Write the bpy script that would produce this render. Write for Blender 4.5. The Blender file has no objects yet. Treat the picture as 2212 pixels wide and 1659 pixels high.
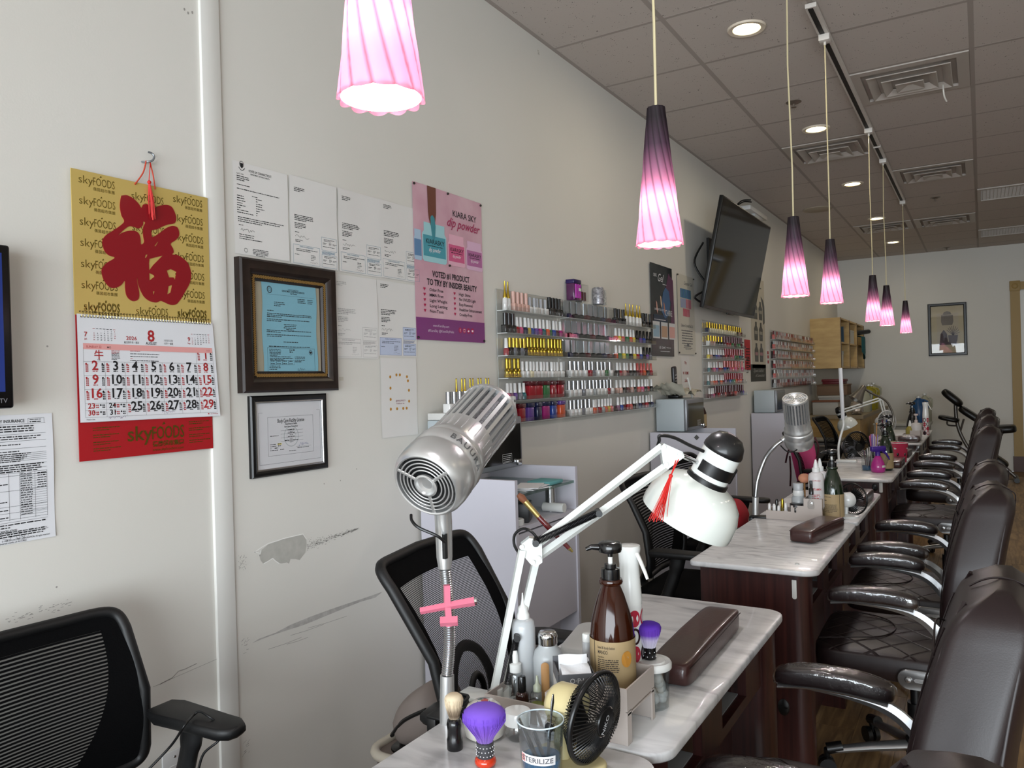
import bpy, bmesh, math, random
from mathutils import Vector, Matrix
random.seed(7)
SC = bpy.context.scene
COL = SC.collection
PI = math.pi
# ------------------------------------------------------------------ camera
# world: x across the room (left wall at x = -1.81), y along the wall into the room, z up from the floor, metres
F = 1690.0
RM = ((0.85687039, -0.02237165, -0.51504625), (0.51480298, -0.01597664, 0.85715964), (-0.02740478, -0.99962206, -0.00217292))
CAM = Vector((0, 0, 1.37))
cd = bpy.data.cameras.new('camera'); cam = bpy.data.objects.new('camera', cd); COL.objects.link(cam)
cd.sensor_width = 36; cd.lens = F / 2212 * 36; cd.clip_start = .02; cd.clip_end = 60
cam.matrix_world = Matrix(((RM[0][0], -RM[0][1], -RM[0][2], CAM.x), (RM[1][0], -RM[1][1], -RM[1][2], CAM.y),
                           (RM[2][0], -RM[2][1], -RM[2][2], CAM.z), (0, 0, 0, 1)))
SC.camera = cam
# ------------------------------------------------------------------ look
vs = SC.view_settings
SC.display_settings.display_device = 'sRGB'
vs.view_transform = 'Standard'; vs.look = 'None'; vs.gamma = 1; vs.use_curve_mapping = False
vs.exposure = 0.0
# ------------------------------------------------------------------ world: overcast daylight outside the shop front
w = bpy.data.worlds.new('world'); SC.world = w; w.use_nodes = True
w.node_tree.nodes['Background'].inputs[0].default_value = (.80, .90, 1.0, 1)
w.node_tree.nodes['Background'].inputs[1].default_value = 1.0
WALLX, BACKY, FRONTY, RIGHTX, CEIL = -1.81, 12.4, -3.2, 4.2, 3.027
def area(name, loc, rot, sx, sy, power, col):
    l = bpy.data.lights.new(name, 'AREA'); l.shape = 'RECTANGLE'; l.size = sx; l.size_y = sy; l.energy = power; l.color = col
    o = bpy.data.objects.new(name, l); COL.objects.link(o); o.location = loc; o.rotation_euler = rot
    return o
# daylight coming in through the shop-front window behind the camera
area('window_daylight', (.9, FRONTY + .05, 1.25), (PI / 2, 0, 0), 4.8, 1.9, 372, (.86, .94, 1.0))

# ------------------------------------------------------------------ helpers
def ray(px, py):
    d = (px - 1106, py - 829.5, F)
    return Vector([sum(r[i] * d[i] for i in range(3)) for r in RM])
def onx(px, py, x):
    d = ray(px, py); return CAM + d * ((x - CAM.x) / d.x)
def ony(px, py, y):
    d = ray(px, py); return CAM + d * ((y - CAM.y) / d.y)
def onz(px, py, z):
    d = ray(px, py); return CAM + d * ((z - CAM.z) / d.z)
def dep(px, py, t):
    return CAM + ray(px, py) * (t / F)
def depth_of(p):
    q = Vector(p) - CAM; return sum(q[i] * RM[i][2] for i in range(3))
def lin(c):
    if isinstance(c, str):
        c = c.lstrip('#'); c = tuple(int(c[i:i + 2], 16) / 255 for i in (0, 2, 4))
        return tuple(x / 12.92 if x <= .04045 else ((x + .055) / 1.055) ** 2.4 for x in c)
    return tuple(c)
MATS = {}
def M(name, col='#808080', rough=.5, metal=0, var=None, bump=None, trans=0, ior=1.45, coat=0, emit=None, alpha=1, spec=.5, sss=0, clear=0, holes=0, gloss=.05):
    """procedural material; var=(scale, amount, colour2) mottles the colour, bump=(scale, strength)"""
    if name in MATS: return MATS[name]
    m = bpy.data.materials.new(name); m.use_nodes = True; MATS[name] = m
    nt = m.node_tree; b = nt.nodes['Principled BSDF']; L = nt.links
    c = lin(col)
    b.inputs['Base Color'].default_value = (*c, 1); b.inputs['Roughness'].default_value = rough; b.inputs['Metallic'].default_value = metal
    b.inputs['IOR'].default_value = ior; b.inputs['Transmission Weight'].default_value = trans
    b.inputs['Coat Weight'].default_value = coat; b.inputs['Coat Roughness'].default_value = .08
    b.inputs['Specular IOR Level'].default_value = spec; b.inputs['Alpha'].default_value = alpha
    if sss: b.inputs['Subsurface Weight'].default_value = sss; b.inputs['Subsurface Radius'].default_value = (.01, .006, .004)
    if emit: b.inputs['Emission Color'].default_value = (*lin(emit[0]), 1); b.inputs['Emission Strength'].default_value = emit[1]
    if var or bump:
        tc = nt.nodes.new('ShaderNodeTexCoord')
    if var:
        n = nt.nodes.new('ShaderNodeTexNoise'); n.inputs['Scale'].default_value = var[0]; n.inputs['Detail'].default_value = 4
        L.new(tc.outputs['Object'], n.inputs['Vector'])
        mx = nt.nodes.new('ShaderNodeMix'); mx.data_type = 'RGBA'
        c2 = lin(var[2]) if len(var) > 2 else tuple(x * .6 for x in c)
        mx.inputs[6].default_value = (*c, 1); mx.inputs[7].default_value = (*c2, 1)
        mr = nt.nodes.new('ShaderNodeMapRange'); mr.inputs[1].default_value = .35; mr.inputs[2].default_value = .7; mr.inputs[4].default_value = var[1]
        L.new(n.outputs[0], mr.inputs[0]); L.new(mr.outputs[0], mx.inputs[0]); L.new(mx.outputs[2], b.inputs['Base Color'])
    if bump:
        n2 = nt.nodes.new('ShaderNodeTexNoise'); n2.inputs['Scale'].default_value = bump[0]; n2.inputs['Detail'].default_value = 3
        L.new(tc.outputs['Object'], n2.inputs['Vector'])
        bp = nt.nodes.new('ShaderNodeBump'); bp.inputs['Strength'].default_value = bump[1]; bp.inputs['Distance'].default_value = .002
        L.new(n2.outputs[0], bp.inputs['Height']); L.new(bp.outputs[0], b.inputs['Normal'])
    if clear or holes:
        tr = nt.nodes.new('ShaderNodeBsdfTransparent'); mix = nt.nodes.new('ShaderNodeMixShader'); out = nt.nodes['Material Output']
        L.new(mix.outputs[0], out.inputs[0])
        if holes:   # woven mesh: part of it is open
            mix.inputs[0].default_value = holes; L.new(b.outputs[0], mix.inputs[1]); L.new(tr.outputs[0], mix.inputs[2])
        else:       # thin clear plastic or glass: a tinted see-through sheet with a gloss
            tr.inputs[0].default_value = (*[clear + (1 - clear) * x for x in c], 1)
            g = nt.nodes.new('ShaderNodeBsdfGlossy'); g.inputs['Roughness'].default_value = rough; lw = nt.nodes.new('ShaderNodeLayerWeight'); lw.inputs[0].default_value = .5; pw_ = nt.nodes.new('ShaderNodeMath'); pw_.operation = 'POWER'; pw_.inputs[1].default_value = 4; L.new(lw.outputs['Facing'], pw_.inputs[0]); fr = nt.nodes.new('ShaderNodeMath'); fr.operation = 'MULTIPLY_ADD'; fr.inputs[1].default_value = .8; fr.inputs[2].default_value = gloss; L.new(pw_.outputs[0], fr.inputs[0])
            if bump: L.new(bp.outputs[0], g.inputs['Normal'])
            L.new(fr.outputs[0], mix.inputs[0]); L.new(tr.outputs[0], mix.inputs[1]); L.new(g.outputs[0], mix.inputs[2])
    return m
def nodes_of(name):
    m = bpy.data.materials.new(name); m.use_nodes = True; MATS[name] = m
    nt = m.node_tree
    return m, nt, nt.nodes['Principled BSDF'], nt.links

class MB:
    """collects shapes; build() links them as ONE mesh object"""
    def __init__(s, T=None): s.v = []; s.f = []; s.m = []; s.mi = 0; s.T = T
    def add(s, vs, fs, X=None):
        b = len(s.v); T = s.T
        for p in vs:
            p = Vector(p)
            if X is not None: p = X @ p
            if T is not None: p = T(p) if callable(T) else T @ p
            s.v.append(p)
        s.f += [tuple(b + i for i in f) for f in fs]; s.m += [s.mi] * len(fs)
        return s
    def box(s, a, b, X=None):
        (x0, y0, z0), (x1, y1, z1) = a, b
        return s.add([(x0, y0, z0), (x1, y0, z0), (x1, y1, z0), (x0, y1, z0), (x0, y0, z1), (x1, y0, z1), (x1, y1, z1), (x0, y1, z1)],
                     [(0, 3, 2, 1), (4, 5, 6, 7), (0, 1, 5, 4), (1, 2, 6, 5), (2, 3, 7, 6), (3, 0, 4, 7)], X)
    def rbox(s, a, b, r, seg=3, X=None):
        bm = bmesh.new(); bmesh.ops.create_cube(bm, size=1)
        for v in bm.verts: v.co = Vector([a[i] + (v.co[i] + .5) * (b[i] - a[i]) for i in range(3)])
        bmesh.ops.bevel(bm, geom=bm.edges[:], offset=r, segments=seg, profile=.5, affect='EDGES')
        bm.verts.index_update()
        s.add([v.co.copy() for v in bm.verts], [[v.index for v in f.verts] for f in bm.faces], X); bm.free(); return s
    def cyl(s, p0, p1, r0, r1=None, n=16, cap=True, X=None):
        return s.tube([p0, p1], [r0, r0 if r1 is None else r1], n, cap=cap, X=X)
    def tube(s, path, r, n=8, closed=False, cap=True, X=None, flat=1.0, up=None):
        P = [Vector(p) for p in path]; N = len(P)
        R = r if isinstance(r, (list, tuple)) else [r] * N
        vs = []; prev = None
        for i, p in enumerate(P):
            if closed: t = P[(i + 1) % N] - P[i - 1]
            else: t = P[min(i + 1, N - 1)] - P[max(i - 1, 0)]
            t.normalize()
            if prev is None:
                a = Vector(up) if up else (Vector((0, 0, 1)) if abs(t.z) < .9 else Vector((1, 0, 0)))
                u = t.cross(a).normalized()
            else: u = (prev - t * prev.dot(t)).normalized()
            prev = u; w_ = t.cross(u)
            for k in range(n):
                an = 2 * PI * k / n
                vs.append(p + u * (math.cos(an) * R[i]) + w_ * (math.sin(an) * R[i] * flat))
        fs = []
        for i in range(N if closed else N - 1):
            j = (i + 1) % N
            for k in range(n): fs.append((i * n + k, i * n + (k + 1) % n, j * n + (k + 1) % n, j * n + k))
        if cap and not closed:
            fs.append(tuple(range(n))[::-1]); fs.append(tuple((N - 1) * n + k for k in range(n)))
        return s.add(vs, fs, X)
    def lathe(s, prof, n=24, o=(0, 0, 0), X=None, ang=2 * PI):
        o = Vector(o); vs = []; full = abs(ang - 2 * PI) < 1e-6; m = n if full else n + 1
        for r, z in prof:
            for k in range(m):
                an = ang * k / n; vs.append(o + Vector((r * math.cos(an), r * math.sin(an), z)))
        fs = []
        for i in range(len(prof) - 1):
            for k in range(n):
                k2 = (k + 1) % m; fs.append((i * m + k, i * m + k2, (i + 1) * m + k2, (i + 1) * m + k))
        if full:
            if prof[0][0] > 1e-5: fs.append(tuple(range(m))[::-1])
            if prof[-1][0] > 1e-5: fs.append(tuple((len(prof) - 1) * m + k for k in range(m)))
        return s.add(vs, fs, X)
    def ball(s, c, r, n=16, m=10, sc=(1, 1, 1), X=None, z0=-1, z1=1):
        prof = []
        a0, a1 = math.asin(z0), math.asin(z1)
        for i in range(m + 1):
            a = a0 + (a1 - a0) * i / m; prof.append((max(r * math.cos(a), 0), r * math.sin(a)))
        Y = Matrix.Translation(c) @ Matrix.Diagonal((*sc, 1))
        return s.lathe(prof, n, X=(X @ Y if X is not None else Y))
    def prism(s, poly, z0, z1, X=None):
        n = len(poly)
        return s.add([(x, y, z0) for x, y in poly] + [(x, y, z1) for x, y in poly],
                     [tuple(range(n))[::-1], tuple(range(n, 2 * n))] + [(i, (i + 1) % n, n + (i + 1) % n, n + i) for i in range(n)], X)
    def slab(s, poly, z0, z1, r=.004, X=None):
        """prism with eased top and bottom edges"""
        c = Vector((sum(p[0] for p in poly) / len(poly), sum(p[1] for p in poly) / len(poly)))
        def ins(d): return [tuple(Vector(p) + (c - Vector(p)).normalized() * d) for p in poly]
        n = len(poly); rings = [(ins(r), z0), (poly, z0 + r), (poly, z1 - r), (ins(r * .3), z1 - r * .3), (ins(r), z1)]
        vs = [(x, y, z) for pl, z in rings for x, y in pl]; fs = [tuple(range(n))[::-1], tuple((len(rings) - 1) * n + i for i in range(n))]
        for k in range(len(rings) - 1):
            for i in range(n): fs.append((k * n + i, k * n + (i + 1) % n, (k + 1) * n + (i + 1) % n, (k + 1) * n + i))
        return s.add(vs, fs, X)
    def grid(s, fn, nu, nv, X=None, closed_u=False):
        vs = [fn(i / nu, j / nv) for j in range(nv + 1) for i in range(nu + (0 if closed_u else 1))]
        w_ = nu if closed_u else nu + 1
        fs = [(j * w_ + i, j * w_ + (i + 1) % w_, (j + 1) * w_ + (i + 1) % w_, (j + 1) * w_ + i) for j in range(nv) for i in range(nu)]
        return s.add(vs, fs, X)
    def mesh(s, name, mats, smooth=40):
        me = bpy.data.meshes.new(name); me.from_pydata(s.v, [], s.f)
        for m in (mats if isinstance(mats, (list, tuple)) else [mats]): me.materials.append(m)
        if len(me.materials) > 1: me.polygons.foreach_set('material_index', s.m)
        if smooth:
            me.polygons.foreach_set('use_smooth', [True] * len(me.polygons)); me.set_sharp_from_angle(angle=math.radians(smooth))
        me.update(); return me
    def build(s, name, mats, parent=None, smooth=40, world=False):
        return put(name, s.mesh(name, mats, smooth), parent, world)
def wm(o):
    return (wm(o.parent) @ o.matrix_parent_inverse if o.parent else Matrix()) @ o.matrix_basis
def put(name, me, parent=None, world=False, loc=None, rot=None):
    o = bpy.data.objects.new(name, me); COL.objects.link(o)
    if parent is not None:
        o.parent = parent
        if world: o.matrix_parent_inverse = wm(parent).inverted()
    if loc is not None: o.location = loc
    if rot is not None: o.rotation_euler = rot
    return o
def tag(o, label=None, cat=None, group=None, kind=None):
    if label: o['label'] = label
    if cat: o['category'] = cat
    if group: o['group'] = group
    if kind: o['kind'] = kind
    return o
def thing(name, label, cat, loc=(0, 0, 0), rotz=0, group=None):
    o = bpy.data.objects.new(name, None); COL.objects.link(o); o.location = loc; o.rotation_euler = (0, 0, rotz); o.empty_display_size = .05
    return tag(o, label, cat, group)
def dup(root, loc=None, rotz=None, label=None, group=None):
    def cp(o, par):
        c = o.copy(); COL.objects.link(c); c.parent = par
        if par is not None: c.matrix_parent_inverse = o.matrix_parent_inverse.copy()
        for ch in list(o.children): cp(ch, c)
        return c
    r = cp(root, None)
    if loc is not None: r.location = loc
    if rotz is not None: r.rotation_euler = (0, 0, rotz)
    return tag(r, label, None, group)
def frame_on(a, b, up=(0, 0, 1)):
    """matrix with local z running from a towards b, origin a"""
    a = Vector(a); z = (Vector(b) - a).normalized(); x = Vector(up).cross(z)
    if x.length < 1e-4: x = Vector((1, 0, 0)).cross(z)
    x.normalize(); y = z.cross(x)
    return Matrix(((x.x, y.x, z.x, a.x), (x.y, y.y, z.y, a.y), (x.z, y.z, z.z, a.z), (0, 0, 0, 1)))
def bez(pts, n=24):
    """smooth curve through points (Catmull-Rom)"""
    P = [Vector(p) for p in pts]; out = []
    for i in range(len(P) - 1):
        p0, p1, p2, p3 = P[max(i - 1, 0)], P[i], P[i + 1], P[min(i + 2, len(P) - 1)]
        k = max(2, n // (len(P) - 1))
        for j in range(k):
            t = j / k
            out.append(.5 * ((2 * p1) + (p2 - p0) * t + (2 * p0 - 5 * p1 + 4 * p2 - p3) * t * t + (3 * p1 - p0 - 3 * p2 + p3) * t ** 3))
    out.append(P[-1]); return out
def round_rect(x0, y0, x1, y1, r, n=6):
    rs = r if isinstance(r, (list, tuple)) else [r] * 4
    out = []
    for (cx, cy, a0, rr) in ((x1 - rs[0], y1 - rs[0], 0, rs[0]), (x0 + rs[1], y1 - rs[1], 90, rs[1]), (x0 + rs[2], y0 + rs[2], 180, rs[2]), (x1 - rs[3], y0 + rs[3], 270, rs[3])):
        if rr < 1e-5: out.append((cx, cy)); continue
        for k in range(n + 1):
            a = math.radians(a0 + 90 * k / n); out.append((cx + rr * math.cos(a), cy + rr * math.sin(a)))
    return out
# ------------------------------------------------------------------ lettering
_ts = bpy.data.scenes.new('lettering'); _tc = bpy.data.curves.new('lettering', 'FONT'); _to = bpy.data.objects.new('lettering', _tc); _ts.collection.objects.link(_to)
_tcache = {}
def letters(s, bold=0, shear=0, space=1):
    k = (s, bold, shear, space)
    if k not in _tcache:
        _tc.body = s; _tc.offset = bold; _tc.shear = shear; _tc.space_character = space; _tc.resolution_u = 2; _tc.fill_mode = 'FRONT'
        vl = _ts.view_layers[0]; vl.update()
        me = bpy.data.meshes.new_from_object(_to.evaluated_get(vl.depsgraph))
        v = [(p.co.x, p.co.y) for p in me.vertices]; f = [tuple(q.vertices) for q in me.polygons]
        w_ = max([p[0] for p in v], default=0); _tcache[k] = (v, f, w_); bpy.data.meshes.remove(me)
    return _tcache[k]
def outline(splines, name='outline'):
    """filled flat shape from closed outlines with holes -> verts2d, faces"""
    cu = bpy.data.curves.new(name, 'CURVE'); cu.dimensions = '2D'; cu.fill_mode = 'FRONT'
    for pts in splines:
        sp = cu.splines.new('POLY'); sp.points.add(len(pts) - 1)
        for q, p in zip(sp.points, pts): q.co = (p[0], p[1], 0, 1)
        sp.use_cyclic_u = True
    o = bpy.data.objects.new(name, cu); _ts.collection.objects.link(o); vl = _ts.view_layers[0]; vl.update()
    me = bpy.data.meshes.new_from_object(o.evaluated_get(vl.depsgraph))
    r = ([(p.co.x, p.co.y) for p in me.vertices], [tuple(q.vertices) for q in me.polygons])
    bpy.data.meshes.remove(me); bpy.data.objects.remove(o); return r
class Ink(MB):
    """flat print on a sheet lying in local (u right, v up); w is the lift off the sheet"""
    def __init__(s, T=None, w=.0006): super().__init__(T); s.w = w
    def build(s, name, *a, **k):
        o = super().build(name, *a, **k)
        if len(s.f) > 12: o['kind'] = 'stuff'      # print: strokes and letters too small to pick apart
        return o
    def txt(s, t, u, v, size, al='l', bold=0, shear=0, space=1, sx=1, fit=None, rot=0):
        vs, fs, w_ = letters(t, bold, shear, space)
        if fit: sx = fit / max(w_ * size, 1e-6)
        off = {'l': 0, 'c': -w_ * size * sx / 2, 'r': -w_ * size * sx}[al]
        c, sn = math.cos(rot), math.sin(rot)
        pts = []
        for x, y in vs:
            a, b = off + x * size * sx, y * size
            pts.append((u + a * c - b * sn, v + a * sn + b * c, s.w))
        return s.add(pts, fs)
    def rect(s, u0, v0, u1, v1, w=None):
        z = s.w if w is None else w
        return s.add([(u0, v0, z), (u1, v0, z), (u1, v1, z), (u0, v1, z)], [(0, 1, 2, 3)])
    def poly(s, pts, w=None):
        z = s.w if w is None else w
        return s.add([(a, b, z) for a, b in pts], [tuple(range(len(pts)))])
    def disc(s, u, v, r, r2=None, n=20):
        return s.poly([(u + r * math.cos(2 * PI * k / n), v + (r2 or r) * math.sin(2 * PI * k / n)) for k in range(n)])
    def ring(s, u, v, r, t, r2=None, n=24):
        r2 = r2 or r; vs = []
        for k in range(n):
            a = 2 * PI * k / n; c, sn = math.cos(a), math.sin(a); vs += [(u + r * c, v + r2 * sn, s.w), (u + (r - t) * c, v + (r2 - t) * sn, s.w)]
        return s.add(vs, [(2 * k, (2 * k + 2) % (2 * n), (2 * k + 3) % (2 * n), 2 * k + 1) for k in range(n)])
    def box_(s, u0, v0, u1, v1, t):
        s.rect(u0, v0, u1, v0 + t); s.rect(u0, v1 - t, u1, v1); s.rect(u0, v0, u0 + t, v1); return s.rect(u1 - t, v0, u1, v1)
    def line(s, pts, t):
        for (a, b), (c, d) in zip(pts[:-1], pts[1:]):
            l = math.hypot(c - a, d - b) or 1; nx, ny = -(d - b) / l * t / 2, (c - a) / l * t / 2
            s.add([(a - nx, b - ny, s.w), (c - nx, d - ny, s.w), (c + nx, d + ny, s.w), (a + nx, b + ny, s.w)], [(0, 1, 2, 3)])
        return s
    def words(s, u, v, width, size, n=1, lead=1.6, al='l', last=.6, rng=random):
        """n lines of print too small to read, as rows of word-length strokes"""
        for k in range(n):
            wd = width * (last if k == n - 1 and n > 1 else rng.uniform(.88, 1)); x = 0; y = v - k * size * lead; st = u if al == 'l' else u - wd / 2 if al == 'c' else u - wd
            while x < wd:
                l = min(size * rng.choice((1.1, 1.8, 2.4, 3.1, 4)), wd - x)
                if l > size * .3: s.rect(st + x, y, st + x + l, y + size * rng.uniform(.55, .75))
                x += l + size * .55
        return s
    def scrawl(s, u, v, width, h, t, rng=random, n=14):
        pts = [(u, v)]
        for k in range(1, n): pts.append((u + width * k / n + rng.uniform(-.3, .3) * h, v + rng.uniform(-.5, .7) * h))
        pts.append((u + width, v)); c = bez([(a, b, 0) for a, b in pts], n * 3)
        return s.line([(p.x, p.y) for p in c], t)
# ------------------------------------------------------------------ the room
def struct(o): o['kind'] = 'structure'; return o
# painted drywall: warm white with faint roller texture
m, nt, b, L = nodes_of('wall_paint')
tc = nt.nodes.new('ShaderNodeTexCoord'); n = nt.nodes.new('ShaderNodeTexNoise'); n.inputs['Scale'].default_value = 1.3; n.inputs['Detail'].default_value = 5
L.new(tc.outputs['Object'], n.inputs['Vector'])
rp = nt.nodes.new('ShaderNodeValToRGB'); rp.color_ramp.elements[0].color = (*lin('#cfccc4'), 1); rp.color_ramp.elements[1].color = (*lin('#dad8d2'), 1)
L.new(n.outputs[0], rp.inputs[0]); L.new(rp.outputs[0], b.inputs['Base Color'])
n2 = nt.nodes.new('ShaderNodeTexNoise'); n2.inputs['Scale'].default_value = 240; L.new(tc.outputs['Object'], n2.inputs['Vector'])
bp = nt.nodes.new('ShaderNodeBump'); bp.inputs['Strength'].default_value = .12; bp.inputs['Distance'].default_value = .001
L.new(n2.outputs[0], bp.inputs['Height']); L.new(bp.outputs[0], b.inputs['Normal']); b.inputs['Roughness'].default_value = .55
WALL = m
wl = struct(MB().box((WALLX - .15, FRONTY, 0), (WALLX, BACKY + .15, CEIL + .3)).build('wall_left', WALL, smooth=0))
wb = struct(MB().box((WALLX, BACKY, 0), (.40, BACKY + .15, CEIL + .3)).box((.40, BACKY, 2.40), (1.36, BACKY + .15, CEIL + .3)).box((1.36, BACKY, 0), (RIGHTX, BACKY + .15, CEIL + .3)).build('wall_back', WALL, smooth=0))
wr = struct(MB().box((RIGHTX, FRONTY, 0), (RIGHTX + .15, BACKY + .15, CEIL + .3)).build('wall_right', WALL, smooth=0))
wf = struct(MB().box((WALLX, FRONTY - .15, 0), (RIGHTX, FRONTY, .3)).box((WALLX, FRONTY - .15, 2.6), (RIGHTX, FRONTY, CEIL + .3)).box((WALLX, FRONTY - .15, .3), (-1.5, FRONTY, 2.6)).box((3.9, FRONTY - .15, .3), (RIGHTX, FRONTY, 2.6)).build('wall_front', WALL, smooth=0))
# floor of wood-look planks running into the room
m, nt, b, L = nodes_of('plank_wood')
tc = nt.nodes.new('ShaderNodeTexCoord'); mp = nt.nodes.new('ShaderNodeMapping'); mp.inputs['Scale'].default_value = (14, 1.6, 1)
oi = nt.nodes.new('ShaderNodeObjectInfo'); ad = nt.nodes.new('ShaderNodeVectorMath'); ad.operation = 'ADD'
L.new(tc.outputs['Object'], ad.inputs[0]); cx_ = nt.nodes.new('ShaderNodeCombineXYZ'); ml = nt.nodes.new('ShaderNodeMath'); ml.operation = 'MULTIPLY'; ml.inputs[1].default_value = 37
L.new(oi.outputs['Random'], ml.inputs[0]); L.new(ml.outputs[0], cx_.inputs[0]); L.new(ml.outputs[0], cx_.inputs[1]); L.new(cx_.outputs[0], ad.inputs[1])
L.new(ad.outputs[0], mp.inputs[0]); n = nt.nodes.new('ShaderNodeTexNoise'); n.inputs['Scale'].default_value = 2.2; n.inputs['Detail'].default_value = 6; n.inputs['Distortion'].default_value = 1.2
L.new(mp.outputs[0], n.inputs['Vector']); rp = nt.nodes.new('ShaderNodeValToRGB')
rp.color_ramp.elements[0].position = .32; rp.color_ramp.elements[0].color = (*lin('#6b5238'), 1); rp.color_ramp.elements[1].position = .68; rp.color_ramp.elements[1].color = (*lin('#a5855c'), 1)
L.new(n.outputs[0], rp.inputs[0]); L.new(rp.outputs[0], b.inputs['Base Color']); b.inputs['Roughness'].default_value = .38
PLANK = m
fl = struct(MB().box((WALLX, FRONTY, -.1), (RIGHTX, BACKY, -.004)).build('floor', M('subfloor', '#6d553b', .6), smooth=0))
pm = MB().box((-.0745, -.609, -.008), (.0745, .609, 0)).mesh('plank', PLANK, 0)
for i in range(-6, 12):
    for k in range(0, 11):
        y = .6 + k * 1.22 + (i % 3) * .4
        if y > BACKY - .62 or (i < -4 and k > 3): continue
        put('plank', pm, fl, loc=(.075 + i * .15, y, 0))
# suspended ceiling: slab, tee bars and tiles
m, nt, b, L = nodes_of('ceiling_tile')
tc = nt.nodes.new('ShaderNodeTexCoord'); n = nt.nodes.new('ShaderNodeTexVoronoi'); n.inputs['Scale'].default_value = 88
n3 = nt.nodes.new('ShaderNodeTexNoise'); n3.inputs['Scale'].default_value = 28; n3.inputs['Detail'].default_value = 3
oi = nt.nodes.new('ShaderNodeObjectInfo'); ml = nt.nodes.new('ShaderNodeVectorMath'); ml.operation = 'ADD'; cx_ = nt.nodes.new('ShaderNodeVectorMath'); cx_.operation = 'SCALE'; cx_.inputs[3].default_value = 7.3
L.new(oi.outputs['Location'], cx_.inputs[0]); L.new(cx_.outputs[0], ml.inputs[0]); L.new(tc.outputs['Object'], ml.inputs[1])
L.new(ml.outputs[0], n.inputs['Vector']); L.new(ml.outputs[0], n3.inputs['Vector'])
sb = nt.nodes.new('ShaderNodeMath'); sb.operation = 'ADD'; L.new(n.outputs['Distance'], sb.inputs[0]); L.new(n3.outputs[0], sb.inputs[1])
rp = nt.nodes.new('ShaderNodeValToRGB'); rp.color_ramp.elements[0].position = .545; rp.color_ramp.elements[0].color = (*lin('#5a524b'), 1)
rp.color_ramp.elements[1].position = .60; rp.color_ramp.elements[1].color = (*lin('#c0b7b0'), 1); L.new(sb.outputs[0], rp.inputs[0]); L.new(rp.outputs[0], b.inputs['Base Color']); b.inputs['Roughness'].default_value = .95
TILE = m
ce = struct(MB().box((WALLX, FRONTY, CEIL + .012), (RIGHTX, BACKY, CEIL + .12)).build('ceiling', M('ceiling_board', '#b9b0a8', .9), smooth=0))
GX = [WALLX, -1.231, -.62, -.008, .604, 1.216]
GY = [3.485 + .612 * k for k in range(-3, 15)] + [BACKY]
bar = M('tee_bar', '#a39a93', .8)
VENTS = {(2, 4.709): 1, (1, 5.933): 1, (2, 7.157): 1, (1, 9.605): 1, (2, 9.605): 1}
GRILLES = [(3, 8.381), (3, 10.829)]
def near(d, k): return any(a[0] == k[0] and abs(a[1] - k[1]) < .05 for a in d)
for i in range(5):
    for j in range(len(GY) - 1):
        if near(VENTS, (i, GY[j])) or near(GRILLES, (i, GY[j])): continue
        x0, x1, y0, y1 = GX[i], GX[i + 1], GY[j], GY[j + 1]; w_, h_ = (x1 - x0) / 2 - .008, (y1 - y0) / 2 - .008
        MBt = MB().box((-w_, -h_, 0), (w_, h_, .012)); o = MBt.build('ceiling_tile', TILE, ce, smooth=0); o.location = ((x0 + x1) / 2, (y0 + y1) / 2, CEIL + .0008 + random.uniform(-.0004, .0004))
for x in GX:
    xa, xb = (x - .012, x + .012) if x > WALLX else (x, x + .022)
    MB().box((xa, GY[0], CEIL + .0004), (xb, BACKY, CEIL + .012)).build('tee_bar', bar, ce, smooth=0)
for y in GY:
    MB().box((WALLX + .01, y - .012 if y < BACKY else y - .022, CEIL + .0005), (GX[-1], y + .012 if y < BACKY else y, CEIL + .012)).build('tee_bar', bar, ce, smooth=0)
# vertical batten where two wall boards meet
TRIMM = M('trim_white', '#dcdbd6', .35)
ty0, ty1 = onx(462, 400, WALLX).y - .03, onx(496, 400, WALLX).y
t1 = struct(MB().rbox((WALLX - .01, 1.405, 0), (WALLX + .009, 1.468, CEIL - .004), .003, 2).build('trim_1', TRIMM))
# door with tan casing on the back wall
TAN = M('tan_casing', '#a58a55', .5); BROWN = M('brown_block', '#4a2c20', .45)
d1 = struct(thing('door_1', 'doorway with tan casing in the far wall', None, (.4, BACKY, 0))); d1['label'] = 'doorway with tan wood casing in the far wall'
mb = MB().box((.345, BACKY - .03, .20), (.455, BACKY, 2.40)); mb.build('casing', TAN, d1, world=True)
MB().box((1.30, BACKY - .03, .20), (1.41, BACKY, 2.40)).build('casing', TAN, d1, world=True)
MB().box((.46, BACKY - .028, 2.415), (1.30, BACKY, 2.52)).build('casing_head', TAN, d1, world=True)
for x in (.34, 1.295):
    o = MB().rbox((x, BACKY - .042, 2.40), (x + .12, BACKY, 2.535), .006, 2).build('corner_block', TAN, d1, world=True)
    MB().lathe([(.0, .008), (.02, .008), (.028, .003), (.034, .006), (.038, 0)], 16, X=Matrix.Translation((x + .06, BACKY - .042, 2.467)) @ Matrix.Rotation(PI / 2, 4, 'X')).build('rosette', TAN, o, world=True)
MB().box((.335, BACKY - .036, 0), (.46, BACKY, .20)).build('plinth_block', BROWN, d1, world=True)
MB().box((.455, BACKY - .02, 0), (.50, BACKY + .1, 2.40)).box((1.262, BACKY - .02, 0), (1.30, BACKY + .1, 2.40)).box((.50, BACKY - .02, 2.36), (1.262, BACKY + .1, 2.40)).build('jamb', TRIMM, d1, world=True, smooth=0)
MB().box((.503, BACKY + .02, 0), (.54, BACKY + .06, 2.35)).box((1.22, BACKY + .02, 0), (1.26, BACKY + .06, 2.35)).box((.54, BACKY + .02, 2.31), (1.22, BACKY + .06, 2.35)).build('door_frame', M('door_dark', '#2a211c', .4), d1, world=True, smooth=0)
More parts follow.
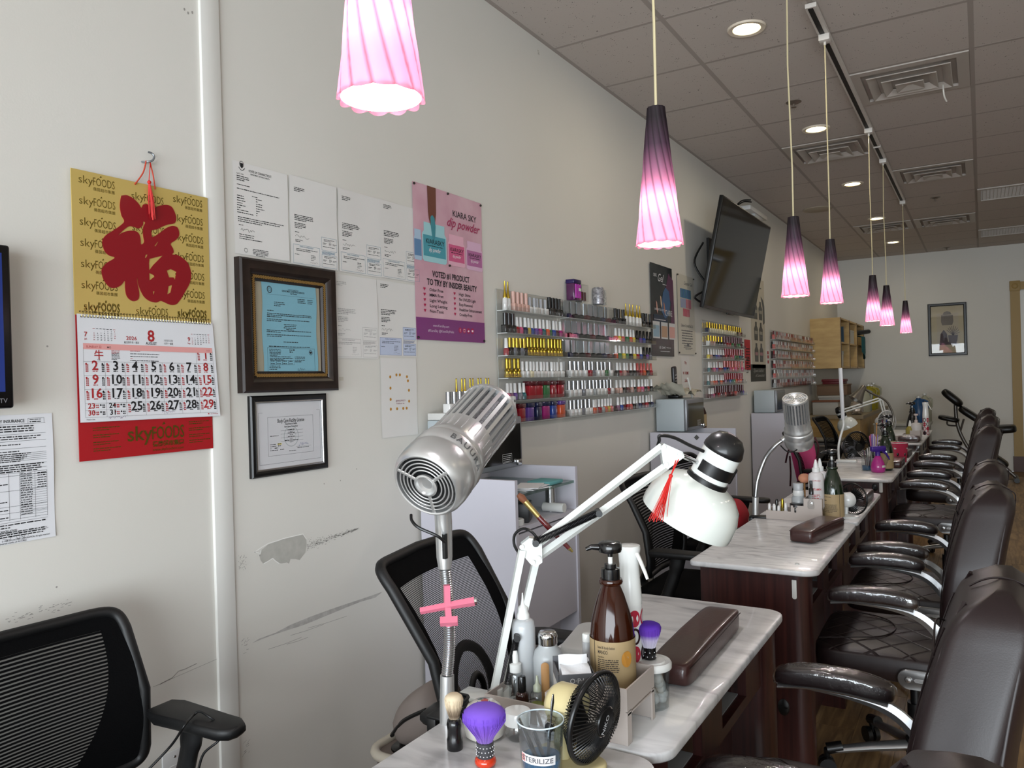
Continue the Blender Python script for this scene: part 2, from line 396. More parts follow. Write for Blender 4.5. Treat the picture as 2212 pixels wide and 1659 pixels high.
MB().box((.54, BACKY + .025, .9), (1.22, BACKY + .05, 2.31)).box((.54, BACKY + .025, .0), (1.22, BACKY + .05, .88)).build('door_panel', M('door_panel_tan', '#c9b68a', .5), d1, world=True, smooth=0)
# shop-front window behind the camera
w1 = struct(thing('window_1', None, None, (1.2, FRONTY, .3))); w1['label'] = 'wide shop-front window behind the camera'
for x in (-1.5, .3, 2.1, 3.86): MB().box((x, FRONTY - .1, .3), (x + .05, FRONTY - .04, 2.6)).build('mullion', M('alu_frame', '#60605e', .4, .6), w1, world=True, smooth=0)
MB().box((-1.5, FRONTY - .08, .3), (3.9, FRONTY - .074, 2.6)).build('window_glass', M('window_glass', '#ffffff', .02, clear=.92), w1, world=True, smooth=0)

# marks on the wall: where paint has peeled, chairs have rubbed and pins were pulled (all lie on the wall face)
def wpt(px, py): p = onx(px, py, WALLX); return (p.y, p.z)
ONWALL = lambda p: Vector((WALLX + p.z, p.x, p.y))
def crop(sx, sy, sc, pts): return [wpt(sx + a / sc, sy + b / sc) for a, b in pts]
peel = crop(500, 1120, 5.0275, [(305, 410), (320, 345), (400, 280), (500, 245), (540, 225), (640, 195), (770, 172), (812, 225), (815, 290), (800, 370), (740, 450), (690, 440), (640, 440), (625, 490), (600, 478), (540, 488), (490, 475), (445, 432), (400, 470), (345, 492), (315, 455)])
i_ = Ink(ONWALL, .0005); i_.poly(peel); i_.build('peeled_patch', M('bare_plaster', '#b4b2ab', .8, var=(40, .5, '#9d9b94')), wl, world=True, smooth=0)
i_ = Ink(ONWALL, .001)
edge = crop(500, 1120, 5.0275, [(250, 365), (330, 310), (400, 270), (500, 240), (560, 218), (700, 185), (775, 168), (812, 225)]); i_.line(edge, .003)
i_.line(crop(500, 1120, 5.0275, [(345, 492), (400, 462), (445, 432), (480, 465), (515, 488)]), .003); i_.line(crop(500, 1120, 5.0275, [(250, 365), (300, 375), (305, 405), (320, 345)]), .003)
i_.build('curled_paint_edge', M('paint_edge', '#e8e7e2', .5), wl, world=True, smooth=0)
rs = random.Random(3)
i_ = Ink(ONWALL, .0006)
for k in range(330):
    t = rs.random(); px = 815 + t * 560; py = 300 - t * 190 + rs.gauss(0, 26) * (1.15 - t); a = crop(500, 1120, 5.0275, [(px, py), (px + rs.uniform(4, 17), py - rs.uniform(1, 6))]); i_.line(a, rs.uniform(.0004, .0013))
for k in range(40):
    a = crop(500, 1120, 5.0275, [(rs.uniform(50, 135), rs.uniform(400, 560))] * 1); i_.rect(a[0][0], a[0][1], a[0][0] + .001, a[0][1] + rs.uniform(.001, .005), .0105)
i_.build('scuff_specks', M('scuff_dark', '#77746f', .8), wl, world=True, smooth=0)['kind'] = 'stuff'
i_ = Ink(ONWALL, .0004)
i_.poly(crop(500, 1120, 5.0275, [(220, 1355), (300, 1305), (480, 1240), (640, 1155), (860, 1065), (1080, 985), (1240, 930), (1440, 865), (1640, 795), (1560, 860), (1400, 905), (1250, 965), (1080, 1035), (900, 1110), (760, 1165), (600, 1215), (420, 1275)]))
i_.build('rub_mark', M('rub_grey', '#a7a4a0', .6, var=(60, .7, '#c2c0bb')), wl, world=True, smooth=0)
i_ = Ink(ONWALL, .0006)
for (a, b_) in (((830, 1290), (600, 1365)), ((1250, 1060), (830, 1190)), ((1000, 1150), (640, 1270)), ((760, 1290), (400, 1420))): i_.line(crop(500, 1120, 5.0275, [a, ((a[0] + b_[0]) / 2, (a[1] + b_[1]) / 2 + 6), b_]), .0012)
i_.line([wpt(*p) for p in ((345, 1478), (372, 1464), (385, 1450), (400, 1445), (425, 1433))], .0022); i_.line([wpt(*p) for p in ((330, 1484), (380, 1462), (495, 1412))], .001)
for k in range(50): p = wpt(rs.uniform(0, 150), 0); x = rs.uniform(0, 150); q = wpt(x, 1346 - x * .27 + rs.gauss(0, 5)); i_.rect(q[0], q[1], q[0] + rs.uniform(.002, .007), q[1] + .0012)
for (a, b_) in ((1190, 520), (122, 1268), (770, 1013), (735, 1038), (700, 1045), (102, 748), (1480, 608)): q = wpt(a, b_); i_.disc(q[0], q[1], .0022)
for (a, b_) in ((398, 20), (406, 28), (415, 27), (430, 35)): q = wpt(a, b_); i_.disc(q[0], q[1], .0025, .004)
i_.build('scratch_marks', M('scratch_grey', '#9a9792', .7), wl, world=True, smooth=0)['kind'] = 'stuff'
i_ = Ink(ONWALL, .0008)
q = wpt(1163, 112); i_.disc(q[0], q[1], .012, .016); i_.build('plaster_chip', M('chip_white', '#dedbd2', .8, var=(90, .9, '#8a857d')), wl, world=True, smooth=0)
q = wpt(736, 818); i_ = Ink(ONWALL, .0008); i_.rect(q[0] - .008, q[1] - .006, q[0] + .012, q[1] + .006); i_.build('tape_remnant', M('tape', '#c4c0b4', .4), wl, world=True, smooth=0)
# faint grime on the batten at chair height
i_ = Ink(ONWALL, .0098)
for (px, py) in ((527, 1395), (531, 1612)):
    q = wpt(px, py)
    for k in range(14): a = (q[0] - rs.uniform(-.004, .022), q[1] + rs.uniform(-.02, .02)); i_.line([a, (a[0] + rs.uniform(.002, .012), a[1] + rs.uniform(-.002, .006))], .0007)
i_.build('batten_grime', M('scuff_dark'), t1, world=True, smooth=0)['kind'] = 'stuff'

# ------------------------------------------------------------------ ceiling fittings
VW = M('vent_white', '#b5ada5', .45); VD = M('vent_dark', '#171513', .8)
def diffuser(i, y0, label):
    cx, cy = (GX[i] + GX[i + 1]) / 2, y0 + .306
    t = thing('ceiling_diffuser', label, 'air vent', (cx, cy, CEIL), group='square ceiling air diffusers')
    mb = MB()
    o, q = .293, .235
    for a, b_ in (((-o, -o), (o, -q)), ((-o, q), (o, o)), ((-o, -q), (-q, q)), ((q, -q), (o, q))): mb.box((a[0], a[1], -.006), (b_[0], b_[1], .01))
    mb.build('flange', VW, t, smooth=0)
    MB().box((-q - .01, -q - .01, .045), (q + .01, q + .01, .06)).build('throat', VD, t, smooth=0)
    for ro, ri, zl, zh in ((.205, .165, -.018, .006), (.135, .095, -.028, -.004), (.068, .012, -.036, -.020)):
        mb = MB(); vs = []
        for r, z in ((ro, zl), (ri, zh), (ri, zh + .003), (ro + .004, zl + .004)): vs += [(-r, -r, z), (r, -r, z), (r, r, z), (-r, r, z)]
        fs = [(4 * k + e, 4 * k + (e + 1) % 4, (4 * ((k + 1) % 4)) + (e + 1) % 4, (4 * ((k + 1) % 4)) + e) for k in range(4) for e in range(4)]
        if ri < .05: fs += [(4, 5, 6, 7)]
        mb.add(vs, fs); mb.build('louver_ring', VW, t, smooth=0)
    return t
v1 = diffuser(2, 4.709, 'large square ceiling diffuser nearest the camera, with a white strip hanging')
mb = MB(); mb.tube(bez([(.16, .13, -.02), (.162, .10, -.06), (.165, .12, -.09), (.175, .16, -.11)], 12), .004, 6, flat=.3); mb.build('loose_strip', M('strip_white', '#d8d4cc', .6), v1)
diffuser(1, 5.933, 'square ceiling diffuser left of the light track above the television')
diffuser(2, 7.157, 'second square ceiling diffuser right of the light track')
diffuser(1, 9.605, 'far square ceiling diffuser left of the light track end')
diffuser(2, 9.605, 'farthest square ceiling diffuser right of the light track')
for (i, y0), lb in zip(GRILLES, ('ceiling return grille at the right edge, the nearer one', 'ceiling return grille at the right edge, the farther one')):
    t = thing('return_grille', lb, 'air vent', (.298, y0 + .306, CEIL), group='slatted return grilles')
    mb = MB(); o, q = .298, .27
    for a, b_ in (((-o, -o), (o, -q)), ((-o, q), (o, o)), ((-o, -q), (-q, q)), ((q, -q), (o, q))): mb.box((a[0], a[1], -.01), (b_[0], b_[1], .01))
    mb.build('frame', VW, t, smooth=0); MB().box((-q, -q, .03), (q, q, .04)).build('backing', VD, t, smooth=0)
    sm = MB().box((-q, -.0035, -.002), (q, .0035, .006)).mesh('slat', VW, 0)
    for k in range(13): put('slat', sm, t, loc=(0, -q + .0415 * (k + .5), 0))
    sm2 = MB().box((-.002, -q, -.001), (.002, q, .005)).mesh('crossbar', VW, 0)
    for k in range(18): put('crossbar', sm2, t, loc=(-q + .03 * (k + .5), 0, 0))
# recessed downlights; the right-hand row is added out of view, lamps without fittings
RING = M('downlight_ring', '#d9cdbb', .4); LENS = M('downlight_lens', '#fff2c8', .5, emit=('#ffe9b0', 9))
for k, (x, y) in enumerate(((-.925, 3.80), (-.925, 5.62), (-.935, 7.44), (-.935, 9.27), (-.935, 11.10), (2.45, 1.97), (2.45, 3.80), (2.45, 5.62), (2.45, 7.44), (2.45, 9.27))):
    if k < 5:
        t = thing('recessed_downlight', ('recessed ceiling downlight nearest the camera', 'second recessed downlight, left of a hanging cord', 'third recessed downlight along the ceiling', 'fourth recessed downlight, above a far diffuser', 'farthest recessed downlight near the back wall')[k], 'ceiling light', (x, y, CEIL), group='round recessed downlights')
        MB().lathe([(.062, .004), (.065, -.006), (.085, -.008), (.09, -.002), (.09, .002)], 28).build('trim_ring', RING, t)
        MB().lathe([(0, -.003), (.062, -.003), (.062, .003), (0, .003)], 28).build('lens', LENS, t)
    l = bpy.data.lights.new('downlight', 'AREA'); l.shape = 'DISK'; l.size = .11; l.energy = 4.2; l.color = (1, .88, .68); l.spread = math.radians(175)
    o = bpy.data.objects.new('downlight', l); COL.objects.link(o); o.location = (x, y, CEIL - .012)
SPR = M('sprinkler_metal', '#8c8277', .35, .7)
for (x, y), lb in zip(((-.945, 4.99), (-.345, 8.54), (-.37, 12.1)), ('ceiling sprinkler head behind a near pendant cord', 'ceiling sprinkler head between the diffuser rows', 'ceiling sprinkler head close to the back wall')):
    t = thing('sprinkler_head', lb, 'sprinkler', (x, y, CEIL), group='ceiling sprinkler heads')
    MB().lathe([(.0, -.012), (.02, -.012), (.032, -.003), (.045, -.002), (.045, .002)], 20).build('escutcheon', SPR, t)
    MB().cyl((0, 0, -.03), (0, 0, -.008), .006, n=8).lathe([(0, -.035), (.016, -.033), (.016, -.031), (0, -.03)], 12).build('deflector', SPR, t)
t = thing('ceiling_cover_plate', 'flat round blank cover plate on the ceiling tiles', 'cover plate', (-1.38, 8.36, CEIL))
MB().lathe([(0, -.008), (.13, -.008), (.14, -.004), (.14, .002)], 32).build('disc', M('plate_beige', '#a89d8c', .6), t)
# ------------------------------------------------------------------ light track and pendants
TRK = M('track_white', '#cfc9c2', .35); SLOT = M('track_slot', '#1c1a19', .6)
tr = thing('light_track', 'white ceiling light track with dark slot carrying the pendants', 'light track', (-.618, 4, CEIL))
for y0, y1 in ((.35, 3.60), (3.70, 6.23), (6.27, 8.52)):
    r_ = MB().box((-.642, y0, CEIL - .024), (-.594, y1, CEIL - .004)).build('rail', TRK, tr, world=True, smooth=0)
    MB().box((-.632, y0 + .01, CEIL - .0255), (-.610, y1 - .01, CEIL - .023)).build('slot', SLOT, r_, world=True, smooth=0)
m, nt, b, L = nodes_of('pendant_glass')
tc = nt.nodes.new('ShaderNodeTexCoord'); sp = nt.nodes.new('ShaderNodeSeparateXYZ'); L.new(tc.outputs['Object'], sp.inputs[0])
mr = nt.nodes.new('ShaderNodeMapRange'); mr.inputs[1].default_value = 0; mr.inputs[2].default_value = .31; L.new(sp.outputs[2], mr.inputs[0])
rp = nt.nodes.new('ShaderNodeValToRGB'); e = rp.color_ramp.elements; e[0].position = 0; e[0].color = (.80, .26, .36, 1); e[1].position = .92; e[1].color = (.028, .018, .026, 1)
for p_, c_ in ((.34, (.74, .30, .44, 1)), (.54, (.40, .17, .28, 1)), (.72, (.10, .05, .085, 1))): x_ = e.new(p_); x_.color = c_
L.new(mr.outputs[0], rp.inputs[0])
# the glass is thicker and deeper coloured along the spiral grooves
at = nt.nodes.new('ShaderNodeMath'); at.operation = 'ARCTAN2'; L.new(sp.outputs[1], at.inputs[0]); L.new(sp.outputs[0], at.inputs[1])
tw = nt.nodes.new('ShaderNodeMath'); tw.operation = 'MULTIPLY_ADD'; tw.inputs[1].default_value = 1.5 / .31; L.new(sp.outputs[2], tw.inputs[0]); L.new(at.outputs[0], tw.inputs[2])
hf = nt.nodes.new('ShaderNodeMath'); hf.operation = 'MULTIPLY'; hf.inputs[1].default_value = 6.0; L.new(tw.outputs[0], hf.inputs[0])
sn = nt.nodes.new('ShaderNodeMath'); sn.operation = 'SINE'; L.new(hf.outputs[0], sn.inputs[0]); ab = nt.nodes.new('ShaderNodeMath'); ab.operation = 'ABSOLUTE'; L.new(sn.outputs[0], ab.inputs[0])
gr = nt.nodes.new('ShaderNodeMapRange'); gr.inputs[1].default_value = 0; gr.inputs[2].default_value = .55; gr.inputs[3].default_value = .38; gr.inputs[4].default_value = 1; L.new(ab.outputs[0], gr.inputs[0])
gm = nt.nodes.new('ShaderNodeVectorMath'); gm.operation = 'SCALE'; L.new(rp.outputs[0], gm.inputs[0]); L.new(gr.outputs[0], gm.inputs[3])
df = nt.nodes.new('ShaderNodeBsdfDiffuse'); tl = nt.nodes.new('ShaderNodeBsdfTranslucent'); mx = nt.nodes.new('ShaderNodeMixShader'); mx.inputs[0].default_value = .5
gl = nt.nodes.new('ShaderNodeBsdfGlossy'); gl.inputs[1].default_value = .35; mx2 = nt.nodes.new('ShaderNodeMixShader'); mx2.inputs[0].default_value = .04
L.new(gm.outputs[0], df.inputs[0]); L.new(gm.outputs[0], tl.inputs[0]); L.new(df.outputs[0], mx.inputs[1]); L.new(tl.outputs[0], mx.inputs[2]); L.new(mx.outputs[0], mx2.inputs[1]); L.new(gl.outputs[0], mx2.inputs[2])
L.new(mx2.outputs[0], nt.nodes['Material Output'].inputs[0]); nt.nodes.remove(b)
PG = m
CORD = M('pendant_cord', '#c9bd97', .4, trans=.0, coat=.3); BULB = M('bulb_glow', '#ffffff', .5, emit=('#fff6ff', 9)); SOCK = M('socket_white', '#d0cbc4', .4)
def shade_mesh():
    mb = MB(); n = 72; rows = 26; H = .31; ribs = 12
    def fn(u, v):
        z = H * v; r0 = .0535 - (.0535 - .0205) * (v ** .92); a = 2 * PI * u; ph = ribs * (a + v * 1.5)
        fl_ = abs(math.sin(ph / 2)); r = r0 * (1 - .075 * (1 - fl_) * (1 - .35 * v))
        zz = z + (.0035 * (1 - fl_) if v == 0 else 0)
        return Vector((r * math.cos(a), r * math.sin(a), zz))
    mb.grid(fn, n, rows, closed_u=True)
    b = len(mb.v); mb.v.append(Vector((0, 0, H))); w_ = n
    for i in range(n): mb.f.append((rows * w_ + i, rows * w_ + (i + 1) % n, b)); mb.m.append(0)
    return mb.mesh('shade', PG, 75)
SHADE = shade_mesh()
DIFF = MB().lathe([(0, .016), (.030, .014), (.044, .008), (.0485, .004)], 36).mesh('diffuser', M('diffuser_glow', '#ffffff', .5, emit=('#fbf6ff', 5)), 60)
bulb = MB().ball((0, 0, 0), .016, 12, 8).mesh('bulb', BULB, 60)
PEND = [(.735, 1.714, 'big pink ribbed pendant shade at the top edge above the licence papers'), (1.685, 1.668, 'purple-to-pink ribbed pendant right of the first poster'), (3.18, 1.672, 'ribbed pendant hanging just right of the tilted television'),
        (4.045, 1.708, 'ribbed pendant hanging right beside the one by the television'), (5.76, 1.712, 'left of the two overlapping ribbed pendants farther back'), (6.645, 1.725, 'right of the two overlapping ribbed pendants farther back'), (8.38, 1.738, 'smallest ribbed pendant, farthest along the track')]
for k, (y, z, lb) in enumerate(PEND):
    t = thing('pendant_light', lb, 'pendant lamp', (-.615, y, z), group='ribbed glass pendants on the track')
    put('shade', SHADE, t, rot=(0, 0, k * .7))
    put('bulb', bulb, t, loc=(0, 0, .11)); put('diffuser', DIFF, t, rot=(0, 0, k * .7))
    MB().tube([(0, 0, .312), (.001, 0, .5), (-.003 * (k % 3), 0, .9), (0, 0, CEIL - z - .05)], .0032, 6).build('cord', CORD, t)
    MB().rbox((-.025, -.03, CEIL - z - .055), (.025, .03, CEIL - z - .024), .004, 2).cyl((0, 0, CEIL - z - .07), (0, 0, CEIL - z - .054), .006, n=8).build('track_adapter', SOCK, t)
    MB().cyl((0, 0, .125), (0, 0, .2), .011, n=10).build('lamp_holder', SOCK, t)
    l = bpy.data.lights.new('pendant_bulb', 'POINT'); l.energy = .40; l.shadow_soft_size = .017; l.color = (1, .93, .97)
    o = bpy.data.objects.new('pendant_bulb', l); COL.objects.link(o); o.location = (-.615, y, z + .085)
    l = bpy.data.lights.new('pendant_downlight', 'AREA'); l.shape = 'DISK'; l.size = .085; l.energy = 1.6; l.color = (1, .95, .98)
    o = bpy.data.objects.new('pendant_downlight', l); COL.objects.link(o); o.location = (-.615, y, z - .001)
# ------------------------------------------------------------------ manicure tables
def marble(name, scale):
    m, nt, b, L = nodes_of(name)
    tc = nt.nodes.new('ShaderNodeTexCoord'); mp = nt.nodes.new('ShaderNodeMapping'); mp.inputs['Rotation'].default_value = (0, 0, .9); mp.inputs['Scale'].default_value = (1, 3.2, 1)
    L.new(tc.outputs['Object'], mp.inputs[0])
    n = nt.nodes.new('ShaderNodeTexNoise'); n.inputs['Scale'].default_value = scale; n.inputs['Detail'].default_value = 7; n.inputs['Distortion'].default_value = 1.6; L.new(mp.outputs[0], n.inputs['Vector'])
    rp = nt.nodes.new('ShaderNodeValToRGB'); e = rp.color_ramp.elements; e[0].position = .26; e[0].color = (*lin('#9b9b9d'), 1); e[1].position = .60; e[1].color = (*lin('#dcdcdc'), 1)
    x = e.new(.42); x.color = (*lin('#c9c9ca'), 1); L.new(n.outputs[0], rp.inputs[0]); L.new(rp.outputs[0], b.inputs['Base Color'])
    b.inputs['Roughness'].default_value = .3; b.inputs['Coat Weight'].default_value = .08; return m
MARB = marble('marble', 4.5); MARB2 = marble('marble_streaked', 7)
def woodmat(name, c1, c2, rough, sc=(2, 2, 30)):
    m, nt, b, L = nodes_of(name)
    tc = nt.nodes.new('ShaderNodeTexCoord'); mp = nt.nodes.new('ShaderNodeMapping'); mp.inputs['Scale'].default_value = sc
    n = nt.nodes.new('ShaderNodeTexNoise'); n.inputs['Scale'].default_value = 1.5; n.inputs['Detail'].default_value = 5
    L.new(tc.outputs['Object'], mp.inputs[0]); L.new(mp.outputs[0], n.inputs['Vector'])
    rp = nt.nodes.new('ShaderNodeValToRGB'); rp.color_ramp.elements[0].position = .35; rp.color_ramp.elements[1].position = .68
    rp.color_ramp.elements[0].color = (*lin(c1), 1); rp.color_ramp.elements[1].color = (*lin(c2), 1); L.new(n.outputs[0], rp.inputs[0]); L.new(rp.outputs[0], b.inputs['Base Color'])
    b.inputs['Roughness'].default_value = rough; return m
MAHO = woodmat('mahogany', '#2a1211', '#401f1b', .32, (60, 60, 2)); BIRCH = woodmat('birch', '#b08f55', '#c4a468', .45, (3, 3, 12))
TOP = .76; TX0, TX1 = -.852, -.448
def table(y0, y1, label, mar, rside=True):
    t = thing('manicure_table', label, 'table', ((TX0 + TX1) / 2, (y0 + y1) / 2, 0), group='marble-topped manicure tables')
    ym = (y0 + y1) / 2
    for k, (a, b_) in enumerate(((y0, ym - .003), (ym + .003, y1))):
        MB().slab(round_rect(TX0, a, TX1, b_, [.05, .018, .018, .05], 8), TOP - .018, TOP, .004).build('marble_top', mar, t, world=True, smooth=50)
    for k, y in enumerate((y0 + .028, y1 - .06)):
        pl = [(TX0 + .03, y), (TX1 - .075, y)] + [(TX1 - .075 + .045 * math.sin(math.radians(a)), y + .045 - .045 * math.cos(math.radians(a))) for a in range(15, 91, 15)] + [(TX1 - .03, y + .06), (TX0 + .03, y + .06)]
        MB().prism(pl, 0, TOP - .018).build('end_panel', MAHO, t, world=True, smooth=30)
    MB().box((-.60, ym - .02, 0), (TX1 - .06, ym + .02, TOP - .018)).build('middle_panel', MAHO, t, world=True, smooth=0)
    MB().box((-.60, y0 + .088, .05), (-.58, y1 - .06, TOP - .018)).build('back_panel', MAHO, t, world=True, smooth=0)
    # apron on the customer side with two open slots in each half
    xa, xb = TX1 - .075, TX1 - .055
    for a, b_ in ((y0 + .088, ym - .02), (ym + .02, y1 - .06)):
        ys = [a, a + .14, a + .34, b_ - .34, b_ - .14, b_]
        mb = MB().box((xa, a, .69), (xb, b_, TOP - .018)).box((xa, a, .575), (xb, b_, .60))
        for i in (0, 2, 4): mb.box((xa, ys[i], .60), (xb, ys[i + 1], .69))
        ap = mb.build('apron', MAHO, t, world=True, smooth=0)
        for i in (1, 3): MB().box((xa - .12, ys[i], .598), (xa, ys[i + 1], .603)).box((xa - .12, ys[i], .60), (xa - .115, ys[i + 1], .69)).build('slot_tray', M('slot_grey', '#8d9092', .4), ap, world=True, smooth=0)
    return t
tb1 = table(.285, 2.09, 'nearest marble-topped manicure table crowded with tools and lotion', MARB)
tb2 = table(2.53, 4.335, 'second marble manicure table with bare streaked top and leather rest', MARB2)
tb3 = table(4.88, 6.70, 'third marble manicure table holding the pink cup', MARB)
tb4 = table(7.42, 9.15, 'farthest marble manicure table with white and red spray bottle', MARB)
# white plastic sticker strips and black grommets on the ends of the tables
for par, (a, b_), y, sc in ((tb2, (1716, 1272), 2.558, 1), (tb3, (1903, 1052), 4.908, 1)):
    c = ony(a, b_, y); r = .007 if par is tb2 else .009
    MB().slab(round_rect(-r, -.032, r, .028, [.001, .001, .006, .006], 4), 0, .003, .0008, X=Matrix.Translation((c.x, y, c.z)) @ Matrix.Rotation(PI / 2, 4, 'X')).build('sticker_strip', M('strip_plastic', '#c9c9c6', .4), par, world=True)
for par, (a, b_), y, r in ((tb2, (1693, 1527), 2.558, .026), (tb3, (1890, 1053), 4.908, .022)):
    c = ony(a, b_, y); MB().lathe([(0, .006), (r * .7, .007), (r, .003), (r, 0)], 20, X=Matrix.Translation((c.x, y, c.z)) @ Matrix.Rotation(PI / 2, 4, 'X') @ Matrix.Diagonal((.7, 1, 1, 1))).build('cable_grommet', M('black_plastic', '#101011', .35), par, world=True)
BLK = M('black_plastic'); CHROME = M('chrome', '#d5d5d5', .12, 1); SILV = M('silver_paint', '#a9aaab', .3, .85); STEEL = M('steel', '#b8b8b8', .25, 1)

# ------------------------------------------------------------------ customer chairs in brown leather
def sbox(mb, c, a, e=.35, n=28, m=16, X=None, f=None):
    """superellipsoid cushion"""
    def sg(v, p): return math.copysign(abs(v) ** p, v)
    def fn(u, v):
        th, ph = 2 * PI * u, PI * (v - .5)
        p = Vector((a[0] * sg(math.cos(ph), e) * sg(math.cos(th), e), a[1] * sg(math.cos(ph), e) * sg(math.sin(th), e), a[2] * sg(math.sin(ph), e)))
        if f: p = f(p)
        return p + Vector(c)
    return mb.grid(fn, n, m, X, closed_u=True)
def leather(name, col, quilt):
    m, nt, b, L = nodes_of(name)
    tc = nt.nodes.new('ShaderNodeTexCoord'); n = nt.nodes.new('ShaderNodeTexNoise'); n.inputs['Scale'].default_value = 420; L.new(tc.outputs['Object'], n.inputs['Vector'])
    bp = nt.nodes.new('ShaderNodeBump'); bp.inputs['Strength'].default_value = .12; bp.inputs['Distance'].default_value = .001; L.new(n.outputs[0], bp.inputs['Height'])
    if quilt:
        sp = nt.nodes.new('ShaderNodeSeparateXYZ'); L.new(tc.outputs['Object'], sp.inputs[0]); outs = []
        for sgn in (1, -1):
            a = nt.nodes.new('ShaderNodeMath'); a.operation = 'MULTIPLY_ADD'; a.inputs[1].default_value = sgn * 1.0; L.new(sp.outputs[quilt[0]], a.inputs[0]); L.new(sp.outputs[quilt[1]], a.inputs[2])
            pp = nt.nodes.new('ShaderNodeMath'); pp.operation = 'PINGPONG'; pp.inputs[1].default_value = .055; L.new(a.outputs[0], pp.inputs[0])
            mr = nt.nodes.new('ShaderNodeMapRange'); mr.inputs[2].default_value = .008; L.new(pp.outputs[0], mr.inputs[0]); outs.append(mr)
        mn = nt.nodes.new('ShaderNodeMath'); mn.operation = 'MINIMUM'; L.new(outs[0].outputs[0], mn.inputs[0]); L.new(outs[1].outputs[0], mn.inputs[1])
        b2 = nt.nodes.new('ShaderNodeBump'); b2.inputs['Strength'].default_value = .7; b2.inputs['Distance'].default_value = .004; L.new(mn.outputs[0], b2.inputs['Height']); L.new(bp.outputs[0], b2.inputs['Normal']); L.new(b2.outputs[0], b.inputs['Normal'])
    else: L.new(bp.outputs[0], b.inputs['Normal'])
    b.inputs['Base Color'].default_value = (*lin(col), 1); b.inputs['Roughness'].default_value = .42; return m
LEA = leather('brown_leather', '#1f1415', None); LEQ = leather('quilted_leather', '#1f1415', (0, 1)); LEB = leather('quilted_back', '#1f1415', (1, 2)); SEAM = M('leather_seam', '#1b1010', .5)
WRAP = M('plastic_wrap', '#ffffff', .07, clear=.95, bump=(60, 1.0), gloss=.09)
def back_section(t):
    """half width, half thickness, centre x, z along the backrest height"""
    z = .40 + .60 * t
    w_ = .205 + .035 * math.sin(PI * min(1, t * 1.1)) - .040 * max(0, t - .60) / .40
    d = .050 + .018 * math.sin(PI * t ** .7) + .006 * t - .012 * max(0, t - .88) / .12
    x = -.155 - .080 * t + .03 * math.sin(PI * t)
    return w_, d, x, z
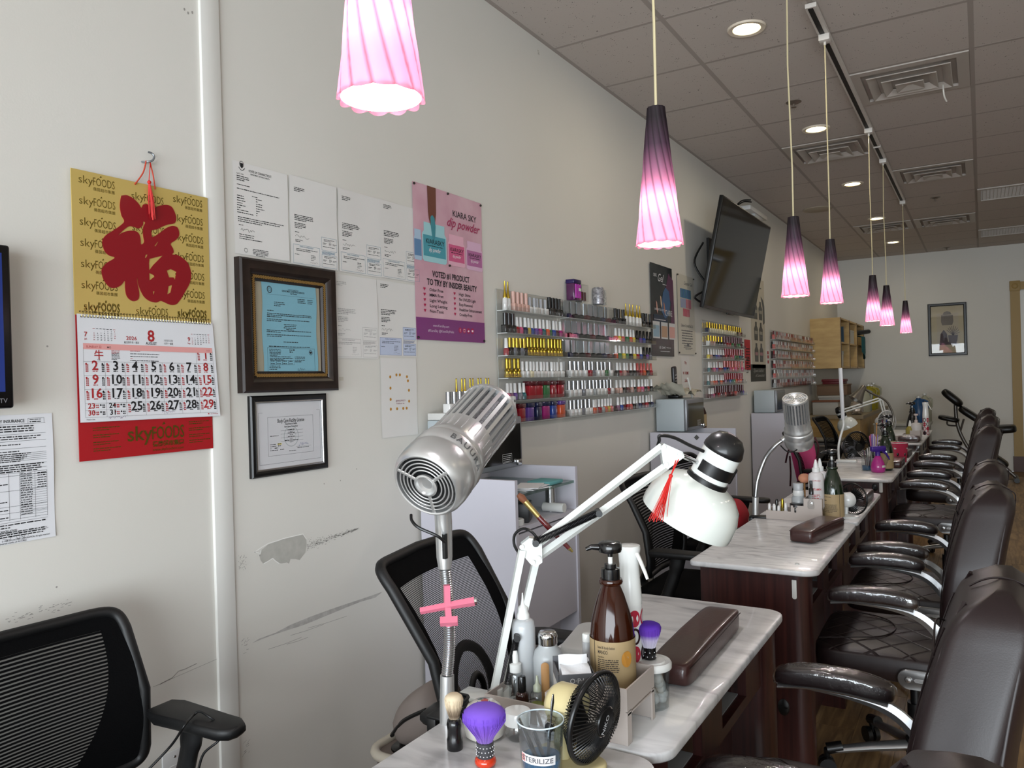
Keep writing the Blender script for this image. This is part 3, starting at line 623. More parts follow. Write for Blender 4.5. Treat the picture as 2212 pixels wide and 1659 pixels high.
def make_customer_chair():
    t = thing('customer_chair', 'x', 'armchair', (0, 0, 0))
    for k in range(5):
        a = 2 * PI * k / 5 + .3; c, s = math.cos(a), math.sin(a)
        l = MB().tube([(.03 * c, .03 * s, .115), (.15 * c, .15 * s, .10), (.28 * c, .28 * s, .078)], [.024, .021, .016], 10, flat=.7).build('base_leg', SILV, t)
        MB().tube([(.235 * c, .235 * s, .094), (.285 * c, .285 * s, .083)], .019, 10).build('foot_cap', BLK, l)
        q = Vector((.285 * c, .285 * s, .028)); d = Vector((-s, c, 0))
        MB().cyl(q - d * .022, q - d * .006, .028, n=16).cyl(q + d * .006, q + d * .022, .028, n=16).cyl(q - d * .01 + Vector((0, 0, .01)), q + Vector((0, 0, .055)), .01, n=8).build('caster', BLK, t)
    MB().cyl((0, 0, .09), (0, 0, .14), .034, n=20).cyl((0, 0, .14), (0, 0, .26), .026, n=20).cyl((0, 0, .26), (0, 0, .38), .016, n=16).build('gas_column', BLK, t)
    MB().rbox((-.12, -.08, .375), (.12, .08, .40), .008, 2).tube([(.02, -.06, .375), (.03, -.24, .372)], .006, 8).build('tilt_mechanism', BLK, t)
    mb = MB(); sbox(mb, (.025, 0, .44), (.265, .245, .045), .28, 40, 16, f=lambda p: p + Vector((0, 0, (.014 if p.z > 0 else 0) * (1 - (p.x / .28) ** 2) * (1 - (p.y / .26) ** 2)))); st = mb.build('seat', [LEQ, LEA], t, smooth=60); st.data.polygons.foreach_set('material_index', [0 if p_.normal.z > .75 else 1 for p_ in st.data.polygons])
    # rounded smooth panel at the seat front with its seam
    pts = [(.275, .165), (.18, .15), (.09, .10), (.055, 0), (.09, -.10), (.18, -.15), (.275, -.165)]
    MB().tube(bez([(x, y, .4995 - .010 * max(0, x - .17) / .1) for x, y in pts], 40), .0022, 6).build('seat_seam', SEAM, st)
    mb = MB(); N = 44; rows = 26; vs = []
    for j in range(rows + 1):
        tt = j / rows; te = tt
        w_, d, x, z = back_section(te)
        if j == 0 or j == rows: sc_ = .0
        else: sc_ = 1
        edge = min(1, (tt / .06)) if tt < .06 else min(1, (1 - tt) / .09) if tt > .91 else 1
        sc_ = math.sqrt(max(0, 1 - (1 - edge) ** 2))
        wt = (w_ - .05) + .05 * sc_; dt = d * max(sc_, .02)
        for i in range(N):
            a = 2 * PI * i / N; c, s = math.cos(a), math.sin(a)
            yy = wt * math.copysign(abs(s) ** .34, s); xx = dt * math.copysign(abs(c) ** .36, c)
            bol = .020 * max(0, abs(yy) / max(wt, .01) - .55) if c > 0 else 0     # side bolsters stand forward
            vs.append(Vector((x + xx + bol - .02 * (1 - (yy / .26) ** 2) * (c < 0), yy, z)))
    fs = [(j * N + i, j * N + (i + 1) % N, (j + 1) * N + (i + 1) % N, (j + 1) * N + i) for j in range(rows) for i in range(N)]
    fs += [tuple(range(N))[::-1], tuple(rows * N + i for i in range(N))]
    mb.add(vs, fs); bk = mb.build('backrest', [LEA], t, smooth=70)
    for sgn in (-1, 1):
        p1, p2 = [], []
        for j in range(3, 31):
            tt = j / 31; w_, d, x, z = back_section(tt)
            tp = 1 - .35 * max(0, tt - .86) / .14
            p1.append((x + d * .80 + .006, sgn * (w_ * .93) * tp, z)); p2.append((x - d * .86, sgn * (w_ * .955) * tp, z))
        MB().tube(p2, .0035, 6).build('piping', LEA, bk, smooth=60); MB().tube(p1, .0035, 6).build('piping', LEA, bk, smooth=60)
        p3 = []
        for j in range(2, 26):
            tt = j / 28; w_, d, x, z = back_section(tt); p3.append((x + d + .0035, sgn * (.125 + .02 * math.sin(tt * 7)), z))
        MB().tube(p3, .0018, 6).build('bolster_seam', SEAM, bk)
    w_, d, x, z = back_section(.80); MB().tube(bez([(x + d * 1.02, -.12, z), (x + d * 1.08 + .002, 0, z + .03), (x + d * 1.02, .12, z)], 20), .0018, 6).build('headrest_seam', SEAM, bk)
    top = []
    for j in range(9): a = j / 8; w_, d, x, z = back_section(1 - .0 ); top.append((x + .048 - .10 * a, 0, z + .0015 - .02 * (2 * a - 1) ** 2))
    for j in range(8): tt = .95 - j * .06; w_, d, x, z = back_section(tt); top.append((x - d - .0205, 0, z))
    MB().tube(bez(top, 40), .002, 6).build('crown_seam', SEAM, bk)
    for sgn in (-1, 1):
        y = sgn * .262
        def arc(p): return Vector((p.x, p.y, p.z - .013 * (p.x / .125) ** 2))
        mb = MB(); sbox(mb, (.10, y, .675), (.128, .029, .022), .5, 30, 14, f=arc); pad = mb.build('arm_pad', LEA, t, smooth=60)
        mb = MB(); sbox(mb, (.10, y, .675), (.133, .032, .025), .5, 30, 14, f=arc); mb.build('plastic_wrap', WRAP, pad, smooth=60)
        def arcz(x): return -.013 * ((x - .10) / .125) ** 2
        MB().tube([(x, y, .652 + arcz(x)) for x in [-.015 + .235 * k / 12 for k in range(13)]], .022, 10, flat=.28).build('pad_plate', SILV, pad, smooth=60)
        tp_ = bez([(.20, 0, .651), (.06, 0, .650), (-.02, 0, .641), (-.075, 0, .605), (-.135, 0, .535), (-.19, 0, .455)], 30); bt_ = bez([(.20, 0, .643), (.06, 0, .634), (-.02, 0, .610), (-.07, 0, .560), (-.125, 0, .460), (-.165, 0, .365)], 30)
        mb = MB(); n_ = len(tp_)
        vs = []
        for a_, b_ in zip(tp_, bt_):
            f_ = max(0, -a_.x - .02) / .17; yo = y - sgn * .022 * f_; m_ = (a_ + b_) / 2
            for q_, dy in ((a_, -.005), (a_, .005), (m_, .0095), (b_, .005), (b_, -.005), (m_, -.0095)): vs.append((q_.x, yo + dy, q_.z))
        fs = [(k * 6 + e, k * 6 + (e + 1) % 6, (k + 1) * 6 + (e + 1) % 6, (k + 1) * 6 + e) for k in range(n_ - 1) for e in range(6)] + [tuple(range(6))[::-1], tuple((n_ - 1) * 6 + e for e in range(6))]
        mb.add(vs, fs); mb.build('arm_frame', SILV, t, smooth=30)
        pl = MB().slab(round_rect(-.135, -.030, .135, .030, .030, 6), -.005, .005, .002, X=Matrix.Translation((-.10, y * .985, .425)) @ Matrix.Rotation(PI / 2, 4, 'X')).build('hinge_plate', SILV, t, smooth=50)
        MB().slab(round_rect(-.06, -.006, .09, .006, .006, 5), -.0065, .0065, .001, X=Matrix.Translation((-.10, y * .985, .425)) @ Matrix.Rotation(PI / 2, 4, 'X')).build('slot', STEEL, pl)
        MB().lathe([(0, .007), (.008, .006), (.011, 0)], 16, X=Matrix.Translation((.005, y * .985 + sgn * .005, .425)) @ Matrix.Rotation(-sgn * PI / 2, 4, 'X')).build('bolt', STEEL, pl)
    return t
cc = make_customer_chair()
CH = [(-.26, .75, 0, .0, 'brown leather customer chair at the bottom edge, only arm and back top showing'), (-.215, 1.63, 0, -.03, 'large brown leather customer chair in the right foreground'), (-.215, 2.93, 0, .02, 'second brown leather customer chair, behind the large foreground one'), (-.215, 3.67, 0, -.02, 'third brown leather customer chair from the foreground'),
      (-.205, 5.38, .04, 0, 'fourth brown leather customer chair, facing the table with the pink cup'), (-.20, 6.42, .05, 0, 'fifth brown leather customer chair from the foreground'), (-.20, 8.2, .02, 0, 'farthest brown leather customer chair beside the massage chair')]
for k, (x, y, z, r, lb) in enumerate(CH):
    c = cc if k == 0 else dup(cc)
    c.location = (x, y, 0); c.rotation_euler = (0, 0, PI + r); tag(c, lb, None, 'brown leather customer chairs with silver arms')
    if z:
        for o in c.children:
            if o.name.split('.')[0] not in ('base_leg', 'caster', 'gas_column'): o.location.z += z

# ------------------------------------------------------------------ technicians' black mesh chairs
m, nt, b, L = nodes_of('mesh_black')
b.inputs['Base Color'].default_value = (.004, .004, .005, 1); b.inputs['Roughness'].default_value = .7
tc = nt.nodes.new('ShaderNodeTexCoord'); sp = nt.nodes.new('ShaderNodeSeparateXYZ'); L.new(tc.outputs['Object'], sp.inputs[0]); gs = []
for ax_, per in ((1, .0017), (2, .0017)):
    pp = nt.nodes.new('ShaderNodeMath'); pp.operation = 'PINGPONG'; pp.inputs[1].default_value = per; L.new(sp.outputs[ax_], pp.inputs[0]); g_ = nt.nodes.new('ShaderNodeMath'); g_.operation = 'GREATER_THAN'; g_.inputs[1].default_value = per * .42; L.new(pp.outputs[0], g_.inputs[0]); gs.append(g_)
ml = nt.nodes.new('ShaderNodeMath'); ml.operation = 'MULTIPLY'; L.new(gs[0].outputs[0], ml.inputs[0]); L.new(gs[1].outputs[0], ml.inputs[1])
tr_ = nt.nodes.new('ShaderNodeBsdfTransparent'); mx_ = nt.nodes.new('ShaderNodeMixShader'); L.new(ml.outputs[0], mx_.inputs[0]); L.new(b.outputs[0], mx_.inputs[1]); L.new(tr_.outputs[0], mx_.inputs[2]); L.new(mx_.outputs[0], nt.nodes['Material Output'].inputs[0])
MESHF = m
FABR = M('black_fabric', '#060607', .95, bump=(300, .4), spec=.1); PLA = M('chair_plastic', '#0b0b0c', .5, bump=(400, .1)); BAND = M('mesh_band', '#060607', .9, spec=.1)
def make_mesh_chair(bands, H=.90, lean=.12, bw=.235, sq=.32, taper=0.0, armx=0, bx=-.235):
    """local +x is forward; bands: the fabric is woven in horizontal bands that can be seen through"""
    t = thing('office_chair', 'x', 'office chair', (0, 0, 0))
    for k in range(5):
        a = 2 * PI * k / 5; c, s = math.cos(a), math.sin(a)
        MB().tube([(.03 * c, .03 * s, .11), (.29 * c, .29 * s, .07)], [.025, .016], 8, flat=.7).build('base_leg', PLA, t)
        q = Vector((.29 * c, .29 * s, .027)); d = Vector((-s, c, 0)); MB().cyl(q - d * .02, q + d * .02, .027, n=14).cyl(q, q + Vector((0, 0, .045)), .01, n=8).build('caster', PLA, t)
    MB().cyl((0, 0, .08), (0, 0, .40), .024, n=14).build('gas_column', PLA, t)
    mb = MB(); sbox(mb, (.03, 0, .455), (.25, .245, .04), .3, 32, 12); mb.build('seat', FABR, t, smooth=60)
    z0 = .54
    def P(u, v):   # u -1..1 across, v 0..1 up ; curved back plane
        z = z0 + (H - z0) * v; w_ = bw * (1 - taper * (1 - v)); return Vector((bx - lean * v + .05 * math.sin(PI * v) - .03 * (1 - u * u) , u * w_, z))
    rim = []
    for k in range(48):
        a = 2 * PI * k / 48; c, s = math.cos(a), math.sin(a); u = math.copysign(abs(c) ** sq, c); v = .5 + .5 * math.copysign(abs(s) ** sq, s); rim.append(P(u, v))
    MB().tube(rim, .013, 8, closed=True).build('back_frame', PLA, t, smooth=60)
    if bands:
        mb = MB(); n = bands
        for k in range(n):
            v = .03 + .94 * k / n; dv = .94 / n * .60
            for i in range(12):
                ua, ub = -.97 + 1.94 * i / 12, -.97 + 1.94 * (i + 1) / 12
                mb.add([P(ua, v), P(ub, v), P(ub, v + dv), P(ua, v + dv)], [(0, 1, 2, 3)])
        tag(mb.build('mesh_bands', BAND, t, smooth=0), kind='stuff')
        mb = MB(); mb.grid(lambda a, b_: P(-.97 + 1.94 * a, .02 + .96 * b_) + Vector((-.002, 0, 0)), 12, 16); mb.build('mesh_panel', M('mesh_thin', '#0b0b0d', .7, holes=.5), t, smooth=60)
        for sgn in (-1, 1):   # solid side wings, wider towards the seat
            mb = MB(); mb.grid(lambda a, b_: P(sgn * (1 - a * (.20 + .45 * max(0, 1 - b_) ** 2)), .02 + .96 * b_) + Vector((.004, 0, 0)), 6, 16); mb.build('side_wing', FABR, t, smooth=60)
        mb = MB(); mb.grid(lambda a, b_: P(-.98 + 1.96 * a, .90 + .09 * b_) + Vector((.003, 0, 0)), 12, 3); mb.build('top_band', FABR, t, smooth=60)
    else:
        mb = MB(); mb.grid(lambda a, b_: P(-.97 + 1.94 * a, .02 + .96 * b_), 16, 16); mb.build('mesh_panel', MESHF, t, smooth=60)
        for sgn in (-1, 1):
            mb = MB(); mb.grid(lambda a, b_: P(sgn * (1 - a * (.24 if sgn > 0 else .16)), .02 + .96 * b_) + Vector((.004, 0, 0)), 3, 16); mb.build('side_band', FABR, t, smooth=60)
        mb = MB(); mb.grid(lambda a, b_: P(-.98 + 1.96 * a, .87 + .12 * b_) + Vector((.004, 0, 0)), 12, 3); mb.build('top_band', FABR, t, smooth=60)
        lum = [P(-.55, 0) , P(-.5, .2), P(-.3, .36), P(0, .42), P(.3, .36), P(.5, .2), P(.55, 0)]
        MB().tube(bez([p + Vector((-.02, 0, 0)) for p in lum], 28), .014, 8, flat=.7).tube(bez([P(-.22, .02), P(-.15, .2), P(0, .26), P(.15, .2), P(.22, .02)], 16), .010, 8, flat=.7).build('lumbar_support', PLA, t, smooth=60)
    MB().tube(bez([P(0, .0) + Vector((-.03, 0, .02)), (-.26, 0, .47), (-.16, 0, .40), (0, 0, .39)], 16), .03, 8, flat=.5).build('back_bracket', PLA, t, smooth=60)
    for sgn in (-1, 1):
        y = sgn * .275
        pl = [(-.13, -.03), (-.10, -.042), (.02, -.04), (.10, -.034), (.125, -.02), (.13, 0), (.125, .02), (.10, .034), (.02, .04), (-.10, .042), (-.13, .03)]
        MB().slab(pl, .655, .680, .008, X=Matrix.Translation((.015 + armx, y, 0))).build('arm_pad', PLA, t, smooth=50)
        MB().tube(bez([(-.06 + armx, y * .96, .42), (-.055 + armx, y * 1.0, .48), (-.02 + armx, y, .58), (armx, y, .655)], 16), [.03] * 6 + [.025] * 6 + [.03] * 5, 10, flat=.55, up=(0, 1, 0)).build('arm_post', PLA, t, smooth=60)
    return t
tcN = make_mesh_chair(44, H=.885, lean=.04, bw=.25, sq=.13, taper=-.10, armx=-.06); tcN.location = (-1.40, .80, 0); tcN.rotation_euler = (0, 0, .02)
tag(tcN, 'black office chair with banded see-through back in the lower left corner', None, 'black mesh office chairs')
tc2 = make_mesh_chair(0, H=.955, lean=.17, bw=.222, taper=.14, sq=.13, bx=-.10); tc2.location = (-.955, 1.62, 0); tc2.rotation_euler = (0, 0, .12)
tag(tc2, 'black mesh office chair behind the nearest silver hair dryer', None, 'black mesh office chairs')
tc3 = make_mesh_chair(34, H=.93, lean=.12, bw=.22, sq=.25, bx=-.15); tc3.location = (-1.05, 3.27, 0); tc3.rotation_euler = (0, 0, 0)
tag(tc3, 'black mesh office chair between the white desk lamp and the wall', None, 'black mesh office chairs')
tc4 = dup(tc3, (-1.19, 4.22, 0), -.05, 'black mesh office chair with red cloth, half hidden behind the lamp shade', 'black mesh office chairs')
tc5 = dup(tc3, (-1.15, 8.33, 0), -.1, 'black office chair in front of the birch counter', 'black mesh office chairs')

# ------------------------------------------------------------------ white laminate stands along the wall with towel warmers
LAM = M('laminate', '#bfbdc6', .45); LAMD = M('laminate_edge', '#a9a7ae', .5); GLS = M('green_glass', '#9fc9b9', .05, clear=.55)
def stand(y0, label):
    t = thing('laminate_stand', label, 'cabinet', (-1.6, y0 + .24, 0), group='white laminate stands along the wall')
    x0, x1, y1, H = WALLX + .012, -1.388, y0 + .485, 1.03
    for y in (y0, y1 - .018): MB().box((x0, y, 0), (x1, y + .018, H)).build('side_panel', LAM, t, world=True, smooth=0)
    MB().box((x0, y0 + .018, .05), (x0 + .012, y1 - .018, H)).build('back_panel', LAM, t, world=True, smooth=0)
    MB().box((x0 + .012, y0 + .018, .845), (x1 - .004, y1 - .018, .862)).build('shelf', LAM, t, world=True, smooth=0)
    MB().box((x1 - .022, y0 + .018, .46), (x1 - .006, y1 - .018, .838)).build('drawer_front', LAM, t, world=True, smooth=0)
    MB().box((x1 - .10, y0 + .018, .06), (x1 - .085, y1 - .018, .45)).build('door', LAM, t, world=True, smooth=0)
    g = MB().box((x0 + .012, y0 + .02, .966), (x1 - .006, y1 - .02, .976)).build('glass_shelf', GLS, t, world=True, smooth=0)
    for yy in (y0 + .09, y1 - .10): MB().cyl((x1 - .07, yy, .862), (x1 - .07, yy, .966), .02, n=18).build('shelf_post', STEEL, g, world=True)
    return t
stand(2.31, 'white laminate stand with green glass shelf beside the near dryer'); stand(4.66, 'white laminate stand behind the white lamp head'); stand(7.18, 'white laminate stand behind the second silver dryer')
WRM = M('warmer_body', '#a9b2b6', .45); WRF = M('warmer_frame', '#84868a', .35, .5); WRD = M('warmer_door', '#0c0d0c', .12, coat=.5)
def warmer(y0, z0, label):
    t = thing('towel_warmer', label, 'towel warmer', (-1.7, y0 + .18, z0), group='hot towel cabinets')
    x0, x1, y1, H = WALLX + .02, -1.605, y0 + .36, .205
    MB().rbox((x0, y0, z0), (x1, y1, z0 + H), .008, 2).build('body', WRM, t, world=True)
    MB().rbox((x1 - .002, y0 + .002, z0 + .004), (x1 + .018, y1 - .002, z0 + H - .002), .006, 2).build('front_frame', WRF, t, world=True)
    d = MB().box((x1 + .016, y0 + .02, z0 + .025), (x1 + .021, y1 - .02, z0 + H - .03)).build('door', WRD, t, world=True, smooth=0)
    MB().rbox((x1 + .02, y1 - .06, z0 + .012), (x1 + .032, y1 - .03, z0 + .035), .003, 2).build('latch', CHROME, d, world=True)
    i_ = Ink(lambda p: Vector((x1 + p.z, y0 + p.x, z0 + p.y)), .0216); i_.box_(.20, .028, .27, .062, .0012)
    for k in range(4): i_.words(.206, .053 - k * .007, .058, .003)
    i_.build('warning_plate', M('print_white', '#c9c9c9', .5), d, world=True, smooth=0)
    return t
w1_ = warmer(2.35, 1.031, 'black-doored towel warmer on the stand behind the near dryer'); warmer(4.75, 1.031, 'pale towel warmer on the stand behind the white lamp'); warmer(7.25, 1.031, 'pale towel warmer on the stand behind the second dryer')
# ------------------------------------------------------------------ things on the left wall (local u = along the wall, v = up, w = off the wall)
def wrect(p, q):
    """wall rectangle from two opposite corner pixels -> y0, z0, width, height"""
    a, b = wpt(*p), wpt(*q); return min(a[0], b[0]), min(a[1], b[1]), abs(a[0] - b[0]), abs(a[1] - b[1])
def SH(y0, z0, off=.0, warp=None):
    def T(p):
        w_ = p.z + off + (warp(p.x, p.y) if warp else 0); return Vector((w_, p.x, p.y))
    return T
BLACKINK = M('ink_black', '#17171a', .7); GREYINK = M('ink_grey', '#6b6b6e', .7); BLUEINK = M('ink_blue', '#4c7d98', .7); REDINK = M('ink_red', '#a3262a', .6); FADE = M('ink_faded', '#a2a1a0', .7)
PAPER = M('paper', '#d9d7d4', .75); PAPER2 = M('paper_cool', '#d7d8dc', .75)
def sheet(name, label, cat, y0, z0, w_, h, mat=PAPER, off=.001, warp=None, group=None, nu=6, nv=10, wallx=WALLX):
    t = thing(name, label, cat, (wallx, y0, z0), group=group); T = SH(y0, z0, off, warp)
    mb = MB(T); mb.grid(lambda a, b: Vector((a * w_, b * h, 0)), nu, nv); mb.grid(lambda a, b: Vector(((1 - a) * w_, b * h, -.0004)), nu, nv); mb.build('sheet', mat, t, smooth=60)
    return t, T
def curl(amt, w_, h, sd=0):
    r = random.Random(sd); a, b, c = r.uniform(0, 6), r.uniform(5, 9), r.uniform(0, 6)
    return lambda u, v: amt * (1 + math.sin(b * v / h + a)) * (.4 + .6 * abs(2 * u / w_ - 1)) + amt * .5 * (1 + math.sin(3 * u / w_ + c))
rg = random.Random(11)
# licence letters
def licence(px, label, sd, ink=BLACKINK, blue=BLUEINK, fill=None):
    y0, z0, w_, h = wrect(*px)
    t, T = sheet('licence_letter', label, 'paper', y0, z0, w_, h, PAPER, .0012 + .0006 * (sd % 3), curl(.0012, w_, h, sd), 'letter sheets with licence cards pinned to the wall')
    k = w_ / .2115; i = Ink(T); r = random.Random(sd)
    i.words(.018 * k, .245 * k, .045 * k, .0034 * k, 3, 1.5, rng=r); i.words(.018 * k, .158 * k, .085 * k, .0036 * k, 4, 1.45, rng=r); i.words(.018 * k, .132 * k, .05 * k, .0034 * k, 4, 1.45, rng=r)
    i.words(.018 * k, .103 * k, .018 * k, .003 * k, rng=r); i.scrawl(.018 * k, .09 * k, .06 * k, .008 * k, .0007, r); i.words(.018 * k, .078 * k, .035 * k, .003 * k, 2, rng=r)
    i.words(.02 * k, .05 * k, .105 * k, .0028 * k, 2, 1.8, rng=r); i.words(.015 * k, .032 * k, .02 * k, .0025 * k, rng=r); i.words(.085 * k, .035 * k, .022 * k, .0025 * k, 4, 2.0, rng=r); i.scrawl(.08 * k, .012 * k, .035 * k, .004 * k, .0005, r)
    for v in (.062, .006):
        i.words(.145 * k, (v + .034) * k, .055 * k, .0026 * k, 2, 1.7, rng=r); i.words(.140 * k, (v + .022) * k, .02 * k, .0022 * k, 2, rng=r); i.words(.168 * k, (v + .024) * k, .012 * k, .0022 * k, 3, rng=r); i.words(.186 * k, (v + .022) * k, .018 * k, .0022 * k, 2, rng=r); i.words(.14 * k, (v + .01) * k, .06 * k, .0022 * k, rng=r)
    i.build('printed_text', ink, t, smooth=0)
    if fill: f = Ink(T, .0003); f.rect(.008 * k, .004 * k, .125 * k, .064 * k); f.rect(.134 * k, .004 * k, .205 * k, .046 * k); f.rect(.134 * k, .060 * k, .205 * k, .104 * k); f.build('card_tint', fill, t, smooth=0)
    j = Ink(T, .0007); j.box_(.008 * k, .004 * k, .125 * k, .064 * k, .0007); j.box_(.134 * k, .004 * k, .205 * k, .046 * k, .0007); j.box_(.134 * k, .060 * k, .205 * k, .104 * k, .0007)
    j.txt('STATE OF CONNECTICUT', .066 * k, .057 * k, .0055 * k, 'c', .01, fit=.06 * k); j.words(.135 * k, .056 * k, .066 * k, .0016 * k, 5, 1.3, rng=r); j.build('card_outlines', blue, t, smooth=0)
    return t
# state letter (first sheet)
y0, z0, w_, h = wrect((501, 345), (624, 565)); t, T = sheet('state_letter', 'white state health department letter, leftmost of the pinned sheets', 'paper', y0, z0, w_, h, PAPER, .001, curl(.001, w_, h, 1))
i = Ink(T); k = w_ / .2115
i.txt('STATE OF CONNECTICUT', .058 * k, .252 * k, .0095, 'l', .012, fit=.088 * k); i.txt('DEPARTMENT OF PUBLIC HEALTH', .064 * k, .244 * k, .006, 'l', .008, fit=.074 * k); i.txt('April 27, 2026', .012 * k, .238 * k, .0055, fit=.026 * k)
i.words(.012, .222, .045, .0035, 3, 1.6, rng=rg); i.words(.012, .198, .048, .003, rng=rg); i.words(.012, .186, .165, .0033, rng=rg); i.words(.066, .172, .022, .003, rng=rg)
for q, (a, b) in enumerate(((.025, .026), (.03, .009), (.034, .024), (.02, .024), (.03, .034), (.013, .014), (.046, .006), (.058, .006))): i.words(.012, .166 - q * .0068, a, .0034, rng=rg); i.words(.080, .166 - q * .0068, b, .0034, rng=rg)
i.words(.014, .105, .175, .0033, 3, 1.75, last=.5, rng=rg); i.words(.016, .083, .017, .003, rng=rg); i.scrawl(.022, .070, .05, .009, .0008, rg); i.words(.016, .056, .055, .0033, 1, rng=rg); i.words(.016, .050, .055, .0033, rng=rg); i.words(.016, .044, .085, .0033, rng=rg)
i.ring(.038, .013, .0062, .0009); i.words(.092, .018, .06, .0028, 5, 1.5, 'c', rng=rg)
i.ring(.031, .259, .008, .0012, .009); i.poly([(.025, .262), (.037, .262), (.035, .250), (.031, .247), (.027, .250)]); i.line([(.02, .249), (.026, .243), (.031, .241), (.036, .243), (.042, .249)], .0018); i.build('printed_text', BLACKINK, t, smooth=0)
licence(((622, 377), (729, 585)), 'white licence sheet second from left in the top row', 2)
licence(((727, 405), (825, 600)), 'white licence sheet third from left in the top row', 3)
licence(((818, 430), (907, 612)), 'white licence sheet overlapping the edge of the pink poster', 4)
licence(((716, 590), (816, 775)), 'faded licence sheet right of the ornate frame, print almost gone', 5, FADE, FADE)
licence(((812, 604), (900, 771)), 'licence sheet with pale blue cards below the top row', 6, BLACKINK, M('ink_navy', '#3b4f86', .7), M('tint_blue', '#b9c2d8', .75))
# follow-us sheet (its square code is left out)
y0, z0, w_, h = wrect((820, 773), (902, 938)); t, T = sheet('follow_sheet', 'white sheet with a ring of small yellow smileys', 'paper', y0, z0, w_, h, PAPER, .001, curl(.001, w_, h, 9))
i = Ink(T); c = (.105, .165)
spots = [(.05, .215), (.085, .222), (.105, .222), (.145, .215), (.15, .20), (.05, .175), (.155, .165), (.05, .135), (.155, .125), (.05, .10), (.085, .10), (.12, .10), (.14, .10)]
for u, v in spots: i.disc(u, v, .0055)
i.build('smiley_dots', M('ink_amber', '#c08b3a', .6), t, smooth=0)
i = Ink(T, .0009)
for u, v in spots: i.disc(u - .002, v + .0015, .0008); i.disc(u + .002, v + .0015, .0008); i.line([(u - .0025, v - .001), (u, v - .0025), (u + .0025, v - .001)], .0007)
i.build('smiley_faces', M('ink_brown', '#6d4420', .6), t, smooth=0)
i = Ink(T); i.txt('@NAILSPA5271', .078, .126, .0085, 'l', .005, fit=.055); i.txt('Follow us', .082, .116, .0085, fit=.045); i.build('printed_text', M('ink_mauve', '#8a4a5a', .6), t, smooth=0)
# insurance certificate at the left edge
y0, z0, w_, h = wrect((109, 891), (125, 1150)); y0 -= .216; w_ += .216; h = .279
t, T = sheet('insurance_certificate', 'white insurance certificate form taped at the far left edge', 'paper', y0, 1.05, .218, h, PAPER2, .001, curl(.0012, .216, h, 12))
i = Ink(T, .0007)
i.txt('CERTIFICATE OF LIABILITY INSURANCE', .158, .262, .0095, 'r', .012, fit=.14); i.box_(.165, .258, .200, .27, .0005); i.words(.169, .266, .028, .0022, rng=rg); i.words(.169, .261, .024, .003, rng=rg)
for q in range(4): i.words(.012, .252 - q * .0052, .185 if q < 3 else .06, .0038, rng=rg)
for q in range(2): i.words(.012, .230 - q * .0048, .185, .0034, rng=rg)
for v in (.258, .236, .221, .205, .194, .190, .186, .182, .178, .170, .160, .046, .022): i.rect(.01, v, .202, v + .0005)
for v in (.213, .198): i.words(.10, v, .05, .003, rng=rg); i.words(.02, v, .06, .003, rng=rg)
for q in range(5): i.words(.10, .192 - q * .004 + .0005, .075 - q * .006, .003, rng=rg)
for q in range(4): i.words(.012, .168 - q * .0046, .188, .0035, rng=rg)
for u in (.01, .078, .1, .122, .144, .176, .2015): i.rect(u, .050, u + .0005, .152)
for v in (.152, .146, .114, .08, .066, .052): i.rect(.01, v, .202, v + .0005)
for q in range(18): v = .148 - q * .0052; i.words(.146, v, .026, .0028, rng=rg); i.rect(.144, v - .0014, .202, v - .0010)
for q in range(7): i.words(.2005, .1465 - q * .0052, .02, .003, al='r', rng=rg)
for v in (.128, .09, .072, .056): i.words(.081, v, .017, .0032, rng=rg); i.words(.103, v, .017, .0032, rng=rg)
i.words(.012, .040, .188, .0035, 2, 1.6, rng=rg); i.txt('CANCELLATION', .10, .0265, .006, 'l', .015, fit=.036)
for q in range(3): i.words(.10, .020 - q * .0045 + .004, .10, .0034, rng=rg)
i.scrawl(.10, .012, .06, .006, .0006, rg, 18); i.txt('© 1988-2015 ACORD CORPORATION. All rights reserved.', .205, .0065, .0052, 'r', .006, fit=.10); i.txt('The ACORD name and logo are registered marks of ACORD', .155, .0015, .0052, 'r', .006, fit=.13)
i.build('printed_text', BLACKINK, t, smooth=0)
# television at the left edge
p = onx(22, 530, WALLX + .07); q = onx(23, 882, WALLX + .07)
t = thing('television', 'black television at the left edge, only its rim showing', 'television', (WALLX, p.y, q.z))
MB().rbox((WALLX + .02, p.y - .75, q.z), (WALLX + .07, p.y, p.z), .006, 3).build('case', M('tv_black', '#08080a', .25), t, world=True)
MB().box((WALLX + .0695, p.y - .72, q.z + .035), (WALLX + .0712, p.y - .018, p.z - .018)).build('screen', M('tv_blue', '#1a2a66', .2, emit=('#16245c', .5)), t, world=True, smooth=0)
i = Ink(lambda v: Vector((WALLX + .0705, p.y + v.x, q.z + v.y)), .0004); i.txt('SMART TV', -.014, .012, .013, 'r', .008); i.build('logo', M('ink_silver', '#75757a', .4), t, world=True, smooth=0)
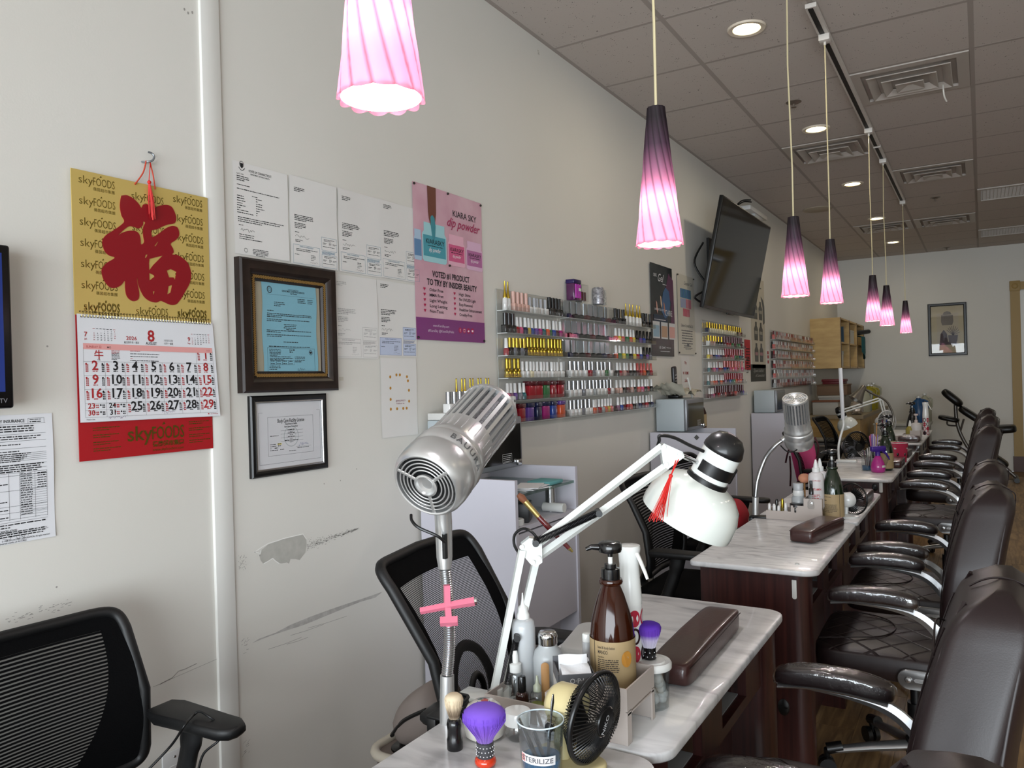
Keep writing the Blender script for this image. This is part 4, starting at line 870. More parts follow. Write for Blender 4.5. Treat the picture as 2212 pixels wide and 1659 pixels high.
# ------------------------------------------------------------------ calendar
GOLD = M('gold_foil', '#cdb368', .36, .3); GOLDD = M('gold_print', '#746427', .22, .75); CRED = M('calendar_red', '#a2141c', .4); LRED = M('lacquer_red', '#860a18', .35, coat=.1)
cy, cz = 1.035, 1.213
t = thing('wall_calendar', 'gold and red wall calendar with a large lucky character', 'calendar', (WALLX, cy, cz)); OFF = .012
T = SH(cy, cz, OFF)
MB(T).box((.002, 0, -.003), (.370, .345, -.001)).build('red_backing', CRED, t, smooth=0)
gb = MB(T).box((0, .342, -.002), (.3735, .682, .0)).build('gold_header', GOLD, t, smooth=0)
i = Ink(T, .0006)
def logo(u, v, s):
    i.txt('sky', u, v, .030 * s, 'l', -.008); i.txt('FOODS', u + .038 * s, v, .030 * s, 'l', -.004, fit=.060 * s); i.poly([(u + .057 * s, v + .023 * s), (u + .061 * s, v + .028 * s), (u + .063 * s, v + .024 * s)]); i.txt('蒨茵超市集團', u + .039 * s, v - .013 * s, .0098 * s, fit=.058 * s)
for u, vs_ in ((.016, [.652 - .0495 * q for q in range(7)] + [.352]), (.148, [.638, .560, .352]), (.265, [.652 - .0495 * q for q in range(7)] + [.352])):
    for v in vs_: logo(u + (.004 if v < .36 else 0), v, .92)
i.build('foil_logos', GOLDD, gb, smooth=0)
FU = [[(1060, 515), (1110, 512), (1170, 545), (1215, 590), (1238, 625), (1255, 595), (1285, 592), (1300, 600), (1345, 625), (1400, 605), (1460, 597), (1505, 612), (1530, 650), (1548, 700), (1545, 745), (1525, 765), (1480, 772), (1430, 790), (1380, 815), (1330, 825), (1328, 850), (1335, 885), (1370, 870), (1420, 835), (1470, 800), (1520, 785), (1560, 800), (1576, 840), (1572, 880), (1540, 915), (1500, 945), (1520, 985), (1527, 1020), (1515, 1040), (1560, 1045), (1610, 1075), (1655, 1120), (1680, 1190), (1682, 1250), (1665, 1310), (1620, 1390), (1590, 1440), (1550, 1485), (1500, 1490), (1450, 1470), (1410, 1455), (1370, 1470), (1310, 1455), (1265, 1420), (1235, 1370), (1212, 1310), (1203, 1250), (1199, 1262), (1205, 1310), (1218, 1380), (1215, 1430), (1190, 1455), (1155, 1455), (1120, 1430), (1100, 1390), (1092, 1330), (1090, 1275), (1060, 1310), (1020, 1335), (975, 1340), (940, 1320), (900, 1265), (882, 1200), (890, 1160), (930, 1115), (1000, 1070), (950, 1050), (910, 1010), (890, 950), (892, 910), (920, 870), (980, 830), (1040, 790), (1085, 745), (1060, 690), (1047, 620), (1050, 560)],
      [(1015, 885), (1060, 850), (1120, 830), (1180, 830), (1215, 855), (1230, 900), (1235, 950), (1263, 930), (1254, 870), (1255, 800), (1273, 757), (1255, 748), (1250, 780), (1215, 808), (1170, 795), (1125, 790), (1070, 830)],
      [(1380, 930), (1392, 925), (1365, 970), (1355, 965)], [(1275, 1045), (1295, 1038), (1285, 1065), (1268, 1075)], [(1310, 1080), (1430, 1050), (1400, 1080), (1345, 1135), (1308, 1185), (1305, 1120)], [(1308, 1205), (1350, 1225), (1355, 1240), (1310, 1275)],
      [(1465, 1185), (1500, 1170), (1552, 1195), (1540, 1270), (1525, 1245), (1485, 1245)], [(1480, 1325), (1515, 1310), (1500, 1380), (1470, 1398)], [(1340, 1370), (1358, 1370), (1345, 1410)]]
def fu_pt(a, b): q = wpt(a / 4.148, 300 + b / 4.148); return (q[0] - cy, q[1] - cz)
sp = []
for k, pts in enumerate(FU):
    P = [fu_pt(a, b) for a, b in pts]
    if k < 2: c = bez([(x, y, 0) for x, y in P + [P[0]]], len(P) * 4)[:-1]; P = [(q.x, q.y) for q in c]
    sp.append(P)
fv, ff = outline(sp, 'lucky_character')
mb = MB(T); mb.add([(x, y, .0016) for x, y in fv], ff)
for P in sp:
    n = len(P); mb.add([(x, y, .0) for x, y in P] + [(x, y, .0016) for x, y in P], [(q, (q + 1) % n, n + (q + 1) % n, n + q) for q in range(n)])
mb.build('lucky_character', LRED, gb, smooth=0)
def pw(u, v): return .004 + .007 * (1 - v / .25) * (.4 + .6 * (u / .38) ** 2) + .002 * math.sin(6 * u / .38 + 1) * (1 - v / .25)
TP = lambda p: Vector((OFF + p.z + pw(p.x, p.y - .09), p.x + .012 * max(0, .345 - p.y) / .25 * (p.x / .375 - .1), p.y - .004 * (p.x / .38)))
for k in range(3): MB(lambda p, k=k: TP(p + Vector((.0006 * k, -.0006 * k, -.0012 * k)))).grid(lambda a, b: Vector((.002 + a * .373, .092 + b * .252, 0)), 14, 12).build('calendar_page', PAPER2, t, smooth=60)
BK, RD, PK = Ink(TP, .0006), Ink(TP, .0006), Ink(TP, .0004)
U0, U1, V0, V1 = .014, .366, .102, .262; cw = (U1 - U0) / 7; rh = (V1 - V0 + .004) / 5
PK.rect(U0, .262, U1, .276); PK.build('weekday_band', M('pink_band', '#d99a97', .6), t, smooth=0)
for q, (n_, c_) in enumerate(zip(('SUNDAY', 'MONDAY', 'TUESDAY', 'WEDNESDAY', 'THURSDAY', 'FRIDAY', 'SATURDAY'), '日一二三四五六')): (RD if q in (0, 6) else BK).txt(n_ + ' ' + c_, U0 + cw * (q + .5), .2655, .0072, 'c', .004, fit=.036 if q != 3 else .042)
for r_ in range(5):
    BK.rect(U0, V0 + rh * r_ - .0002, U1, V0 + rh * r_ + .0002)
for q in range(8): BK.rect(U0 + cw * q - .0002, V0, U0 + cw * q + .0002, V0 + rh * (4 if 0 < q < 6 else 5))
BK.rect(U0, V0 + rh * .5, U0 + 2 * cw, V0 + rh * .5 + .0003)
def day(d, u, v, s, red):
    I = RD if red else BK; I.txt(str(d), u + cw * .52 * (1 if s > .6 else .55), v + rh * (.40 if s > .6 else .14), .0315 * s, 'c', .022)
    if s > .6: I.words(u + cw * .52, v + rh * .28, cw * .24, .0032, al='c', rng=rg)
    RD.disc(u + cw * (.11 if s > .6 else .42), v + rh * (.84 if s > .6 else .36), .0021); BK.disc(u + cw * (.88 if s > .6 else .72), v + rh * (.84 if s > .6 else .36), .0021)
    for kk in range(4 if s > .6 else 2):
        for J, uu in ((RD, .08 if s > .6 else .5), (BK, .84 if s > .6 else .80)): J.rect(u + cw * uu, v + rh * (.70 if s > .6 else .30) - kk * .0048, u + cw * uu + .0028, v + rh * (.70 if s > .6 else .30) - kk * .0048 + .0032); J.rect(u + cw * uu + .0036, v + rh * (.70 if s > .6 else .30) - kk * .0048, u + cw * uu + .0062, v + rh * (.70 if s > .6 else .30) - kk * .0048 + .0032)
for d in range(1, 32):
    idx = d + 5; c_, r_ = idx % 7, idx // 7; u = U0 + cw * c_
    if d in (23, 24, 30, 31): day(d, u, V0 + rh * (.5 if d < 29 else 0), .55, c_ in (0, 6))
    else: day(d, u, V0 + rh * (4 - r_), 1, c_ in (0, 6))
RD.txt('8', .188, .287, .040, 'c', .022); BK.txt('AUGUST', .188, .2785, .0095, 'c', .01, fit=.030); RD.txt('2026', .135, .288, .013, 'c', .016, fit=.028); BK.txt('歲次丙午年・馬年', .135, .2795, .0065, 'c', fit=.04); BK.txt('六月廿五立秋', .236, .2885, .006, 'c', fit=.026); BK.txt('七月十一處暑', .236, .281, .006, 'c', fit=.026)
for (nm, ab, u, off_, nd, un) in (('7', 'Jul.', .036, 3, 31, .024), ('9', 'Sep.', .302, 2, 30, .30)):
    RD.txt(nm, un - .003, .292, .0155, 'c', .02); RD.txt(ab, un - .003, .2845, .0058, 'c', .01)
    for q in range(7): (RD if q in (0, 6) else BK).words(u + .002 + q * .0085, .3105, .006, .002, rng=rg)
    for d in range(1, nd + 1):
        x = d - 1 + off_; (RD if x % 7 in (0, 6) else BK).txt(str(d), u + .005 + (x % 7) * .0085, .3045 - (x // 7) * .0052, .0042, 'c', .01)
RD.txt('牛', U0 + cw * .72, V0 + rh * 4.22, .024, 'c', .012); BK.txt('Ox', U0 + cw * .72, V0 + rh * 4.08, .0055, 'c'); RD.words(U0 + cw * 1.35, V0 + rh * 4.80, .022, .002, 3, rng=rg); BK.words(U0 + cw * 1.35, V0 + rh * 4.62, .022, .002, 6, 1.5, rng=rg)
BK.words(U0 + cw * 2.3, V0 + rh * 4.62, .085, .0022, rng=rg); BK.words(U0 + cw * 2.3, V0 + rh * 4.42, .075, .0022, rng=rg); BK.words(U0 + cw * 2.3, V0 + rh * 4.1, .08, .0026, rng=rg); RD.words(U0 + cw * 2.3, V0 + rh * 4.82, .03, .002, rng=rg); RD.words(U0 + cw * 2.3, V0 + rh * 4.26, .008, .002, rng=rg)
BK.txt('Printed in China', .016, .0955, .0045, fit=.02); RD.txt('US Holidays', .368, .0968, .005, 'r', fit=.022); RD.rect(.338, .097, .342, .1)
BK.build('black_print', BLACKINK, t, smooth=0); RD.build('red_print', REDINK, t, smooth=0)
PN = Ink(TP, .0008); PN.scrawl(.068, .0985, .042, .006, .0006, rg, 16); PN.scrawl(.208, .107, .034, .006, .0006, rg, 12); PN.line([(.255, .112), (.285, .118)], .0006); PN.build('pen_notes', M('ink_purple', '#6a5078', .6), t, smooth=0)
i = Ink(T, .0002); i.txt('sky', .120, .038, .052, 'l', .006); i.txt('FOODS', .186, .038, .046, 'l', .008, fit=.094); i.poly([(.216, .073), (.222, .081), (.226, .075)]); i.txt('蒨茵超市集團', .188, .020, .015, 'l', .02, fit=.09); i.txt('www.skyfoodsco.com', .188, .008, .010, 'l', 0, fit=.09)
for u in (.035, .295):
    for v in (.075, .058, .041, .026): i.words(u, v, .07, .003, 2, 1.8, rng=rg)
i.build('gold_print', GOLDD, t, smooth=0)
mb = MB(T); mbr = MB(T)
for k in range(46):
    u = .010 + k * .00785
    mb.box((u, .3485, .0002), (u + .0035, .3515, .0012)); mb.box((u, .336, .005), (u + .0035, .339, .0062)); mbr.tube([(u + .0017, .350, .001), (u + .0017, .347, .0065), (u + .0017, .342, .008), (u + .0017, .3375, .0068)], .0009, 5)
mb.build('binding_holes', M('hole_black', '#1a1714', .6), t, smooth=0)['kind'] = 'stuff'; mbr.build('wire_binding', M('wire_gold', '#c9b67a', .3, .8), t, smooth=0)['kind'] = 'stuff'
# hook, cord and tassel
hk = wpt(315, 344)
h = thing('wall_hook', 'small grey metal hook above the calendar', 'hook', (WALLX, hk[0], hk[1]))
MB().tube(bez([(WALLX - .002, hk[0] - .012, hk[1] - .009), (WALLX + .014, hk[0] - .006, hk[1] - .010), (WALLX + .020, hk[0] + .004, hk[1] - .006), (WALLX + .021, hk[0] + .009, hk[1] + .004), (WALLX + .019, hk[0] + .006, hk[1] + .012), (WALLX + .016, hk[0] - .004, hk[1] + .015)], 24), .0026, 8).build('bent_wire', M('zinc', '#8b9094', .4, .8), h, world=True)
CORDM = M('red_cord', '#b8402a', .7); TASS = M('tassel_red', '#c81f1a', .6)
a, b = wpt(284, 400), wpt(328, 411)
for q in (a, b): MB().tube(bez([(WALLX + .014, q[0], q[1]), (WALLX + .016, (q[0] + hk[0]) / 2 + .001, (q[1] + hk[1] - .008) / 2), (WALLX + .013, hk[0] - .004 + (.006 if q is b else -.004), hk[1] - .008)], 12), .0018, 6).build('hanging_cord', CORDM, t, world=True)
k0 = wpt(313, 396)
MB().tube([(WALLX + .015, hk[0] + .002, hk[1] - .01), (WALLX + .017, k0[0], k0[1] + .004)], .0012, 6).build('tassel_cord', TASS, t, world=True)
mb = MB().ball((WALLX + .018, k0[0], k0[1]), .005, 10, 6); r = random.Random(5)
for k in range(34):
    a_, rr = r.uniform(0, 6.28), r.uniform(.001, .007); l = r.uniform(.078, .096); mb.tube([(WALLX + .018 + .002 * math.cos(a_), k0[0] + .002 * math.sin(a_), k0[1] - .002), (WALLX + .018 + rr * math.cos(a_), k0[0] + .004 + rr * math.sin(a_), k0[1] - .045), (WALLX + .017 + rr * math.cos(a_), k0[0] + .007 + 1.15 * rr * math.sin(a_), k0[1] - l)], .0007, 4)
mb.build('tassel', TASS, t, world=True)
# ------------------------------------------------------------------ framed tax permit and framed licence
def frame4(mb, y0, z0, w_, h, fw, d, prof):
    """mitred moulding: prof = [(inset, height)] from the outer edge inwards"""
    vs = []
    for ins, hh in prof: vs += [(ins, ins, hh), (w_ - ins, ins, hh), (w_ - ins, h - ins, hh), (ins, h - ins, hh)]
    fs = [(4 * k + e, 4 * k + (e + 1) % 4, 4 * (k + 1) + (e + 1) % 4, 4 * (k + 1) + e) for k in range(len(prof) - 1) for e in range(4)]
    return mb.add(vs, fs)
y0, z0, w_, h = wrect((505, 560), (721, 848)); z0, h = 1.36, .387
t = thing('framed_permit', 'dark wooden picture frame with rope edge around a blue permit', 'picture frame', (WALLX, y0, z0)); T = SH(y0, z0, 0)
DW = M('dark_frame_wood', '#241813', .35, var=(30, .8, '#120b08')); ROPE = M('rope_gold', '#9c7a45', .4, .5)
frame4(MB(T), y0, z0, w_, h, 0, 0, [(0, 0), (0, .022), (.006, .027), (.014, .026), (.030, .030), (.038, .026), (.044, .019), (.056, .019), (.062, .013), (.062, .008)]).build('moulding', DW, t, smooth=25)
mb = MB(T); q = .050
for (a, b) in (((q, q), (w_ - q, q)), ((w_ - q, q), (w_ - q, h - q)), ((w_ - q, h - q), (q, h - q)), ((q, h - q), (q, q))):
    L_ = math.hypot(b[0] - a[0], b[1] - a[1]); n = int(L_ / .0062); dx, dy = (b[0] - a[0]) / L_, (b[1] - a[1]) / L_
    for k in range(n):
        s_ = (k + .5) / n * L_; c = (a[0] + dx * s_, a[1] + dy * s_); mb.tube([(c[0] - dx * .004 - dy * .004, c[1] - dy * .004 + dx * .004, .0195), (c[0] + dx * .004 + dy * .004, c[1] + dy * .004 - dx * .004, .0195)], .0021, 5)
mb.build('rope_edge', ROPE, t, smooth=60)['kind'] = 'stuff'
MB(T).box((.058, .058, .004), (w_ - .058, h - .058, .008)).build('mat_board', M('mat_beige', '#a8a08c', .8), t, smooth=0)
py0, pz0, pw_, ph = wrect((559, 606), (682, 815)); pu, pv = py0 - y0, pz0 - z0
bl = lambda u, v: .0006 * (1 + math.sin(9 * v / ph))
T2 = lambda p: Vector((.0095 + p.z + bl(p.x, p.y), pu + p.x + .004 * math.sin(10 * p.y / ph) * .5, pv + p.y))
pm_ = MB(T2).grid(lambda a, b: Vector((a * pw_, b * ph, 0)), 6, 14).build('blue_permit', M('blue_paper', '#7fb3c4', .7), t, smooth=60)
i = Ink(T2, .0006); s = pw_ / .215; s = pw_ / .225
i.txt('STATE OF CONNECTICUT', pw_ * .56, ph * .925, .006, 'c', 0, .2, fit=pw_ * .2); i.txt('DEPARTMENT OF REVENUE SERVICES', pw_ * .56, ph * .905, .0075, 'c', .012, fit=pw_ * .42); i.txt('Tax Permit', pw_ * .56, ph * .885, .0075, 'c', .01, fit=pw_ * .13)
i.ring(pw_ * .13, ph * .915, .0095, .0022, .0105); i.ring(pw_ * .13, ph * .915, .005, .001); i.rect(pw_ * .08, ph * .866, pw_ * .95, ph * .8675)
for k in range(3): i.words(pw_ * .63, ph * (.838 - .018 * k), pw_ * .15, .003, rng=rg); i.words(pw_ * .82, ph * (.838 - .018 * k), pw_ * .1, .003, rng=rg)
i.words(pw_ * .2, ph * .785, pw_ * .2, .0032, 3, 1.6, rng=rg); i.words(pw_ * .08, ph * .695, pw_ * .12, .003, rng=rg)
for v, n_ in ((.665, 3), (.605, 2), (.49, 2), (.445, 2)): i.words(pw_ * .08, ph * v, pw_ * .86, .0032, n_, 1.5, last=.3, rng=rg)
i.words(pw_ * .5, ph * .558, pw_ * .24, .0032, 4, 1.6, 'c', rng=rg); i.words(pw_ * .5, ph * .372, pw_ * .28, .0032, 1, 1, 'c', rng=rg); i.words(pw_ * .1, ph * .322, pw_ * .78, .0034, rng=rg); i.box_(pw_ * .07, ph * .03, pw_ * .94, ph * .312, .0007)
i.words(pw_ * .1, ph * .292, pw_ * .22, .0028, 5, 1.6, rng=rg); i.words(pw_ * .46, ph * .288, pw_ * .1, .004, 2, 1.6, rng=rg); i.words(pw_ * .1, ph * .215, pw_ * .42, .003, 3, 1.5, rng=rg); i.words(pw_ * .55, ph * .215, pw_ * .2, .003, 4, 1.6, rng=rg)
for k in range(4): i.box_(pw_ * (.1 + .11 * k), ph * .135, pw_ * (.21 + .11 * k), ph * .182, .0006); i.words(pw_ * (.115 + .11 * k), ph * .17, pw_ * .07, .0026, rng=rg); i.words(pw_ * (.115 + .11 * k), ph * .143, pw_ * .07, .003, rng=rg)
i.words(pw_ * .09, ph * .118, pw_ * .22, .003, 3, 1.6, rng=rg); i.scrawl(pw_ * .6, ph * .085, pw_ * .14, .007, .0007, rg); i.rect(pw_ * .59, ph * .075, pw_ * .92, ph * .0765); i.words(pw_ * .6, ph * .06, pw_ * .25, .003, 2, 1.5, rng=rg); i.words(pw_ * .09, ph * .04, pw_ * .38, .0034, rng=rg)
i.ring(pw_ * .86, ph * .27, .007, .0012, .008); i.poly([(pw_ * .83, ph * .28), (pw_ * .89, ph * .28), (pw_ * .86, ph * .25)]); i.build('permit_print', BLACKINK, pm_, smooth=0)
MB(T).add([(.058, .058, .015), (w_ - .058, .058, .015), (w_ - .058, h - .058, .015), (.058, h - .058, .015)], [(0, 1, 2, 3)]).build('glazing', M('glazing', '#ffffff', .015, clear=.97), t, smooth=0)
y0, z0, w_, h = wrect((534, 853), (701, 1033)); z0, h = 1.113, .238; w_ = .305
t = thing('framed_licence', 'thin black frame with a body care facility licence', 'picture frame', (WALLX, y0, z0)); T = SH(y0, z0, 0)
frame4(MB(T), 0, 0, w_, h, 0, 0, [(0, 0), (0, .010), (.004, .014), (.012, .015), (.018, .012)]).build('moulding', M('frame_black', '#0b0b0c', .3), t, smooth=30)
frame4(MB(T), 0, 0, w_, h, 0, 0, [(.0175, .0125), (.0205, .013), (.0225, .011), (.0225, .006)]).build('silver_lip', STEEL, t, smooth=30)
pg = MB(T).box((.018, .018, .003), (w_ - .018, h - .018, .006)).build('certificate', M('paper_pale', '#cfcfd2', .7), t, smooth=0)
i = Ink(T, .0064); i.box_(.066, .058, .248, .173, .0006); i.line([(.048, .187), (.033, .187), (.033, .035), (.278, .035), (.278, .187), (.263, .187)], .0006)
i.txt('Body Care Facility License', .157, .155, .0165, 'c', .014, .12, fit=.108); i.txt('Department of Health', .157, .1475, .008, 'c', .012, fit=.048); i.txt('New Haven, Connecticut', .157, .1395, .008, 'c', .012, fit=.054)
for v in (.130, .120, .109, .098): i.rect(.115, v, .205, v + .0005); i.words(.157, v + .0014, .03 if v > .1 else .06, .003, 1, 1, 'c', rng=rg); i.words(.157, v - .0044, .014, .0022, 1, 1, 'c', rng=rg)
i.words(.074, .116, .034, .0026, rng=rg)
for k, a in enumerate((.025, .024, .006, .034)): i.words(.073, .091 - k * .0058, a, .0026, rng=rg); i.words(.103 if k < 2 else .09 if k == 2 else .112, .091 - k * .0058, .015, .0034, rng=rg)
i.rect(.175, .078, .238, .0784); i.words(.18, .074, .052, .0026, rng=rg); i.words(.146, .067, .03, .0024, rng=rg); i.build('printed_text', BLACKINK, pg, smooth=0)
i = Ink(T, .0062); i.ring(.157, .112, .030, .003, .032); i.ring(.157, .112, .019, .0015); i.build('seal', M('ink_seal', '#b3b9bb', .7), pg, smooth=0)
i = Ink(T, .0066); i.scrawl(.186, .083, .04, .010, .0007, rg); i.build('signature', M('ink_blue_pen', '#3c5590', .6), pg, smooth=0)
i = Ink(T, .0061); i.rect(.102, .0895, .118, .094); i.build('highlighter', M('ink_yellow', '#d8c860', .6), pg, smooth=0)
MB(T).add([(.02, .02, .0088), (w_ - .02, .02, .0088), (w_ - .02, h - .02, .0088), (.02, h - .02, .0088)], [(0, 1, 2, 3)]).build('glazing', M('glazing'), t, smooth=0)
# ------------------------------------------------------------------ dip powder poster
y0, z0, w_, h = wrect((889, 392), (1041, 745)); z0, h = 1.54, .592; w_ = .47; y0 = 2.322
def bgmat(name, c0, c1, sc):
    m, nt, b, L = nodes_of(name); tc = nt.nodes.new('ShaderNodeTexCoord'); n = nt.nodes.new('ShaderNodeTexNoise'); n.inputs['Scale'].default_value = sc; n.inputs['Detail'].default_value = 3; L.new(tc.outputs['Object'], n.inputs['Vector'])
    rp = nt.nodes.new('ShaderNodeValToRGB'); rp.color_ramp.elements[0].position = .35; rp.color_ramp.elements[1].position = .7; rp.color_ramp.elements[0].color = (*lin(c0), 1); rp.color_ramp.elements[1].color = (*lin(c1), 1); L.new(n.outputs[0], rp.inputs[0]); L.new(rp.outputs[0], b.inputs['Base Color']); b.inputs['Roughness'].default_value = .25; return m
wv = lambda u, v: .002 + .0012 * (1 + math.sin(9 * u))
t, T = sheet('dip_powder_poster', 'pink dip powder poster with finger, jars and purple footer', 'poster', y0, z0, w_, h, bgmat('poster_pink', '#c89ba9', '#d7b3bd', 5), .001, wv, nu=16, nv=20)
def art(col, fn, w=.0005, name='printed_art', rough=.35):
    i = Ink(T, w + .0008); fn(i); return i.build(name, col if not isinstance(col, str) else M('art_' + col.strip('#'), col, rough), t, smooth=0)
art('#7d3b76', lambda i: [i.rect(w_ * k / 16, 0, w_ * (k + 1) / 16, .085) for k in range(16)], .0004, 'purple_footer')
def jarv(I, u, v, W_, H_, base): 
    I.poly([(u, v + H_ * .06), (u + W_ * .06, v), (u + W_ * .94, v), (u + W_, v + H_ * .06), (u + W_, v + H_ * .70), (u + W_ * .93, v + H_ * .78), (u + W_ * .93, v + H_), (u + W_ * .07, v + H_), (u + W_ * .07, v + H_ * .78), (u, v + H_ * .70)])
jars = [(-.0, .30, .045, .115, '#5f84ab', '#a9c0d6'), (.05, .300, .155, .150, '#4a97a6', '#9fcdd4'), (.215, .302, .12, .125, '#cc5c86', '#e2aec0'), (.345, .300, .122, .118, '#b06a9a', '#d9b2cc')]
for (u, v, W_, H_, c1, c2) in jars:
    art(c2, lambda i: jarv(i, u, v, W_, H_, 0), .0005); art(c1, lambda i: i.rect(u + W_ * .04, v + H_ * .14, u + W_ * .96, v + H_ * .68), .0007)
    if W_ > .1: art(BLACKINK, lambda i: (i.txt('KIARASKY', u + W_ * .52, v + H_ * .47, .026 * W_ / .155, 'c', .006, fit=W_ * .78), i.words(u + W_ * .52, v + H_ * .41, W_ * .7, .004, 1, 1, 'c', rng=rg)), .0010, 'jar_lettering'); art('#f0e6ea', lambda i: i.txt('dip powder', u + W_ * .5, v + H_ * .27, .024 * W_ / .155, 'c', .0, .35, fit=W_ * .5), .0010, 'jar_script')
art('#6d3f33', lambda i: i.poly([(.088, h), (.143, h), (.141, h - .10), (.136, h - .125), (.130, h - .15), (.104, h - .15), (.094, h - .125), (.090, h - .10)]), .0008, 'printed_finger')
art('#3f8793', lambda i: i.poly([(.104, h - .118), (.116, h - .108), (.130, h - .118), (.136, h - .15), (.132, h - .19), (.121, h - .215), (.112, h - .19), (.105, h - .15)]), .0010, 'printed_nail')
art(BLACKINK, lambda i: (i.txt('KIARA SKY', .34, .502, .036, 'c', .004, fit=.175), i.txt('VOTED #1 PRODUCT', .235, .245, .033, 'c', .022, fit=.255), i.txt('TO TRY BY INSIDER BEAUTY', .245, .212, .033, 'c', .022, fit=.345)), .0009, 'printed_text')
art('#a3305a', lambda i: i.txt('dip powder', .33, .458, .052, 'c', .012, .45, fit=.245), .0009, 'printed_script')
def feats(i):
    for k, s_ in enumerate(('Odor Free', 'MMA Free', 'Light Weight', 'Long Lasting', 'Non-Toxic')): i.txt(s_, .085, .188 - k * .0205, .017, 'l', .008, fit=[.09, .09, .115, .115, .09][k])
    for k, s_ in enumerate(('High Shine', 'No UV/LED Light', 'Easy Removal', 'Healthier Enhancement', 'Cruelty-Free')): i.txt(s_, .282, .186 - k * .0205, .017, 'l', .008, fit=[.085, .125, .1, .17, .095][k])
art(BLACKINK, feats, .0009, 'printed_list')
def hearts(i):
    for u, v0 in ((.055, .194), (.252, .192)):
        for k in range(5): v = v0 - k * .0205; i.poly([(u, v - .007), (u + .007, v + .002), (u + .006, v + .005), (u + .003, v + .006), (u, v + .003), (u - .003, v + .006), (u - .006, v + .005), (u - .007, v + .002)])
art('#b01e4e', hearts, .0009, 'printed_hearts')
art('#d8c4d6', lambda i: (i.txt('www.KiaraSky.com', .155, .052, .014, 'c', .0, fit=.105), i.txt('#KiaraSky @KiaraSkyNails', .155, .032, .014, 'c', 0, fit=.17)), .0009, 'footer_text')
art('#a81e55', lambda i: [i.disc(.285 + .03 * k, .046, .012) for k in range(4)], .0008, 'footer_icons'); art('#f0dfe8', lambda i: (i.txt('f', .285, .040, .017, 'c', .01), i.box_(.309, .040, .321, .052, .0015), i.poly([(.338, .043), (.347, .05), (.352, .045), (.347, .04)]), i.rect(.369, .042, .381, .05)), .0010, 'icon_marks')
pin = M('pin_dark', '#2b2622', .3, .5); mb = MB(SH(0, 0, 0))
for k, (u, v) in enumerate(((.008, h - .008), (.222, h - .006), (w_ - .008, h - .01), (.222, .300), (.008, .008), (w_ - .008, .008))): MB(T).ball((u, v, .003), .005, 10, 6).build('push_pin', pin, t)
# ------------------------------------------------------------------ the posters farther along
y0, z0, w_, h = wrect((1401, 567), (1454, 769)); z0, h = 1.515, .60
wv = lambda u, v: .002 + .003 * (1 + math.sin(3 * u + 3 * v))
t, T = sheet('gel_polish_poster', 'dark gel polish poster with blue nails and three bottles', 'poster', y0, z0, w_, h, bgmat('poster_dark', '#1c2023', '#3f4547', 6), .001, wv, nu=10, nv=16)
art('#3d5f86', lambda i: i.poly([(.18, .30), (.22, .42), (.27, .46), (.34, .44), (.36, .36), (.33, .28), (.25, .25)]), .0005, 'printed_hand'); art('#5e3a55', lambda i: i.poly([(.28, .46), (.34, .56), (.43, .52), (.44, .20), (.36, .22), (.38, .36)]), .0004, 'printed_figure'); art('#1f3348', lambda i: i.rect(.04, .19, .30, .27), .0004, 'printed_sea')
for a, c_ in (((.085, .36), '#c99a8e'), ((.165, .40), '#cdb199'), ((.225, .36), '#b07866')): art(c_, lambda i: i.poly([(a[0], a[1]), (a[0] + .02, a[1] - .01), (a[0] + .035, a[1] - .06), (a[0] + .025, a[1] - .085), (a[0] + .008, a[1] - .06)]), .0007, 'printed_nail')
art('#cfd2d4', lambda i: [i.rect(.02 + .15 * k, .115, .145 + .15 * k, .225) for k in range(3)], .0006, 'bottle_panels')
for k, c_ in enumerate(('#8fb0c4', '#b5967c', '#d3a29a')): art(c_, lambda i: i.rect(.028 + .15 * k, .125, .137 + .15 * k, .20), .0008, 'bottle_front')
art('#d9d9dc', lambda i: (i.txt('CREATE', .05, .515, .03, 'l', .01, fit=.06), i.txt('Gel', .12, .49, .075, 'l', 0, .4), i.words(.22, .475, .08, .006, rng=rg), i.txt('SOMETHING YOU LOVE TO', .055, .298, .02, 'l', .005, fit=.19), i.txt('CHIRE', .25, .272, .055, 'l', 0, fit=.14), i.words(.05, .236, .22, .007, rng=rg), i.txt('LE CHAT', .13, .05, .02, 'l', .012, fit=.12), i.words(.26, .055, .1, .005, rng=rg), i.words(.15, .03, .19, .006, rng=rg)), .0009, 'printed_text')
y0, z0, w_, h = wrect((1460, 590), (1501, 766)); z0, h = 1.535, .565
t, T = sheet('crystal_gel_poster', 'off-white poster with blue and pink gel tubes', 'poster', y0, z0, w_, h, M('poster_cream', '#c6c2b6', .5), .001, lambda u, v: .002 + .002 * (1 + math.sin(5 * u + 4 * v)), nu=10, nv=12)
for k in range(8): art('#2f7596' if k % 2 else '#3f6ea8', lambda i: i.rect(.06 + .03 * k, .40, .083 + .03 * k, .465), .0006, 'printed_tubes'); art('#c9788c' if k > 3 else '#9aa3c4', lambda i: i.rect(.06 + .03 * k, .33, .083 + .03 * k, .395), .0006, 'printed_tubes')
for k in range(5): art('#c2566e', lambda i: i.rect(.11 + .03 * k, .27, .133 + .03 * k, .325), .0006, 'printed_tubes')
art(GREYINK, lambda i: (i.txt('Crystal Gel', .14, .497, .035, 'l', 0, .3, fit=.2), i.txt('Décor Crystal Gel 2.0', .19, .195, .028, 'c', .004, fit=.26), i.words(.19, .165, .25, .010, 7, 1.8, 'c', rng=rg), i.words(.20, .045, .2, .006, 2, 1.5, 'c', rng=rg), i.rect(.18, .06, .22, .08)), .0008, 'printed_text')
for u, v in ((.008, h - .01), (w_ - .008, h - .01), (.008, .01), (w_ - .008, .01)): MB(T).ball((u, v, .003), .006, 8, 5).build('push_pin', pin, t)
